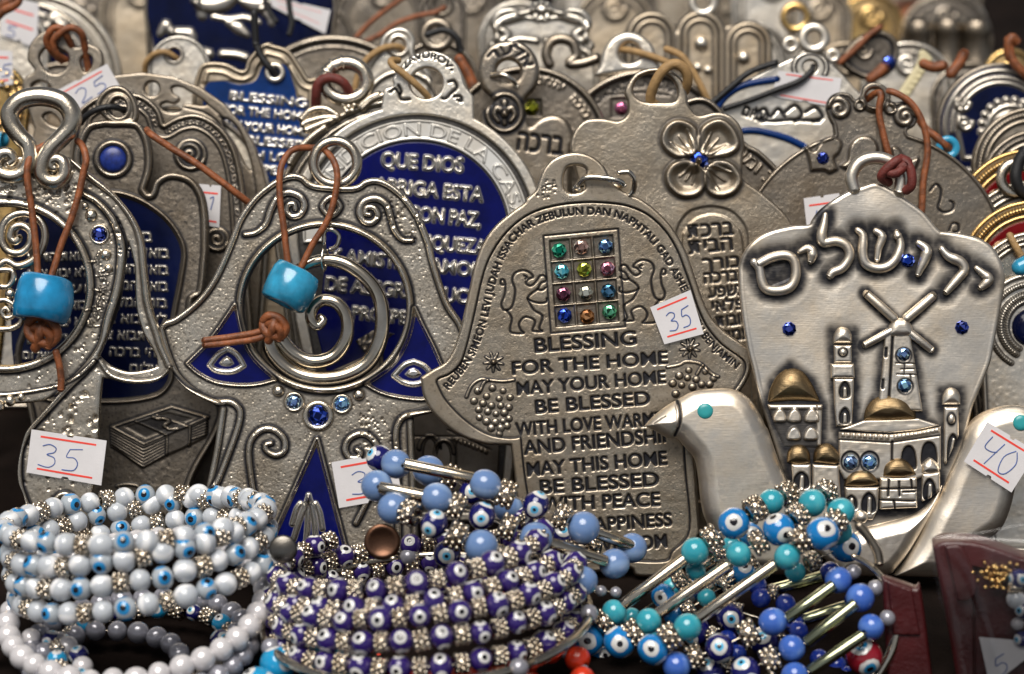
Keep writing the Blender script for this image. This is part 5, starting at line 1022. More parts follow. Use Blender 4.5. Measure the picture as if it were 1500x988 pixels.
def build_bird_disc():
    d = 0.626; pl = Pl(d, (1275, 330)); yb = ybot(d) - 2; C = (1277, 388); R = 200
    A = circ(*C, R, R - 2, 60, 165, 375); top = Z4([(450, 690), (425, 640), (412, 580), (440, 525), (490, 505), (545, 515), (575, 545), (600, 520), (610, 480), (645, 455), (690, 452), (740, 475), (768, 520), (770, 550), (800, 560), (850, 552), (895, 580), (918, 630), (900, 690), (860, 715), (868, 740)])
    th = np.degrees(np.arctan2(A[:, 1] - C[1], A[:, 0] - C[0])) % 360
    a0 = math.degrees(math.atan2(top[0][1] - C[1], top[0][0] - C[0])) % 360; a1 = math.degrees(math.atan2(top[-1][1] - C[1], top[-1][0] - C[0])) % 360
    pre = [tuple(p) for p, t in zip(A, th) if 160 < t < a0]; post = [tuple(p) for p, t in zip(A, th) if t > a1 or t < 20]
    out = pre + [tuple(p) for p in spl(top, False, 3)] + post + [(C[0] + 150, 560), (C[0] + 120, yb), (C[0] - 120, yb), (C[0] - 150, 560)]
    r = Relief(pl, [np.array(out), circ(1281, 143, 12, 12.5), circ(*Z4([(596, 578)])[0], 3.4), circ(*Z4([(765, 597)])[0], 3.6)], 0.9, 4.0, 24); r.noise(0.25, 3); r.noise(0.25, 12); r.noise(1.2, 50); r.rim(3, 3, 0.8, 0.3, 3)
    for cx, cy, a, s in ((1229, 160, 200, 1), (1326, 172, 340, -1)): r.ridge(spiral(cx, cy, 16, 2, a, 1.5 * s, 40), (5.5, 4), 1.0, 0.6, 4)
    r.ridge(circ(1281, 143, 18, 18, 30).tolist() + [(1299, 143)], 5, 0.8); 
    for p in Z4([(596, 578), (765, 597)]): r.ridge(circ(p[0], p[1], 6, 6, 20).tolist() + [(p[0] + 6, p[1])], 2.5, 1.0, 0.5, 3)
    lb = Z4([(298, 808), (298, 808), (345, 832), (372, 800), (400, 768), (440, 752), (492, 778), (482, 835), (450, 872), (472, 930), (472, 930), (430, 948), (400, 934), (330, 936), (330, 936), (320, 880)])
    rb = Z4([(490, 910), (490, 910), (530, 880), (545, 800), (590, 755), (650, 755), (690, 800), (680, 850), (600, 870), (560, 915), (520, 925)]); rb2 = Z4([(770, 820), (800, 812), (830, 850), (870, 880), (915, 868), (900, 920), (860, 960), (800, 940)])
    for q in (lb, rb, rb2): r.region([spl(q, True, 4)], 5, 5, 0.0); r.p = np.maximum(r.p, 0.55 * sm(1 - np.abs(r.sdist([spl(q, True, 4)], 20) + 2) / 4))
    for q in ([(1030, 205), (1060, 172), (1085, 200), (1080, 250), (1070, 290), (1100, 312), (1140, 300), (1148, 268), (1130, 255)], [(1125, 405), (1140, 370), (1170, 372), (1172, 405), (1150, 410)], [(960, 300), (975, 330), (965, 360)]): r.groove(spl(R5(q), False, 5), 2.0, 2.2, 0.95)
    t = thing('bird_plaque', 'grey round plaque with scrolled top, raised birds and one small blue stone', 'plaque', pl(C[0], yb)); r.build('plate', M['silver_dark'], t, 12)
    gem(pl, 1204.7, 232.5, 9.5, 'deep', t, 5)
    sticker(pl, R5([(398, 242), (575, 216), (600, 420), (420, 440)]), '4', t, 3.0, (0.2, 0.9), (0.2, 0.35, 0.7, 0.75))
    loop_cord(pl, [Z4([(640, 545, -10), (680, 515, 6), (705, 525, 13), (696, 620, 12), (720, 740, 11), (745, 835, 10), (770, 930, 6)]), Z4([(720, 505, -4), (775, 508, 6), (870, 568, 9), (932, 670, 10), (962, 800, 10), (955, 900, 10), (940, 988, 10)]) + R5([(985, 285, 9), (980, 340, 8)])], 'leather', 5.0, 8, 'long brown leather cord hanging from the scrolled top of the bird disc')
build_bird_disc()

def build_wreath():
    d = 0.640; pl = Pl(d, (520, 280)); yb = ybot(d) - 2; C = (585, 330); R = 186
    r = Relief(pl, np.vstack([circ(*C, R, R, 60, 170, 370), [(C[0] + 130, yb), (C[0] - 130, yb)]]), 1.1, 4, 30); r.noise(0.3, 4); r.rim(5, 5, 1.1, 0.7, 4); r.rim(18, 3, 1.0, 0.7, 4); r.p += 0.2 * sm((r.s - 22) / 4)
    t = thing('round_plaque', 'silver round plaque with coiled ring and leafy border behind the white lettered band', 'plaque', pl(C[0], yb)); r.build('plate', M['silver'], t, 12)
    ring = [(507.5 + 31 * math.cos(a), 120 + 27 * math.sin(a)) for a in np.linspace(0, 2 * math.pi, 15)[:-1]]; V, F = ptube(pl, [p + (6,) for p in ring], 10.5, 6, 14, 5, True); mk('hanging_loop', V, F, M['silver'], t)
    mb = MB()
    for a in (-150, -125, -100): c = np.array([507.5 + 31 * math.cos(math.radians(a)), 120 + 27 * math.sin(math.radians(a))]); V, F = lathe(pl(c[0], c[1], 6), pl(c[0] - math.sin(math.radians(a)), c[1] + math.cos(math.radians(a)), 6) - pl(c[0], c[1], 6), [(10 * pl.k, -3 * pl.k), (13 * pl.k, 0), (10 * pl.k, 3 * pl.k)], 16); mb.add(V, F)
    mb.build('ring_coil', [M['silver']], t)
    mb = MB()
    for x, y, q in Z2([(530, 590, 5), (500, 580, 4.5), (520, 615, 4.5), (548, 610, 4.5), (560, 580, 4.5), (540, 565, 4.5), (510, 600, 4)]): V, F = plathe(pl, x, y, [(q, -2)] + [(q * math.cos(a), q * math.sin(a)) for a in np.linspace(0, 1.55, 6)] + [(0, q)], 14, 9); mb.add(V, F)
    mb.build('bead_flower', [M['silver']], t)
    mb = MB()
    for q in ([(470, 640), (400, 600), (320, 610), (270, 660)], [(470, 650), (390, 650), (310, 670), (275, 690)], [(440, 660), (360, 690), (290, 720)], [(600, 600), (660, 545), (740, 520)], [(590, 590), (640, 545), (700, 520)], [(400, 700), (320, 760), (240, 840), (205, 900)]): mb.add(*ptube(pl, [p + (6,) for p in Z2(q)], 5.5, 6, 10))
    mb.build('leaf_spray', [M['silver']], t)
    loop_cord(pl, [Z2([(345, 600, -8), (350, 540, 10), (365, 470, 18), (410, 438, 20), (460, 440, 20), (505, 465, 18), (530, 510, 8), (535, 560, -8)])], 'leather_red', 7.2, 8, 'maroon cord looped through the coiled silver ring')
build_wreath()

def build_key():
    d = 0.645; pl = Pl(d, (760, 160)); yb = ybot(d) - 2
    out = [(722, 148), (706, 130), (700, 104), (706, 80), (722, 64), (745, 59), (768, 64), (784, 80), (791, 104), (785, 128), (770, 146), (768, 158)] + Z3([(120, 650), (140, 688), (140, 688), (200, 642), (280, 628), (345, 665), (384, 760), (380, 850)]) + [(838, 260), (840, yb), (840, yb), (660, yb), (660, yb), (655, 240), (672, 205), (700, 188), (700, 188), (704, 165)]
    r = Relief(pl, [spl(out, True, 5), circ(745, 104, 17, 16)], 1.1, 9, 26); r.noise(0.2, 3); r.noise(0.6, 30)
    r.text('אלער'[::-1], None, None, 17, -2.5, 0.95, 0.012, 1, circ(745, 104, 23, 23, 30, 210, 350))
    r.ridge(circ(739, 165, 25, 27, 40).tolist() + [(764, 165)], 3.4, 1.0, 0.9, 5)
    for q in ([(739, 150), (739, 182)], [(739, 168), (729, 158), (724, 168), (730, 178)], [(739, 168), (749, 158), (754, 168), (748, 178)]): r.ridge(spl(q, False, 5), (5, 3), 1.1, 0.9, 5)
    r.text('ברכה'[::-1], (757, 220), (824, 228), 30, -2.6, 0.95, 0.012, 1)
    t = thing('key_plaque', 'silver lobed plaque with ringed Hebrew top and fleur-de-lis disc at its neck', 'plaque', pl(750, yb)); r.build('plate', M['silver_dark'], t, 12)
    mb = MB(); mb.add(*ptube(pl, Z2([(1310, 420, 4), (1370, 415, 12), (1420, 440, 12), (1445, 470, 6)]), 4, 0, 10)); mb.build('jump_ring', [M['bright']], t)
build_key()
# ---------------------------------------------------------------- rows further back, out of focus
def disc(name, label, d, cx, cy, R, mat, rims=((4, 4),), fn=None, loop=None, cell=1.4, thick=12, cat='plaque', inlay=None, group=None, ry=None, w=0.82, pieces=None, extra=None):
    """a round-topped plaque standing on the table"""
    pl = Pl(d, (cx, cy)); yb = max(ybot(d) - 2, cy + R * 0.4); ry = R if ry is None else ry
    P = np.vstack([circ(cx, cy, R, ry, 64, 170, 370), [(cx + w * R, max(yb - 40, cy + R * 0.35)), (cx + w * 0.9 * R, yb), (cx - w * 0.9 * R, yb), (cx - w * R, max(yb - 40, cy + R * 0.35))]])
    polys = [P]
    if loop and len(loop) == 4: polys.append(circ(*loop[:2], loop[3]))
    r = Relief(pl, polys, cell, 4.0, 34); r.noise(0.4, 5); r.noise(0.8, 30)
    for at, w_ in rims: r.rim(at, w_, 1.0, 0.6, 4)
    if fn: fn(r)
    t = thing(name, label, cat, pl(cx, yb), group); r.build('plate', M[mat], t, thick)
    if loop and len(loop) == 3: pass
    if inlay:
        m2, R2_, f2 = inlay; relief_part('enamel_panel', pl, np.vstack([circ(cx, cy, R2_, R2_, 56, 175, 365), [(cx + R2_ * 0.85, min(cy + R2_ * .8, yb - 10)), (cx - R2_ * 0.85, min(cy + R2_ * .8, yb - 10))]]), m2, t, 2.6, 3, 1.2, cell, f2)
    return t, pl
def ring_loop(pl, cx, cy, ro, ri, mat, t, h=0, name='hanging_loop'):
    m = (ro + ri) / 2; q = (ro - ri) / 2; V, F = plathe(pl, cx, cy, [(m + q * math.cos(a), q * 0.7 * math.sin(a)) for a in np.linspace(0, 2 * math.pi, 13)], 36, h); return mk(name, V, F, M[mat], t)
def beads_ring(q, cx, cy, R, r, a0, a1, n, hs=0.9):
    for x, y in circ(cx, cy, R, R, n, a0, a1): q.dome(x, y, r, hs, 0.8, 2)
def build_back():
    # top left: beaded blue disc, ribbed disc, gilt disc
    def f1(q): beads_ring(q, 30, 118, 99, 3.6, -100, 20, 34)
    t, pl = disc('round_plaque', 'blue enamel disc with beaded border in the top left corner', 0.715, 30, 118, 118, 'silver', ((4, 5), (30, 3)), None, None, 1.2, inlay=('enamel_navy', 112, lambda q: (beads_ring(q, 30, 118, 100, 3.8, -110, 30, 40), q.rim(24, 3.5), setattr(q, 'p', np.maximum(q.p, sm((np.abs(q.s - 24) < 4) * 1.0) + sm(1.6 - np.abs(q.s - 12) / 4) * 0.6)), q.ridge(spl([(70, 40), (82, 25), (96, 40), (92, 70)], False, 6), 9, 0.7), setattr(q, 'p', np.maximum(q.p, sm((1 - q.field(spl([(70, 40), (82, 25), (96, 40), (92, 70)], False, 6), 10)) * 3))))))
    def f2(q):
        for a in np.linspace(-110, 25, 70): q.ridge([(48 + 104 * math.cos(math.radians(a)), 120 + 104 * math.sin(math.radians(a))), (48 + 116 * math.cos(math.radians(a)), 120 + 116 * math.sin(math.radians(a)))], 2.0, 0.9, 0.5, 2)
    disc('round_plaque', 'cream metal disc with ribbed rim behind the beaded blue disc', 0.73, 48, 120, 130, 'pale', ((4, 6), (32, 3)), f2)
    t, pl = disc('round_plaque', 'gilt filigree disc at the left edge beside the trefoil', 0.665, -18, 150, 62, 'gold', ((3, 4),), w=0.1, fn=lambda q: (beads_ring(q, -18, 150, 50, 5, -90, 60, 14), beads_ring(q, -18, 150, 36, 5, -90, 60, 9), [q.ridge(spiral(x, y, 10, 2, 0, 1.5, 20), 2.4) for x, y in ((20, 170), (5, 120), (30, 140))]))
    sticker(pl, [(-30, 72), (19, 76), (20, 124), (-30, 130)], '5', t, 4, (0.2, 0.86), (0.6, 0.38, 1.0, 0.75))
    pS = Pl(0.70); t, pl = disc('round_plaque', 'pale tagged plaque in the extreme top left corner', 0.70, 15, 70, 58, 'pale', ((4, 4),)); sticker(pl, [(5, -8), (58, 6), (55, 72), (2, 52)], '5', t, 6, (0.3, 0.62), (0.1, 0.68, 0.45, 0.95))
    loop_cord(Pl(0.665), [[(-15, 40, 8), (5, 20, 14), (20, 12, 16), (28, 4, 12), (30, -10, 4)], [(-15, 25, 8), (8, 8, 14), (24, 2, 16)]], 'leather', 7, 8, 'short brown leather knot cut off by the top left corner')
    loop_cord(Pl(0.655), [[(-10, 205, 0), (5, 206, 2)]], 'bead_blue', 13, 0, 'blue bead end peeking past the left edge', 'bead', 'bead')
    # blue disc of birds
    def birds(q):
        q.noise(0.4, 12); Pm = lambda f: setattr(q, 'p', np.maximum(q.p, sm((1 - f) * 4)))
        for P, w in ((Z1([(1060, 10), (1150, 35), (1230, 20), (1300, -20)]), (4, 12, 13, 6)), (Z1([(1330, 10), (1400, 30), (1470, 20)]), (6, 12, 8)), (Z1([(1080, 20), (1100, 60), (1110, 90)]), (6, 5, 7)), (Z1([(1170, 95), (1260, 110), (1340, 100), (1420, 125)]), 4.0), (Z1([(1250, 130), (1310, 160), (1360, 195)]), (4, 9, 4)), (Z1([(1440, 60), (1480, 100), (1490, 130)]), 5.0), (Z1([(880, 190), (910, 140), (940, 180)]), (5, 7, 6)), (Z1([(960, 180), (1040, 190), (1060, 230)]), (6, 9, 5)), (Z1([(1110, 290), (1150, 300)]), 7), (Z1([(1220, 300), (1300, 305), (1350, 320)]), 6)):
            S = spl(P, False, 5); Pm(q.field(S, w)); q.ridge(S, w, 0.7)
    t, pl = disc('round_plaque', 'large cobalt disc with silver birds on a branch at the top', 0.70, 352, 12, 142, 'silver_dark', ((3, 4),), inlay=('enamel_navy', 136, birds))
    sticker(pl, Z2([(90, -20), (430, 60), (400, 190), (110, 40)]), '', t, 7, (0.2, 0.7)); 
    loop_cord(Pl(0.685), [Z2([(195, -20), (205, 60), (215, 130), (200, 190)]), Z2([(60, -20), (90, 60), (130, 120)])], 'cord_black', 4.2, 0, 'two black cord strands hanging over the cobalt bird disc')
    # egg hanger
    t, pl = disc('plain_plaque', 'plain pale silver rounded plaque pierced by one hole, beside the cobalt bird disc', 0.672, 262, 100, 46, 'pale', ((2, 2),), None, (255, 80, 0, 9), ry=48, w=1.0)
    loop_cord(pl, [Z1([(790, 420, -10), (800, 350, 2), (850, 300, 8), (910, 290, 8), (960, 315, 2), (970, 330, -12)])], 'leather_tan', 4.2, 6, 'thin tan cord through the hole of the plain pale plaque')
    # blue blessing plaque with the wavy outline
    pl = Pl(0.655, (380, 160)); yb = ybot(0.655) - 2
    out = Z1([(1075, 410), (1120, 345), (1235, 345), (1330, 385), (1355, 330), (1390, 285), (1440, 240), (1497, 232)]) + Z2([(100, 240), (200, 275), (270, 370), (310, 430), (345, 425)]) + [(470, 130), (468, 200), (462, 300), (462, yb), (462, yb), (290, yb), (290, yb), (285, 300), (280, 160)]
    r = Relief(pl, spl(out, True, 5), 1.2, 4, 30); r.noise(0.3, 5); r.rim(3, 4, 0.8, 0.3, 3); r.rim(15, 3, 0.8, 0.3, 3); r.region([np.array([(295, 122), (360, 118), (380, 95), (425, 95), (436, 140), (452, 150), (452, 500), (300, 500)])], -2, 4)
    t = thing('blessing_plaque', 'blue English house blessing plaque with wavy silver outline and black cord', 'plaque', pl(380, yb)); r.build('plate', M['warm'], t, 12)
    def bl(q):
        q.noise(0.4, 10)
        for st, a, b in (('BLESSING', (336, 146), (450, 158)), ('FOR THE HOME', (326, 166), (450, 178)), ('MAY YOUR HOME', (322, 188), (450, 200)), ('BE BLESSED', (330, 208), (448, 220)), ('WITH LOVE', (330, 230), (446, 240)), ('AND PEACE', (330, 250), (446, 260))): q.text(st, a, b, 12, 3.5, 1.0, 0.02, 1)
    relief_part('enamel_panel', pl, spl([(300, 128), (350, 124), (374, 118), (384, 98), (400, 92), (420, 98), (432, 130), (436, 144), (456, 146), (456, 300), (300, 300)], True, 4), 'enamel_sky', t, -0.5, 2, 1, 1.1, bl); ring_loop(pl, 403, 107, 15, 7, 'pale', t, 3)
    loop_cord(pl, [[(376, 66, 10), (384, 84, 10), (396, 100, 9), (404, 108, 2), (406, 112, -12)], [(374, 20, 18), (376, 66, 11)]], 'cord_black', 5, 8, 'black cord through the ringed hole of the wavy blue blessing')
    disc('plain_plaque', 'smooth cream plaque edge between pierced disc and blue blessing plaque', 0.651, 252, 300, 146, 'pale', ((3, 3),))
    disc('round_plaque', 'plain grey domed plaque with raised rim behind the maroon cord', 0.69, 488, 195, 144, 'silver_dark', ((6, 6), (18, 2)))
    # looped silver plaque
    pl = Pl(0.662, (585, 120)); yb = ybot(0.662) - 2
    out = Z2([(640, 330), (690, 260), (715, 195), (780, 152), (850, 160), (892, 220), (890, 300), (960, 380), (990, 470)]) + [(640, 200), (645, yb), (645, yb), (520, yb), (520, yb), (520, 190), (527, 120)]
    r = Relief(pl, [spl(out, True, 5), circ(584, 67, 9, 10)], 1.2, 4, 26); r.noise(0.3, 5); r.rim(4, 4, 0.9, 0.4, 4); r.ridge(circ(590, 165, 58, 60, 40, 180, 360), 4, 1.0, 0.6, 4)
    t = thing('looped_plaque', 'pale silver plaque with rounded loop and tan cord behind the coiled ring', 'plaque', pl(585, yb)); r.build('plate', M['pale'], t, 11)
    loop_cord(pl, [Z2([(835, 275, -10), (790, 258, 6), (720, 268, 8), (650, 310, 8), (600, 370, 8), (570, 450, 6), (560, 520, 4)])], 'leather_tan', 4.8, 6, 'tan cord arching left from the rounded silver loop')
    t = loop_cord(Pl(0.70), [Z2([(560, 215), (650, 120), (740, 50), (840, -20)]), Z2([(600, 240), (700, 190), (790, 130), (900, 90), (1000, 70), (1055, 40)])], 'leather', 4.0, 0, 'thin brown leather strands slanting across the top centre-left')
    t, pl = disc('round_plaque', 'grey ring-topped plaque at top centre-left end of thin brown strands', 0.715, 648, 20, 36, 'silver_dark', ((3, 3),), None, (646, 6, 0, 12))
    disc('dark_plaque', 'dark pewter plaque in shadow left of the ringed Hebrew key', 0.69, 640, 120, 62, 'silver_dark', ((4, 4),)); ring_loop(Pl(0.68), 640, 52, 26, 12, 'silver_dark', thing('metal_loop', 'dark grey metal loop standing above the shaped loop of the blessing', 'loop', W(640, 80, 0.68)))
    loop_cord(Pl(0.674), [[(625, 52, 4), (650, 45, 6), (668, 55, 6), (675, 75, 2)]], 'cord_black', 5, 4, 'short black cord over the dark grey metal loop')
    loop_cord(Pl(0.66), [Z2([(1130, 320), (1180, 400), (1210, 480), (1215, 560)])], 'leather', 8, 0, 'brown leather strip beside the ringed Hebrew key plaque')
    # ornate cartouche
    pl = Pl(0.685, (790, 50)); yb = ybot(0.685) - 2
    h = [(868, 80), (872, 66), (862, 52), (868, 34), (858, 16), (838, 10), (818, 14), (806, 4), (793, 0)]
    out = h + [(1586 - x, y) for x, y in reversed(h[:-1])] + [(700, 130), (715, yb), (715, yb), (870, yb), (870, yb), (880, 130)]
    r = Relief(pl, spl(out, True, 5), 1.2, 6, 30); r.noise(0.4, 8); r.rim(5, 4, 0.9, 0.4, 4)
    for s in (1, -1):
        mm = lambda P: [(793 + s * (x - 793), y) for x, y in P]
        r.ridge(spl(mm([(800, 14), (825, 22), (850, 30), (862, 48), (852, 60), (842, 52), (850, 44)]), False, 6), (4, 6, 4), 1.0, 0.6, 4); r.ridge(spl(mm([(800, 60), (830, 58), (855, 74), (868, 84)]), False, 6), 4, 1.0, 0.6, 4); r.ridge(spl(mm([(797, 30), (815, 26), (845, 34)]), False, 6), 3, 1.0, 0.5, 3)
    r.dome(793, 15, 7, 0.9, 0.8, 3); beads_ring(r, 793, 15, 12, 4, 0, 315, 8)
    t = thing('ornate_plaque', 'bright silver cartouche plaque with scrolls and a small flower at top centre', 'plaque', pl(793, yb)); r.build('plate', M['pale'], t, 12)
    pl = Pl(0.675, (830, 85)); mb = MB(); mb.add(*ptube(pl, Z3([(245, 360), (225, 300), (250, 235), (310, 215), (370, 240), (390, 310), (350, 350), (420, 350), (510, 320)]), 8, 2, 12)); t2 = thing('silver_hook', 'curled grey metal hook in front of the bright cartouche', 'hook', pl(810, 98)); mb.build('hook', [M['silver_dark']], t2)
    # crystal discs
    def s11(q):
        q.p += 0.15 * sm((q.s - 9) / 3); q.region([np.array([(770, 146), (793, 146), (793, 170), (770, 170)])], -3, 2, 0.3, 0.6, 3)
        q.text('יהלום'[::-1], None, None, 13, 2.6, -1, 0.012, 1, circ(775, 218, 96, 96, 20, 275, 300)); q.text('ברכה'[::-1], None, None, 13, 2.6, -1, 0.012, 1, circ(775, 218, 92, 92, 20, 310, 332))
    t, pl = disc('round_plaque', 'grey disc with one yellow-green crystal behind the ringed Hebrew key plaque', 0.657, 772, 218, 122, 'silver_dark', ((5, 5),), s11, cell=1.1); gem(pl, 779, 158, 11, 'lime', t, -1)
    def s12(q):
        q.p += 0.3 * sm((q.s - 11) / 3); q.region([np.array([(895, 144), (926, 144), (926, 172), (895, 172)])], -3, 2, 0.4, 0.6, 3); q.text('LEVI JUDAH DAN ZEBULUN GAD ASHER', None, None, 11, -2, 0.9, 0.012, 0, circ(945, 232, 104, 104, 30, 215, 300)); q.groove([(885, 140), (940, 136), (980, 140)], 1.5, 2, 0.9)
    t, pl = disc('round_plaque', 'grey lettered disc with one purple crystal and a thick rounded loop', 0.663, 945, 232, 130, 'silver_dark', ((5, 6),), s12, cell=1.1); gem(pl, 910, 159, 10, 'rose', t, -1)
    lp = Relief(pl, [spl(Z3([(500, 420), (515, 360), (540, 270), (590, 205), (670, 175), (750, 195), (810, 250), (830, 310), (850, 400), (700, 400)]), True, 5), circ(922, 78, 14, 14)], 1.2, 8, 20); lp.noise(0.3, 6); lp.build('hanging_loop', M['pale'], t, 10, 3)
    loop_cord(pl, [Z3([(640, 270, -6), (700, 285, 8), (790, 310, 10), (880, 345, 10), (960, 380, 6)]), Z3([(880, 270, 4), (960, 310, 12), (1020, 390, 14), (1070, 480, 12), (1110, 560, 8)])], 'leather_tan', 5, 8, 'long tan cord trailing right from the thick rounded loop')
    # three arches
    pl = Pl(0.70, (1020, 80)); yb = ybot(0.70) - 2
    out = np.vstack([circ(955, 55, 40, 40, 20, 180, 292), circ(1026, 52, 38, 38, 24, 200, 340), circ(1096, 66, 36, 36, 20, 248, 360), [(1132, 150), (1130, yb), (915, yb), (915, 150)]])
    r = Relief(pl, out, 1.2, 4, 26); r.noise(0.3, 6)
    for cx, cy, q in ((955, 55, 38), (1026, 52, 36), (1096, 66, 34)):
        for m, w in ((0.88, 4), (0.62, 3)): r.ridge(np.vstack([[(cx - q * m, cy + 90)], circ(cx, cy, q * m, q * m, 24, 180, 360), [(cx + q * m, cy + 90)]]), w, 1.0, 0.5, 4)
    t = thing('arched_plaque', 'beige metal plaque of three nested arches with round studs at the top', 'plaque', pl(1022, yb)); r.build('plate', M['warm'], t, 12)
    for x, y, q in ((1027, 64, 11), (1089, 85, 10), (1022, 99, 7), (1037, 103, 7)): ball(pl, x, y, q, 'pale', t, 1, 'stud')
    ring_loop(pl, 1030, 4, 22, 10, 'pale', t, 0)
    # white and blue plaque
    pl = Pl(0.65, (1170, 160)); yb = ybot(0.65) - 2
    out = [(1186, 77), (1162, 84), (1112, 108), (1062, 134), (1030, 156), (1016, 200), (1012, 300), (1030, yb), (1030, yb), (1290, yb), (1290, yb), (1310, 300), (1300, 190), (1250, 126), (1212, 88)]
    r = Relief(pl, [spl(out, True, 6), circ(1187, 98, 10, 9)], 1.2, 4, 26); r.noise(0.3, 8); r.ridge(circ(1187, 99, 24, 22, 30, 150, 390), 2, 0.8, 0.8, 3)
    for q in ([(1105, 168), (1120, 160), (1128, 172), (1140, 160), (1150, 172)], [(1150, 165), (1165, 155), (1175, 168), (1165, 178)], [(1180, 165), (1195, 158), (1205, 172), (1192, 178)], [(1110, 175), (1135, 178), (1160, 176), (1200, 178)]): r.groove(spl(q, False, 5), 3.4, 2, 1.0)
    r.text('שלום'[::-1], (1086, 168), (1122, 182), 16, -2, 1.0, 0.02, 1)
    t = thing('peaked_plaque', 'white-silver peaked plaque with blue enamel stripes and a tagged top', 'plaque', pl(1170, yb)); r.build('plate', M['pale'], t, 11)
    for q in ([(1046, 166), (1062, 142), (1090, 125), (1140, 116)], [(1088, 192), (1110, 192), (1150, 202), (1180, 216)]):
        mb = MB(); mb.add(*ptube(pl, [p + (0,) for p in q], 5.5, 0, 10)); mb.build('enamel_stripe', [M['enamel_sky']], t)
    sticker(pl, Z4([(150, 390), (495, 432), (470, 592), (110, 530)]), '', t, 3, (0.1, 0.9))
    loop_cord(pl, [Z4([(-240, 590, 6), (-100, 470, 6), (0, 395, 6), (140, 345, 5)]), Z4([(-150, 600, 8), (0, 550, 8), (130, 500, 9), (260, 450, 9), (330, 390, 4), (345, 360, -10)])], 'cord_black', 4.4, 6, 'black cord running through the peak of the white and blue plaque')
    # flower-key, brass ring
    t, pl = disc('flower_plaque', 'white-silver plaque with three-lobed ring top behind the peaked plaque', 0.685, 1192, 100, 30, 'pale', ((3, 3),)); ring_loop(pl, 1192, 57, 24, 9, 'pale', t, 2); ring_loop(pl, 1158, 66, 13, 4, 'pale', t, 2, 'side_ring'); ring_loop(pl, 1220, 82, 11, 3, 'pale', t, 2, 'side_ring')
    t = thing('brass_ring', 'yellow brass ring lying behind the three-lobed ring top', 'ring', W(1165, 44, 0.73)); ring_loop(Pl(0.73), 1165, 26, 23, 12, 'gold', t, 0, 'ring')
    # dark oval with a blue stone
    pl = Pl(0.695, (1275, 90)); P = spl(Z4([(490, 340), (540, 240), (640, 175), (740, 170), (810, 240), (800, 360), (720, 430), (600, 430)]), True, 6); r = Relief(pl, np.array(P), 1.2, 6, 24); r.noise(1.0, 9); r.rim(5, 4, 1, 0.8, 4); r.p += 0.4 * sm((r.s - 8) / 4); r.ridge(spiral(1265, 75, 12, 2, 0, 1.4, 30), 3, 1, 0.6, 3)
    t = thing('oval_pendant', 'dark oval pewter pendant with one blue stone near the top right', 'pendant', pl(1275, 115)); r.build('plate', M['silver_dark'], t, 10); gem(pl, 1302, 93, 11, 'blue', t, 2)
    loop_cord(pl, [Z4([(480, 350, 8), (560, 280, 10), (640, 200, 10), (710, 150, 8)])], 'leather', 4.5, 8, 'brown leather strand across the dark oval pendant'); loop_cord(pl, [Z4([(650, 440, 6), (690, 410, 8), (730, 370, 6)])], 'leather', 8, 8, 'short brown leather end under the dark oval pendant')
    # cups, copper shell, blue box, ivory pin
    for i, (x, y, rr) in enumerate(((1344, 72, 20), (1386, 70, 21), (1428, 72, 22))):
        d = 0.79; C = W(x, y + 42, d); k = d / FPX; prof = [(0, 0), (rr, 0), (rr, 20), (rr * 0.96, 22), (rr * 0.96, 62), (rr, 64), (rr * 0.97, 78), (rr * 0.7, 86), (rr * 0.55, 84), (rr * 0.5, 70), (0, 70)]
        V, F = lathe(C, UP * 0.97 - FW * 0.1, [(a * k, b * k) for a, b in prof], 28); o = mk('metal_cup', V, F, M['silver_dark'], None); tag(o, ['leftmost of three blurred grey cups at top right', 'middle one of three blurred grey cups at top right', 'rightmost of three blurred grey cups at top right'][i], 'cup', 'grey metal cups at the top right')
    d = 0.86; k = d / FPX; V, F = lathe(W(1340, 46, d), UP, [(60 * k, -10 * k), (58 * k, 6 * k), (48 * k, 28 * k), (28 * k, 44 * k), (0, 50 * k)], 32); V[:, 1] = V[:, 1] * 1.0
    o = mk('copper_bowl', V, F, metal('copper', (0.62, 0.27, 0.15), 0.3, 900, 0.1), None); tag(o, 'upturned copper bowl at the top right, out of focus', 'bowl')
    for cx, cy, w_, m, lb in ((1246, 8, 18, 'enamel', 'blurred bright blue trinket at the top edge'), (1420, 30, 26, 'pale', 'blurred pale silver ornament at top right beside the cups')):
        t, pl = disc('trinket', lb, 0.84, cx, cy, w_, m, ((3, 3),), cell=2.0, cat='trinket')
    pl = Pl(0.685, (1345, 110)); P = spl(Z4([(925, 285), (950, 275), (995, 320), (985, 350), (870, 530), (830, 545), (810, 510), (910, 350)]), True, 5); r = Relief(pl, np.array(P), 1.1, 4, 16); [r.groove([(1325 + i * 5, 140 - i * 8), (1332 + i * 5, 143 - i * 8)], 1.5, 2, 0.3) for i in range(6)]
    t = thing('ivory_pin', 'cream carved pin slanting at upper right', 'pin', pl(1325, 142)); r.build('pin', plain('ivory', (0.62, 0.55, 0.34), 0.5, 0.2, 300), t, 8)
    loop_cord(Pl(0.67), [Z4([(940, 350), (1000, 370), (1060, 360)]), Z4([(1090, 410), (1140, 350), (1170, 290)])], 'leather', 8, 0, 'brown leather bits beside the cream carved pin')
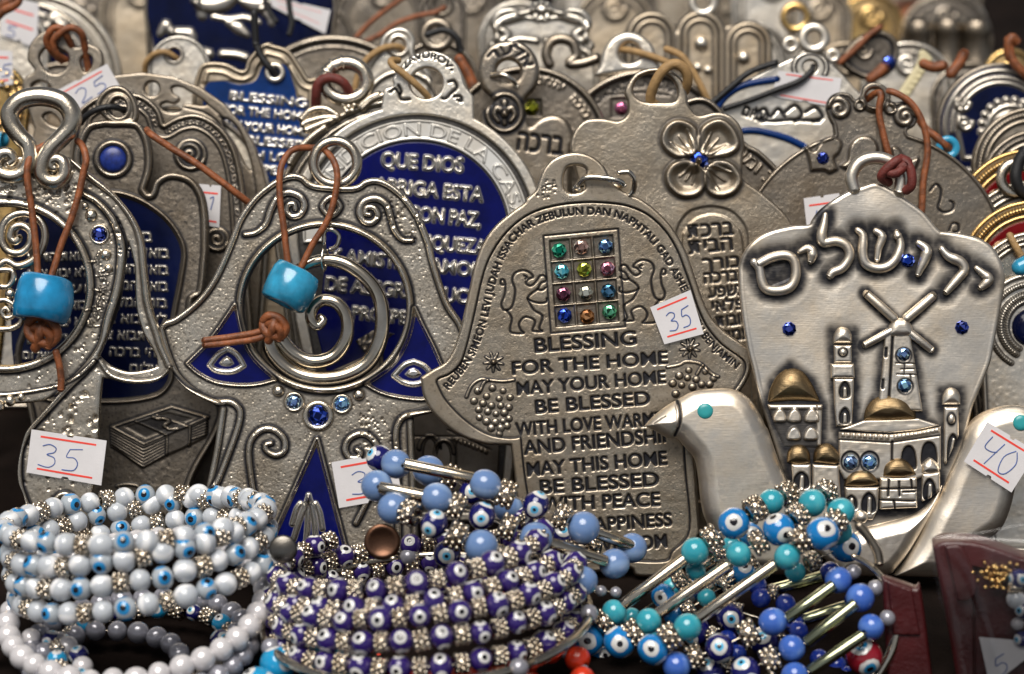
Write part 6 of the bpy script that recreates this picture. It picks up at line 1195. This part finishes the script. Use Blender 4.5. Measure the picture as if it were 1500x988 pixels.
    # right: arches
    def ba(q):
        q.noise(0.3, 10); q.rim(8, 3.2); q.p = np.maximum(q.p, sm(1.6 - np.abs(q.s - 8) / 3)); q.p = np.maximum(q.p, 0.9 * sm(1.4 - np.abs(q.s - 26) / 3)); q.rim(26, 3)
        for x, y in circ(1466, 186, 72, 72, 44, 175, 365): q.p = np.maximum(q.p, sm(1.5 - np.hypot(q.X - x, q.Y - y) / 3)); q.dome(x, y, 3.4, 0.9)
        for R_, n in ((34, 12), (24, 0)):
            f = q.field(circ(1480, 190, R_, R_, 30, 170, 370), 5); q.p = np.maximum(q.p, sm((1 - f) * 3)); q.ridge(circ(1480, 190, R_, R_, 30, 170, 370), 4.5)
            for x, y in circ(1480, 190, 43, 43, n, 175, 365) if n else []: q.p = np.maximum(q.p, sm(1.5 - np.hypot(q.X - x, q.Y - y) / 5)); q.dome(x, y, 5, 0.8)
        for cx, cy in ((1408, 152), (1412, 180)): f = q.field(spiral(cx, cy, 12, 2, 0, 1.3, 24), 4); q.p = np.maximum(q.p, sm((1 - f) * 3)); q.ridge(spiral(cx, cy, 12, 2, 0, 1.3, 24), 3.5)
    t, pl = disc('arched_plaque', 'navy enamel arch with beaded silver rim at the right edge', 0.668, 1466, 186, 94, 'silver_dark', ((3, 3.5),), inlay=('enamel_navy', 90, ba), cell=1.1)
    loop_cord(pl, [Z4([(1400, 220, 14), (1420, 330, 14), (1480, 400, 12), (1520, 430, 8)]), Z4([(1410, 330, 12), (1400, 250, 16), (1420, 215, 16), (1450, 240, 12)])], 'leather', 7, 12, 'brown leather loop on top of the navy beaded arch')
    for (cx, cy, R_, d, m, lb) in ((1512, 245, 88, 0.648, 'pewter', 'grey beaded disc cut off by right edge below the navy arch'), (1518, 272, 82, 0.643, 'silver_dark', 'dark grey disc cut off by right edge in front of the grey beaded disc')):
        disc('round_plaque', lb, d, cx, cy, R_, m, ((3, 3.5), (20, 3)), lambda q: beads_ring(q, cx, cy, R_ - 11.5, 3.6, 175, 300, 36), cell=1.1)
    def gr(q, cx, cy, R_): q.noise(0.3, 8); q.ridge(spiral(cx - 48, cy - 40, 12, 2, 0, 1.4, 26), 4); q.p = np.maximum(q.p, sm((1 - q.field(spiral(cx - 48, cy - 40, 12, 2, 0, 1.4, 26), 5)) * 3)); q.dome(cx - 60, cy - 10, 6); q.p = np.maximum(q.p, sm(1.5 - np.hypot(q.X - cx + 60, q.Y - cy + 10) / 6))
    for cx, cy, R_, d, lb in ((1508, 330, 112, 0.637, 'gold disc with red enamel and beaded rim at the right edge, rear of two'), (1515, 405, 112, 0.626, 'gold disc with red enamel and beaded rim at the right edge, front of two')):
        disc('round_plaque', lb, d, cx, cy, R_, 'gold', ((3, 3), (24, 3)), lambda q: beads_ring(q, cx, cy, R_ - 13.5, 5.2, 180, 290, 40), inlay=('enamel_red', R_ - 30, lambda q: gr(q, cx, cy, R_)), cell=1.1)
    t, pl = disc('round_plaque', 'black oxidised disc with silver beaded rim between the two gold discs', 0.631, 1512, 372, 108, 'silver', ((3, 3), (20, 3)), lambda q: (beads_ring(q, 1512, 372, 96, 4.2, 180, 290, 44), setattr(q, 'p', np.maximum(q.p, 0.95 * sm(2.2 - np.abs(q.s - 12) / 5) * (1 - sm((q.h - 1) * 2))))), cell=1.1)
    ring_loop(pl, 1487, 262, 30, 14, 'silver', t, 8); loop_cord(pl, [[(1500, 220, 22), (1488, 240, 20), (1484, 262, 20), (1492, 280, 16), (1510, 290, 10)]], 'cord_black', 9, 8, 'thick black cord through the silver ring near the right edge')
    # cream round medallion and coloured enamel
    def cm(q):
        for R_, n, rr in ((62, 40, 4), (47, 30, 5), (38, 26, 4.2)): beads_ring(q, 1512, 478, R_, rr, 120, 260, n)
        q.dome(1512, 478, 26, 0.4, 0.9, 3)
    t, pl = disc('medallion', 'cream medallion ringed with silver beads at the right edge', 0.612, 1512, 478, 78, 'pale', ((3, 3),), cm, cell=1.0); V, F = plathe(pl, 1510, 480, [(28, -2), (28, 2), (22, 8), (12, 11), (0, 12)], 28, 0); mk('stone', V, F, M['enamel_navy'], t)
    t, pl = disc('round_plaque', 'silver beaded disc behind the cream medallion at the right edge', 0.617, 1520, 440, 102, 'silver', ((3, 4), (18, 3)), lambda q: beads_ring(q, 1520, 440, 91, 4, 180, 280, 44), cell=1.0)
    loop_cord(pl, [R5([(1420, 425, 10), (1440, 470, 14), (1475, 530, 14)])], 'leather_tan', 5.5, 10, 'tan cord end at right edge beside the blue bead'); loop_cord(Pl(0.604), [R5([(1470, 590), (1530, 560)])], 'bead_blue', 13, 0, 'round blue bead cut off by the right edge', 'bead', 'bead')
    pl = Pl(0.615, (1470, 600)); yb = ybot(0.615) - 2
    r = Relief(pl, spl([(1440, 490), (1470, 470), (1560, 470), (1560, yb), (1560, yb), (1450, yb), (1450, yb), (1436, 700), (1426, 600), (1424, 560)], True, 5), 1.0, 4, 24); r.noise(0.3, 6); r.rim(4, 3.5, 1, 0.8, 4)
    [r.ridge(spiral(x, y, s, 2, a, 1.4, 26), 2.6, 1.0, 0.8, 3) for x, y, s, a in ((1455, 552, 9, 0), (1446, 574, 8, 90), (1462, 585, 8, 200), (1448, 520, 8, 40), (1490, 560, 10, 0))]; [r.dome(x, y, 4.5, 0.9, 0.9, 3) for x, y in ((1462, 512), (1468, 524), (1475, 532), (1459, 528), (1442, 600))]
    t = thing('enamel_plaque', 'silver plaque with red, green and blue enamel cells beside the right dove', 'plaque', pl(1490, yb)); r.build('plate', M['silver'], t, 11)
    for P, m in (([(1448, 535), (1470, 545), (1480, 560), (1465, 570), (1440, 560)], 'enamel_red'), ([(1492, 550), (1530, 545), (1535, 580), (1500, 585)], 'enamel_green'), ([(1455, 600), (1475, 592), (1540, 592), (1540, 640), (1460, 640)], 'enamel')): relief_part('enamel_inlay', pl, spl(P, True, 5), m, t, 0.8, 2, 1, 1.0, lambda q: q.noise(0.3, 6))
    relief_part('enamel_panel', pl, np.array([(1466, 690), (1556, 690), (1556, 834), (1466, 834)]), 'enamel', t, 0.8, 2, 1, 1.0, lambda q: [q.text(s_[::-1], (1484, y), (1550, y), 13, 3, 1.0, 0.01, 1) for s_, y in (('בזה השער', 730), ('לא יבוא', 752), ('ברכה ושלום', 776), ('תמיד', 800))])
    # turquoise ring bead on its thong
    pl = Pl(0.638, (1385, 215)); t = loop_cord(pl, [Z4([(915, 640, -4), (960, 710, 0), (1010, 750, 2), (1060, 795, 2), (1085, 815, -4)])], 'leather', 6, 0, 'brown thong threaded through a bright blue ring bead at right'); ring_loop(pl, *Z4([(1078, 812)])[0], 18, 7, 'bead_blue', t, 2, 'bead')
    # last row: plain plaques filling the back of the tray
    tops = [(120, 60, 80, 0.80, 'silver_dark'), (205, 20, 60, 0.79, 'warm'), (560, 30, 70, 0.79, 'silver_dark'), (690, 20, 50, 0.81, 'silver_dark'), (900, 40, 60, 0.77, 'warm'), (870, -10, 60, 0.84, 'pale'), (1000, -20, 60, 0.84, 'pewter'), (1130, 10, 60, 0.80, 'pale'), (1200, 30, 50, 0.80, 'warm'), (1275, 40, 50, 0.82, 'gold'), (620, 0, 40, 0.84, 'silver_dark'), (1060, 20, 50, 0.86, 'pewter'), (1330, 130, 70, 0.72, 'pale'), (1240, 120, 60, 0.73, 'warm'), (1100, 90, 60, 0.74, 'pale'), (960, 100, 70, 0.74, 'silver_dark'), (760, 60, 60, 0.75, 'pale'), (460, 60, 60, 0.76, 'silver_dark'), (90, 160, 70, 0.70, 'silver_dark'), (1420, 150, 60, 0.72, 'silver_dark'), (1300, 0, 60, 0.88, 'silver_dark'), (1400, 0, 40, 0.90, 'silver_dark'), (1385, 60, 70, 0.82, 'silver_dark'), (1480, 110, 40, 0.74, 'gold')]
    for x, y, R_, d, m in tops: disc('plain_plaque', 'plain round-topped metal plaque standing blurred in the rows at the back' if m != 'gold' else ('gilt round-topped plaque blurred at the top edge left of the copper bowl' if x < 1400 else 'gilt round-topped plaque blurred behind the navy arch at upper right'), d, x, y, R_, m, ((4, 4), (16, 2)), cell=2.2, group='plain plaques in the back rows' if m != 'gold' else None, fn=lambda q: q.ridge(spiral((q.x0 + q.xs[-1]) / 2, q.y0 + 40, 16, 3, 0, 1.5, 30), 4, 1, 0.6, 4))
build_back()
# ---------------------------------------------------------------- bracelets
K0 = 0.56 / FPX
_B = {}
def bead_mesh(kind, r, L):
    """a bead on the local z axis; r, L in photo pixels at the bracelets' distance"""
    key = (kind, round(r, 1), round(L, 1))
    if key in _B: return _B[key]
    k = K0
    if kind == 'spacer':
        mb = MB(); c = np.zeros(3); z = np.array([0, 0, 1.0]); V, F = lathe(c, z, [(r * .35 * k, -L * .5 * k), (r * .8 * k, -L * .5 * k), (r * .8 * k, L * .5 * k), (r * .35 * k, L * .5 * k), (r * .35 * k, -L * .5 * k)], 16); mb.add(V, F)
        q = L / 6.0
        for row in range(3):
            for a in range(9):
                t = (a + 0.5 * (row % 2)) * 2 * math.pi / 9; C = np.array([r * .8 * k * math.cos(t), r * .8 * k * math.sin(t), (row - 1) * L * .33 * k]); V, F = lathe(C, C * [1, 1, 0], [(q * k * math.cos(b), q * k * math.sin(b)) for b in np.linspace(-0.9, 1.55, 6)] + [(0, q * k)], 8); mb.add(V, F)
        V = np.concatenate(mb.V); F = mb.F; m = M['rhine']
    elif kind.startswith('tube'):
        V, F = lathe(np.zeros(3), np.array([0, 0, 1.0]), [(r * .55 * k, -L * .5 * k), (r * .92 * k, -L * .5 * k), (r * k, -L * .48 * k), (r * k, L * .48 * k), (r * .92 * k, L * .5 * k), (r * .55 * k, L * .5 * k), (r * .55 * k, -L * .5 * k)], 20); m = M['steel' if kind == 'tube' else 'steel_green']
    else:
        sq = 1.0 if not kind.startswith('eye') else 0.94
        V, F = lathe(np.zeros(3), np.array([0, 0, 1.0]), [(0.16 * r * k, -0.97 * sq * r * k)] + [(r * k * math.cos(a), sq * r * k * math.sin(a)) for a in np.linspace(-1.35, 1.35, 15)] + [(0.16 * r * k, 0.97 * sq * r * k)], 24); m = M[kind]
    me = bpy.data.meshes.new('bead'); me.from_pydata([tuple(v) for v in V], [], F); me.polygons.foreach_set('use_smooth', np.ones(len(F), bool)); me.materials.append(m); me.update(); _B[key] = me; return me
NM = {'spacer': 'spacer_bead', 'tube': 'tube_bead', 'tube_green': 'tube_bead', 'pearl': 'pearl', 'pearl_smoke': 'pearl'}
def bead(kind, r, L, P, ax, parent, roll=None):
    o = bpy.data.objects.new(NM.get(kind, 'eye_bead' if kind.startswith('eye') else 'glass_bead'), bead_mesh(kind, r, L)); COL.objects.link(o); o.parent = parent
    q = Vector(ax).to_track_quat('Z', 'Y'); a = random.uniform(0, 6.28) if roll is None else roll
    o.rotation_mode = 'QUATERNION'; o.rotation_quaternion = q @ Matrix.Rotation(a, 3, 'Z').to_quaternion(); o.location = Vector(P - np.array(parent.location)); v = random.uniform(0.93, 1.05)
    if not kind.startswith('tube'): o.scale = (v * random.uniform(0.96, 1.04), v, v * random.uniform(0.93, 1.06))
    return o
def ring_frame(c, d, a, b, roll):
    C = W(c[0], c[1], d); k = d / FPX; e = math.asin(max(min(b / a, 1), -1)); ro = math.radians(roll); e1 = RT * math.cos(ro) - UP * math.sin(ro); up = UP * math.cos(ro) + RT * math.sin(ro); e2 = -FW * math.cos(e) - up * math.sin(e)
    return lambda t: C + a * k * (math.cos(t) * e1 + math.sin(t) * e2), (lambda t: -math.sin(t) * e1 + math.cos(t) * e2), k
def strand(t_, c, d, a, b, roll, pattern, phase=0.0, t0=0.0, t1=360.0, wob=0.8, eye_to=True, wire=1.2):
    f, tan, k = ring_frame(c, d, a, b, roll); t0, t1 = math.radians(t0), math.radians(t1); L = a * (t1 - t0); tot = sum(p[2] for p in pattern); n = max(1, round(L / tot)); s = L / (n * tot); x = 0.0
    for g in range(n):
        for kd, r, w_ in pattern:
            t = t0 + (x + w_ * s / 2) / a + phase / a; x += w_ * s; P = f(t) + (UP * random.gauss(0, wob) + FW * random.gauss(0, wob)) * k; ax = tan(t) + RNG.normal(size=3) * 0.06
            bead(kd, r, w_ * 0.98 if kd in ('spacer', 'tube') else 0, P, ax, t_)
    if wire:
        full = abs(t1 - t0 - 2 * math.pi) < 1e-4; T = np.linspace(t0, t1, 60, endpoint=not full); V, F = tube(np.array([f(t) for t in T]), wire * k, 6, full); mk('wire', V, F, M['steel'], t_)
def bracelet(label, c, d, group='bead bracelets heaped along the front'):
    p = W(c[0], c[1], d); return thing('bead_bracelet', label, 'bracelet', (p[0], p[1], 0.0005), group)
def build_bracelets():
    wp = [('cat_white', 17, 33), ('eye_white', 17, 33), ('cat_white', 17, 33), ('spacer', 15, 22)]
    t = bracelet('coiled bracelet of white glass beads and blue-eyed beads, piled at front left', (203, 790), 0.566)
    for c, b, ro, ph in (((198, 760), 22, -3, 0), ((203, 778), 27, -9, 40), ((206, 808), 29, -9, 75), ((214, 840), 31, -9, 18)): strand(t, c, 0.566, 188, b, ro, wp, ph)
    t = bracelet('strand of glossy grey pearls in a wide loop, front left corner', (200, 890), 0.560); strand(t, (200, 888), 0.560, 188, 86, -5, [('pearl', 17.5, 33)], 0, wob=0.6)
    t = bracelet('smoky grey pearl bracelet lying inside the wide pearl loop', (205, 925), 0.562); strand(t, (205, 946), 0.554, 162, 56, -2, [('pearl_smoke', 16.5, 32)], 0); strand(t, (160, 972), 0.549, 104, 37, 2, [('pearl_smoke', 16.5, 32)], 12, 180, 360)
    t = bracelet('turquoise-blue eye bead bracelet under the grey pearls', (195, 940), 0.563); strand(t, (215, 952), 0.553, 130, 46, 0, [('eye_sky', 16, 34), ('spacer', 13, 24), ('eye_navy', 13, 28), ('spacer', 13, 24)], 10)
    t = bracelet('navy eye bead bracelet between the pearls and the purple coil', (365, 965), 0.554); strand(t, (368, 962), 0.554, 58, 42, -8, [('eye_navy', 16, 32), ('pearl_smoke', 11, 22)], 0)
    t = bracelet('big sky-blue eye bead bracelet cut off by the bottom edge', (440, 1005), 0.538); strand(t, (455, 1015), 0.538, 78, 46, 5, [('eye_sky', 27, 52)], 6)
    t = bracelet('navy and pearl bracelet cut off by the bottom left corner', (20, 990), 0.545); strand(t, (30, 985), 0.545, 90, 40, 0, [('eye_navy', 16, 32), ('pearl', 15, 30)], 0)
    # purple coil
    pp = [('eye_purple', 18, 33), ('spacer', 14.5, 23)]
    t = bracelet('coiled bracelet of purple eye beads and silver spacers, front centre-left', (622, 880), 0.560)
    strand(t, (612, 836), 0.560, 206, 27, -8, pp, 14, 10, 170)
    strand(t, (600, 808), 0.560, 196, 30, -9, pp, 10, -40, 230)
    for c, a, b, ro, ph in (((622, 846), 222, 34, -6, 0), ((624, 877), 222, 34, -5, 27), ((622, 914), 218, 36, -3, 12)): strand(t, c, 0.560, a, b, ro, pp, ph, wob=1.2)
    pl = Pl(0.556, (560, 795)); V, F = plathe(pl, 560, 794, [(0, -3), (26, -3), (27, 0), (26, 2.5), (20, 3), (18, 1.6), (0, 1.6)], 28); mk('end_disc', V, F, metal('dark_copper', (0.16, 0.085, 0.055), 0.35, 1500, 0.2), t)
    V, F = plathe(Pl(0.552), 415, 805, [(0, -3), (20, -3), (21, 0), (18, 2.5), (0, 2)], 24); mk('end_disc', V, F, metal('smoky_disc', (0.20, 0.19, 0.175), 0.3, 1500, 0.2), t)
    # tube bangle round the purple coil
    t = bracelet('slim bangle of curved silver tubes and grey beads under the purple coil', (625, 905), 0.558)
    f, tan, k = ring_frame((625, 903), 0.558, 238, 70, -3)
    for i in range(7):
        a0, a1 = math.radians(108 + i * 51.4 + 4), math.radians(108 + (i + 1) * 51.4 - 4); V, F = tube(np.array([f(x) for x in np.linspace(a0, a1, 16)]), 7.5 * k, 14); mk('tube_bead', V, F, M['steel'], t); bead('pearl_smoke', 14, 0, f(math.radians(108 + i * 51.4)), tan(math.radians(108 + i * 51.4)), t)
    t = bracelet('coral red bead bracelet under the right end of the purple coil', (812, 985), 0.546); strand(t, (812, 985), 0.546, 44, 26, 0, [('coral', 18, 34), ('pearl_smoke', 8, 12)], 0)
    t = bracelet('flat strand of small orange-red beads glimpsed between purple coils', (690, 935), 0.562); strand(t, (700, 930), 0.566, 150, 36, -12, [('coral', 10, 20)], 0)
    def rows(label, c, d, R, kinds, tube_r, tk='tube'):
        t = bracelet(label, c, d)
        for seq in R:
            n = len(seq); pts = []
            for i, e in enumerate(seq): pts.append(e)
            for i, e in enumerate(pts):
                kd = e[0]
                if kd == 'T':
                    (x0, y0, d0), (x1, y1, d1) = e[1], e[2]; A, B = W(x0, y0, d0), W(x1, y1, d1); L = np.linalg.norm(B - A) / K0; bead(tk, tube_r, L, (A + B) / 2, B - A, t)
                else:
                    x, y, dd = e[1]; nx = pts[min(i + 1, n - 1)]; pv = pts[max(i - 1, 0)]; q1 = nx[1] if nx[0] != 'T' else nx[1]; q0 = pv[1] if pv[0] != 'T' else pv[2]; ax = W(*q1) - W(*q0)
                    kk, r, L = kinds[kd]; bead(kk, r, L, W(x, y, dd), ax, t)
            P = []
            for e in pts: P += [W(*e[1])] + ([W(*e[2])] if e[0] == 'T' else [])
            V, F = tube(np.array(P), 1.3 * K0, 6); mk('wire', V, F, M['steel'], t)
        return t
    kb = {'B': ('cat_blue', 23, 0), 'E': ('eye_navy', 22, 0), 'S': ('spacer', 21, 25), 'O': ('pearl_smoke', 9, 0)}
    d1, d2, d3 = 0.562, 0.556, 0.550
    rows('wide cuff of pale blue balls, navy eye beads and silver tubes above purple coil', (730, 760), 0.556, [
        [('E', (556, 672, d1 + .01)), ('B', (580, 680, d1 + .004)), ('T', (592, 680, d1), (702, 703, d1)), ('B', (711, 710, d1)), ('S', (742, 724, d1)), ('E', (785, 740, d1)), ('S', (822, 757, d1)), ('B', (855, 773, d1)), ('T', (866, 778, d1 + .002), (926, 800, d1 + .007)), ('B', (926, 803, d1 + .009))],
        [('B', (552, 712, d2 + .006)), ('T', (556, 714, d2 + .002), (626, 728, d2)), ('B', (640, 730, d2)), ('S', (669, 742, d2)), ('E', (706, 756, d2)), ('S', (744, 772, d2)), ('B', (785, 789, d2)), ('T', (796, 793, d2), (888, 823, d2 + .005)), ('B', (900, 826, d2 + .008))],
        [('B', (576, 745, d3 + .006)), ('S', (600, 752, d3 + .003)), ('E', (636, 768, d3)), ('S', (668, 785, d3)), ('B', (705, 801, d3)), ('T', (722, 803, d3), (842, 847, d3 + .003)), ('B', (854, 851, d3 + .006))],
        [('E', (655, 812, d3 + .014)), ('S', (690, 830, d3 + .014)), ('E', (760, 850, d3 + .014)), ('S', (800, 868, d3 + .014)), ('O', (880, 866, d3 + .012)), ('O', (902, 868, d3 + .013))],
        [('B', (628, 690, d1 + .014)), ('S', (660, 700, d1 + .014)), ('E', (690, 722, d1 + .014)), ('B', (745, 745, d1 + .014)), ('E', (820, 790, d1 + .012)), ('S', (870, 800, d1 + .012))]], kb, 9)
    kt = {'B': ('cat_turq', 20, 0), 'b': ('cat_turq', 15, 0), 'E': ('eye_turq', 25, 0), 'e': ('eye_turq', 20, 0), 'S': ('spacer', 20, 25), 's': ('spacer', 15, 20)}
    e1, e2, e3 = 0.560, 0.555, 0.550
    rows('wide cuff of turquoise balls, blue eye beads and bright silver tubes at front centre-right', (1050, 850), 0.555, [
        [('E', (860, 937, e1)), ('S', (885, 912, e1)), ('B', (900, 897, e1)), ('T', (908, 890, e1), (1004, 818, e1)), ('B', (1018, 808, e1)), ('S', (1043, 788, e1)), ('E', (1075, 767, e1)), ('S', (1106, 746, e1)), ('B', (1130, 735, e1 + .003)), ('S', (1152, 724, e1 + .006))],
        [('E', (907, 941, e2)), ('S', (928, 927, e2)), ('B', (950, 910, e2)), ('T', (963, 900, e2), (1068, 827, e2)), ('B', (1082, 812, e2)), ('S', (1111, 795, e2)), ('E', (1141, 776, e2)), ('S', (1169, 756, e2 + .002)), ('B', (1190, 737, e2 + .004)), ('S', (1208, 722, e2 + .008))],
        [('E', (956, 952, e3)), ('S', (981, 933, e3)), ('B', (1007, 919, e3)), ('T', (1022, 907, e3), (1136, 826, e3)), ('B', (1153, 816, e3)), ('S', (1173, 791, e3)), ('E', (1205, 782, e3)), ('S', (1222, 766, e3 + .003)), ('B', (1232, 750, e3 + .006))],
        [('b', (925, 905, e1 + .01)), ('e', (972, 874, e1 + .006)), ('s', (999, 852, e1 + .006)), ('b', (1019, 836, e1 + .004)), ('s', (1050, 812, e1 + .01)), ('e', (1100, 785, e1 + .012))],
        [('s', (1008, 893, e1 + .006)), ('b', (1035, 876, e1 + .006)), ('s', (1060, 858, e1 + .01)), ('e', (1090, 840, e1 + .012))],
        [('e', (880, 965, e1 + .004)), ('b', (900, 985, e1 + .004)), ('b', (920, 975, e1 + .004)), ('s', (940, 985, e1)), ('e', (905, 1000, e1))],
        [('T', (1030, 828, e1 + .012), (1064, 806, e1 + .012)), ('b', (1070, 800, e1 + .012))], [('T', (1040, 863, e1 + .012), (1092, 830, e1 + .012)), ('s', (1100, 824, e1 + .012))], [('b', (985, 860, e1 + .016)), ('e', (1008, 866, e1 + .016)), ('s', (1026, 858, e1 + .016)), ('e', (1060, 845, e1 + .018)), ('b', (1085, 815, e1 + .018))], [('e', (935, 925, e1 + .01)), ('b', (955, 935, e1 + .008)), ('e', (990, 900, e1 + .012))],
        [('B', (1228, 778, e3 + .012)), ('E', (1238, 800, e3 + .014)), ('s', (1190, 822, e3 + .01)), ('b', (1165, 838, e3 + .01))]], kt, 9)
    kr = {'B': ('cat_royal', 20, 0), 'b': ('cat_cobalt', 15, 0), 'E': ('eye_navy', 23, 0), 'S': ('spacer', 20, 25), 's': ('spacer', 13, 18), 'P': ('pearl_smoke', 12, 0)}
    g1 = 0.551; g2 = 0.547; g3 = 0.543
    t = rows('cuff of royal blue beads, navy eyes and greenish silver tubes at front right', (1180, 920), 0.548, [
        [('B', (991, 976, g1)), ('S', (1018, 962, g1)), ('E', (1054, 950, g1)), ('S', (1096, 928, g1)), ('B', (1132, 911, g1)), ('T', (1151, 908, g1), (1222, 857, g1)), ('B', (1228, 850, g1 + .003)), ('P', (1250, 838, g1 + .006))],
        [('E', (1092, 984, g2)), ('S', (1128, 966, g2)), ('B', (1160, 950, g2)), ('T', (1180, 942, g2), (1254, 884, g2)), ('B', (1260, 876, g2 + .003)), ('P', (1282, 862, g2 + .006))],
        [('S', (1130, 1005, g3)), ('B', (1164, 990, g3)), ('T', (1186, 984, g3), (1266, 930, g3)), ('B', (1276, 919, g3 + .003)), ('P', (1300, 906, g3 + .006))],
        [('b', (1115, 876, g1 + .014)), ('s', (1133, 868, g1 + .014)), ('b', (1151, 885, g1 + .012)), ('b', (1170, 925, g1 + .01)), ('s', (1080, 895, g1 + .014)), ('E', (1070, 905, g1 + .014))],
        [('b', (1110, 858, g1 + .016)), ('T', (1126, 866, g1 + .016), (1204, 845, g1 + .016)), ('b', (1216, 838, g1 + .016))], [('b', (1164, 915, g1 + .013)), ('T', (1176, 909, g1 + .013), (1240, 888, g1 + .013)), ('b', (1250, 880, g1 + .013))],
        [('E', (1040, 985, g1 + .004)), ('s', (1062, 975, g1 + .004)), ('b', (1080, 958, g1 + .01)), ('E', (1120, 940, g1 + .01)), ('s', (1140, 930, g1 + .01))], [('b', (1200, 965, g1 + .008)), ('b', (1225, 975, g1 + .008)), ('s', (1212, 985, g1 + .008)), ('b', (1240, 990, g1 + .006))], [('E', (1020, 925, g1 + .016)), ('s', (1045, 930, g1 + .014)), ('b', (1065, 938, g1 + .012))]], kr, 9.0, 'tube_green')
    pl = Pl(0.553); mb = MB(); mb.add(*ptube(pl, V4([(560, 340), (650, 392), (740, 490), (788, 600), (800, 690)]), 4.5, 0, 10)); mb.build('side_bar', [M['steel']], t)
    mb = MB(); mb.add(*ptube(pl, V4([(800, 720), (790, 790), (760, 880), (690, 1000)]), 8, 0, 12)); mb.build('side_bar', [M['steel']], t); mb = MB(); mb.add(*ptube(pl, V4([(590, 170), (640, 230), (690, 310), (705, 380)]), 7, 0, 12)); mb.build('end_leaf', [M['silver_dark']], t)
    t = thing('loose_bead', 'single red, white and blue eye bead under the greenish tubes', 'bead', W(1266, 984, 0.549)); bead('eye_red', 27, 0, W(1266, 962, 0.549), RT + 0.4 * UP, t, 0.3)
M['eye_red'] = eye_mat('red_eye_bead', (0.22, 0.01, 0.02), [(0.18, BK), (0.36, (0.02, 0.2, 0.4)), (0.6, WH)])
build_bracelets()

# ---------------------------------------------------------------- maroon boxes under clear film
def build_boxes():
    def panel(name, label, d, P, inner, mat='maroon', thick=60):
        pl = Pl(d, (1430, 900), -8, -8); r = Relief(pl, spl(P, True, 5), 1.2, 7, 30); r.noise(0.3, 5); r.noise(1.0, 40)
        if inner: r.region([np.array(inner)], -14, 6)
        t = thing(name, label, 'box', pl(1430, 990)); r.build('case', M[mat], t, thick); return t, pl
    t, pl = panel('maroon_case', 'narrow folded maroon case leaning beside the greenish tubes, lower right', 0.549, [(1292, 846), (1292, 846), (1338, 862), (1350, 870), (1368, 1010), (1368, 1010), (1300, 1010), (1300, 1010)], None, thick=24)
    relief_part('flap', pl, np.array([(1300, 850), (1336, 864), (1348, 930), (1308, 930)]), 'maroon', t, 5, 6, 3, 1.2, lambda q: q.noise(0.6, 8))
    t, pl = panel('maroon_box', 'dark maroon presentation box with gold charm under clear film, bottom right corner', 0.546, [(1366, 802), (1366, 802), (1384, 794), (1434, 797), (1496, 818), (1560, 845), (1560, 1010), (1560, 1010), (1404, 1010), (1404, 1010), (1385, 900)], [(1426, 832), (1530, 858), (1560, 1010), (1428, 1010)])
    relief_part('lid_fold', pl, spl([(1384, 800), (1384, 800), (1408, 800), (1424, 830), (1432, 862), (1420, 880), (1402, 880), (1402, 880)], True, 5), 'maroon', t, 5, 6, 4, 1.2, lambda q: q.noise(0.5, 10))
    sticker(pl, [(1434, 932), (1482, 936), (1520, 950), (1450, 1005)], '5', t, 6, (), (0.1, 0.5, 0.5, 0.95), None, False)
    c = thing('gold_charm', 'gold beaded charm with navy and white beads inside the maroon box', 'charm', pl(1470, 950)); mb = MB()
    for _ in range(70):
        x, y = 1458 + random.gauss(0, 14), 842 + random.gauss(0, 11); q = random.uniform(2.2, 4.6); V, F = plathe(pl, x, y, [(q * math.cos(a), q * math.sin(a)) for a in np.linspace(-0.8, 1.5, 6)] + [(0, q)], 10, random.uniform(0, 12)); mb.add(V, F)
    mb.build('gold_cluster', [M['gold']], c)
    for x, y, kd, q in ((1492, 846, 'eye_navy', 15), (1488, 876, 'cat_white', 15), (1500, 892, 'eye_navy', 14), (1490, 912, 'pearl', 10), (1498, 934, 'eye_navy', 14), (1486, 860, 'spacer', 12)): bead(kd, q, 16, pl(x, y, 8), UP, c)
    r = Relief(Pl(0.536, (1450, 880), -8, -8), spl([(1362, 786), (1362, 786), (1430, 780), (1560, 782), (1560, 1008), (1560, 1008), (1410, 1008), (1410, 1008), (1392, 930), (1372, 860)], True, 5), 1.6, 2, 30)
    for q in ([(1366, 800), (1390, 880), (1412, 1000)], [(1370, 790), (1440, 792), (1550, 800)], [(1384, 800), (1420, 850), (1470, 1000)]): r.ridge(spl(q, False, 5), 4, 0.7)
    r.noise(2.0, 40); t = thing('plastic_bag', 'clear plastic film bag over the maroon box, bottom right corner', 'bag', Pl(0.536)(1470, 1000)); r.build('film', M['plastic'], t, 2.0)
build_boxes()
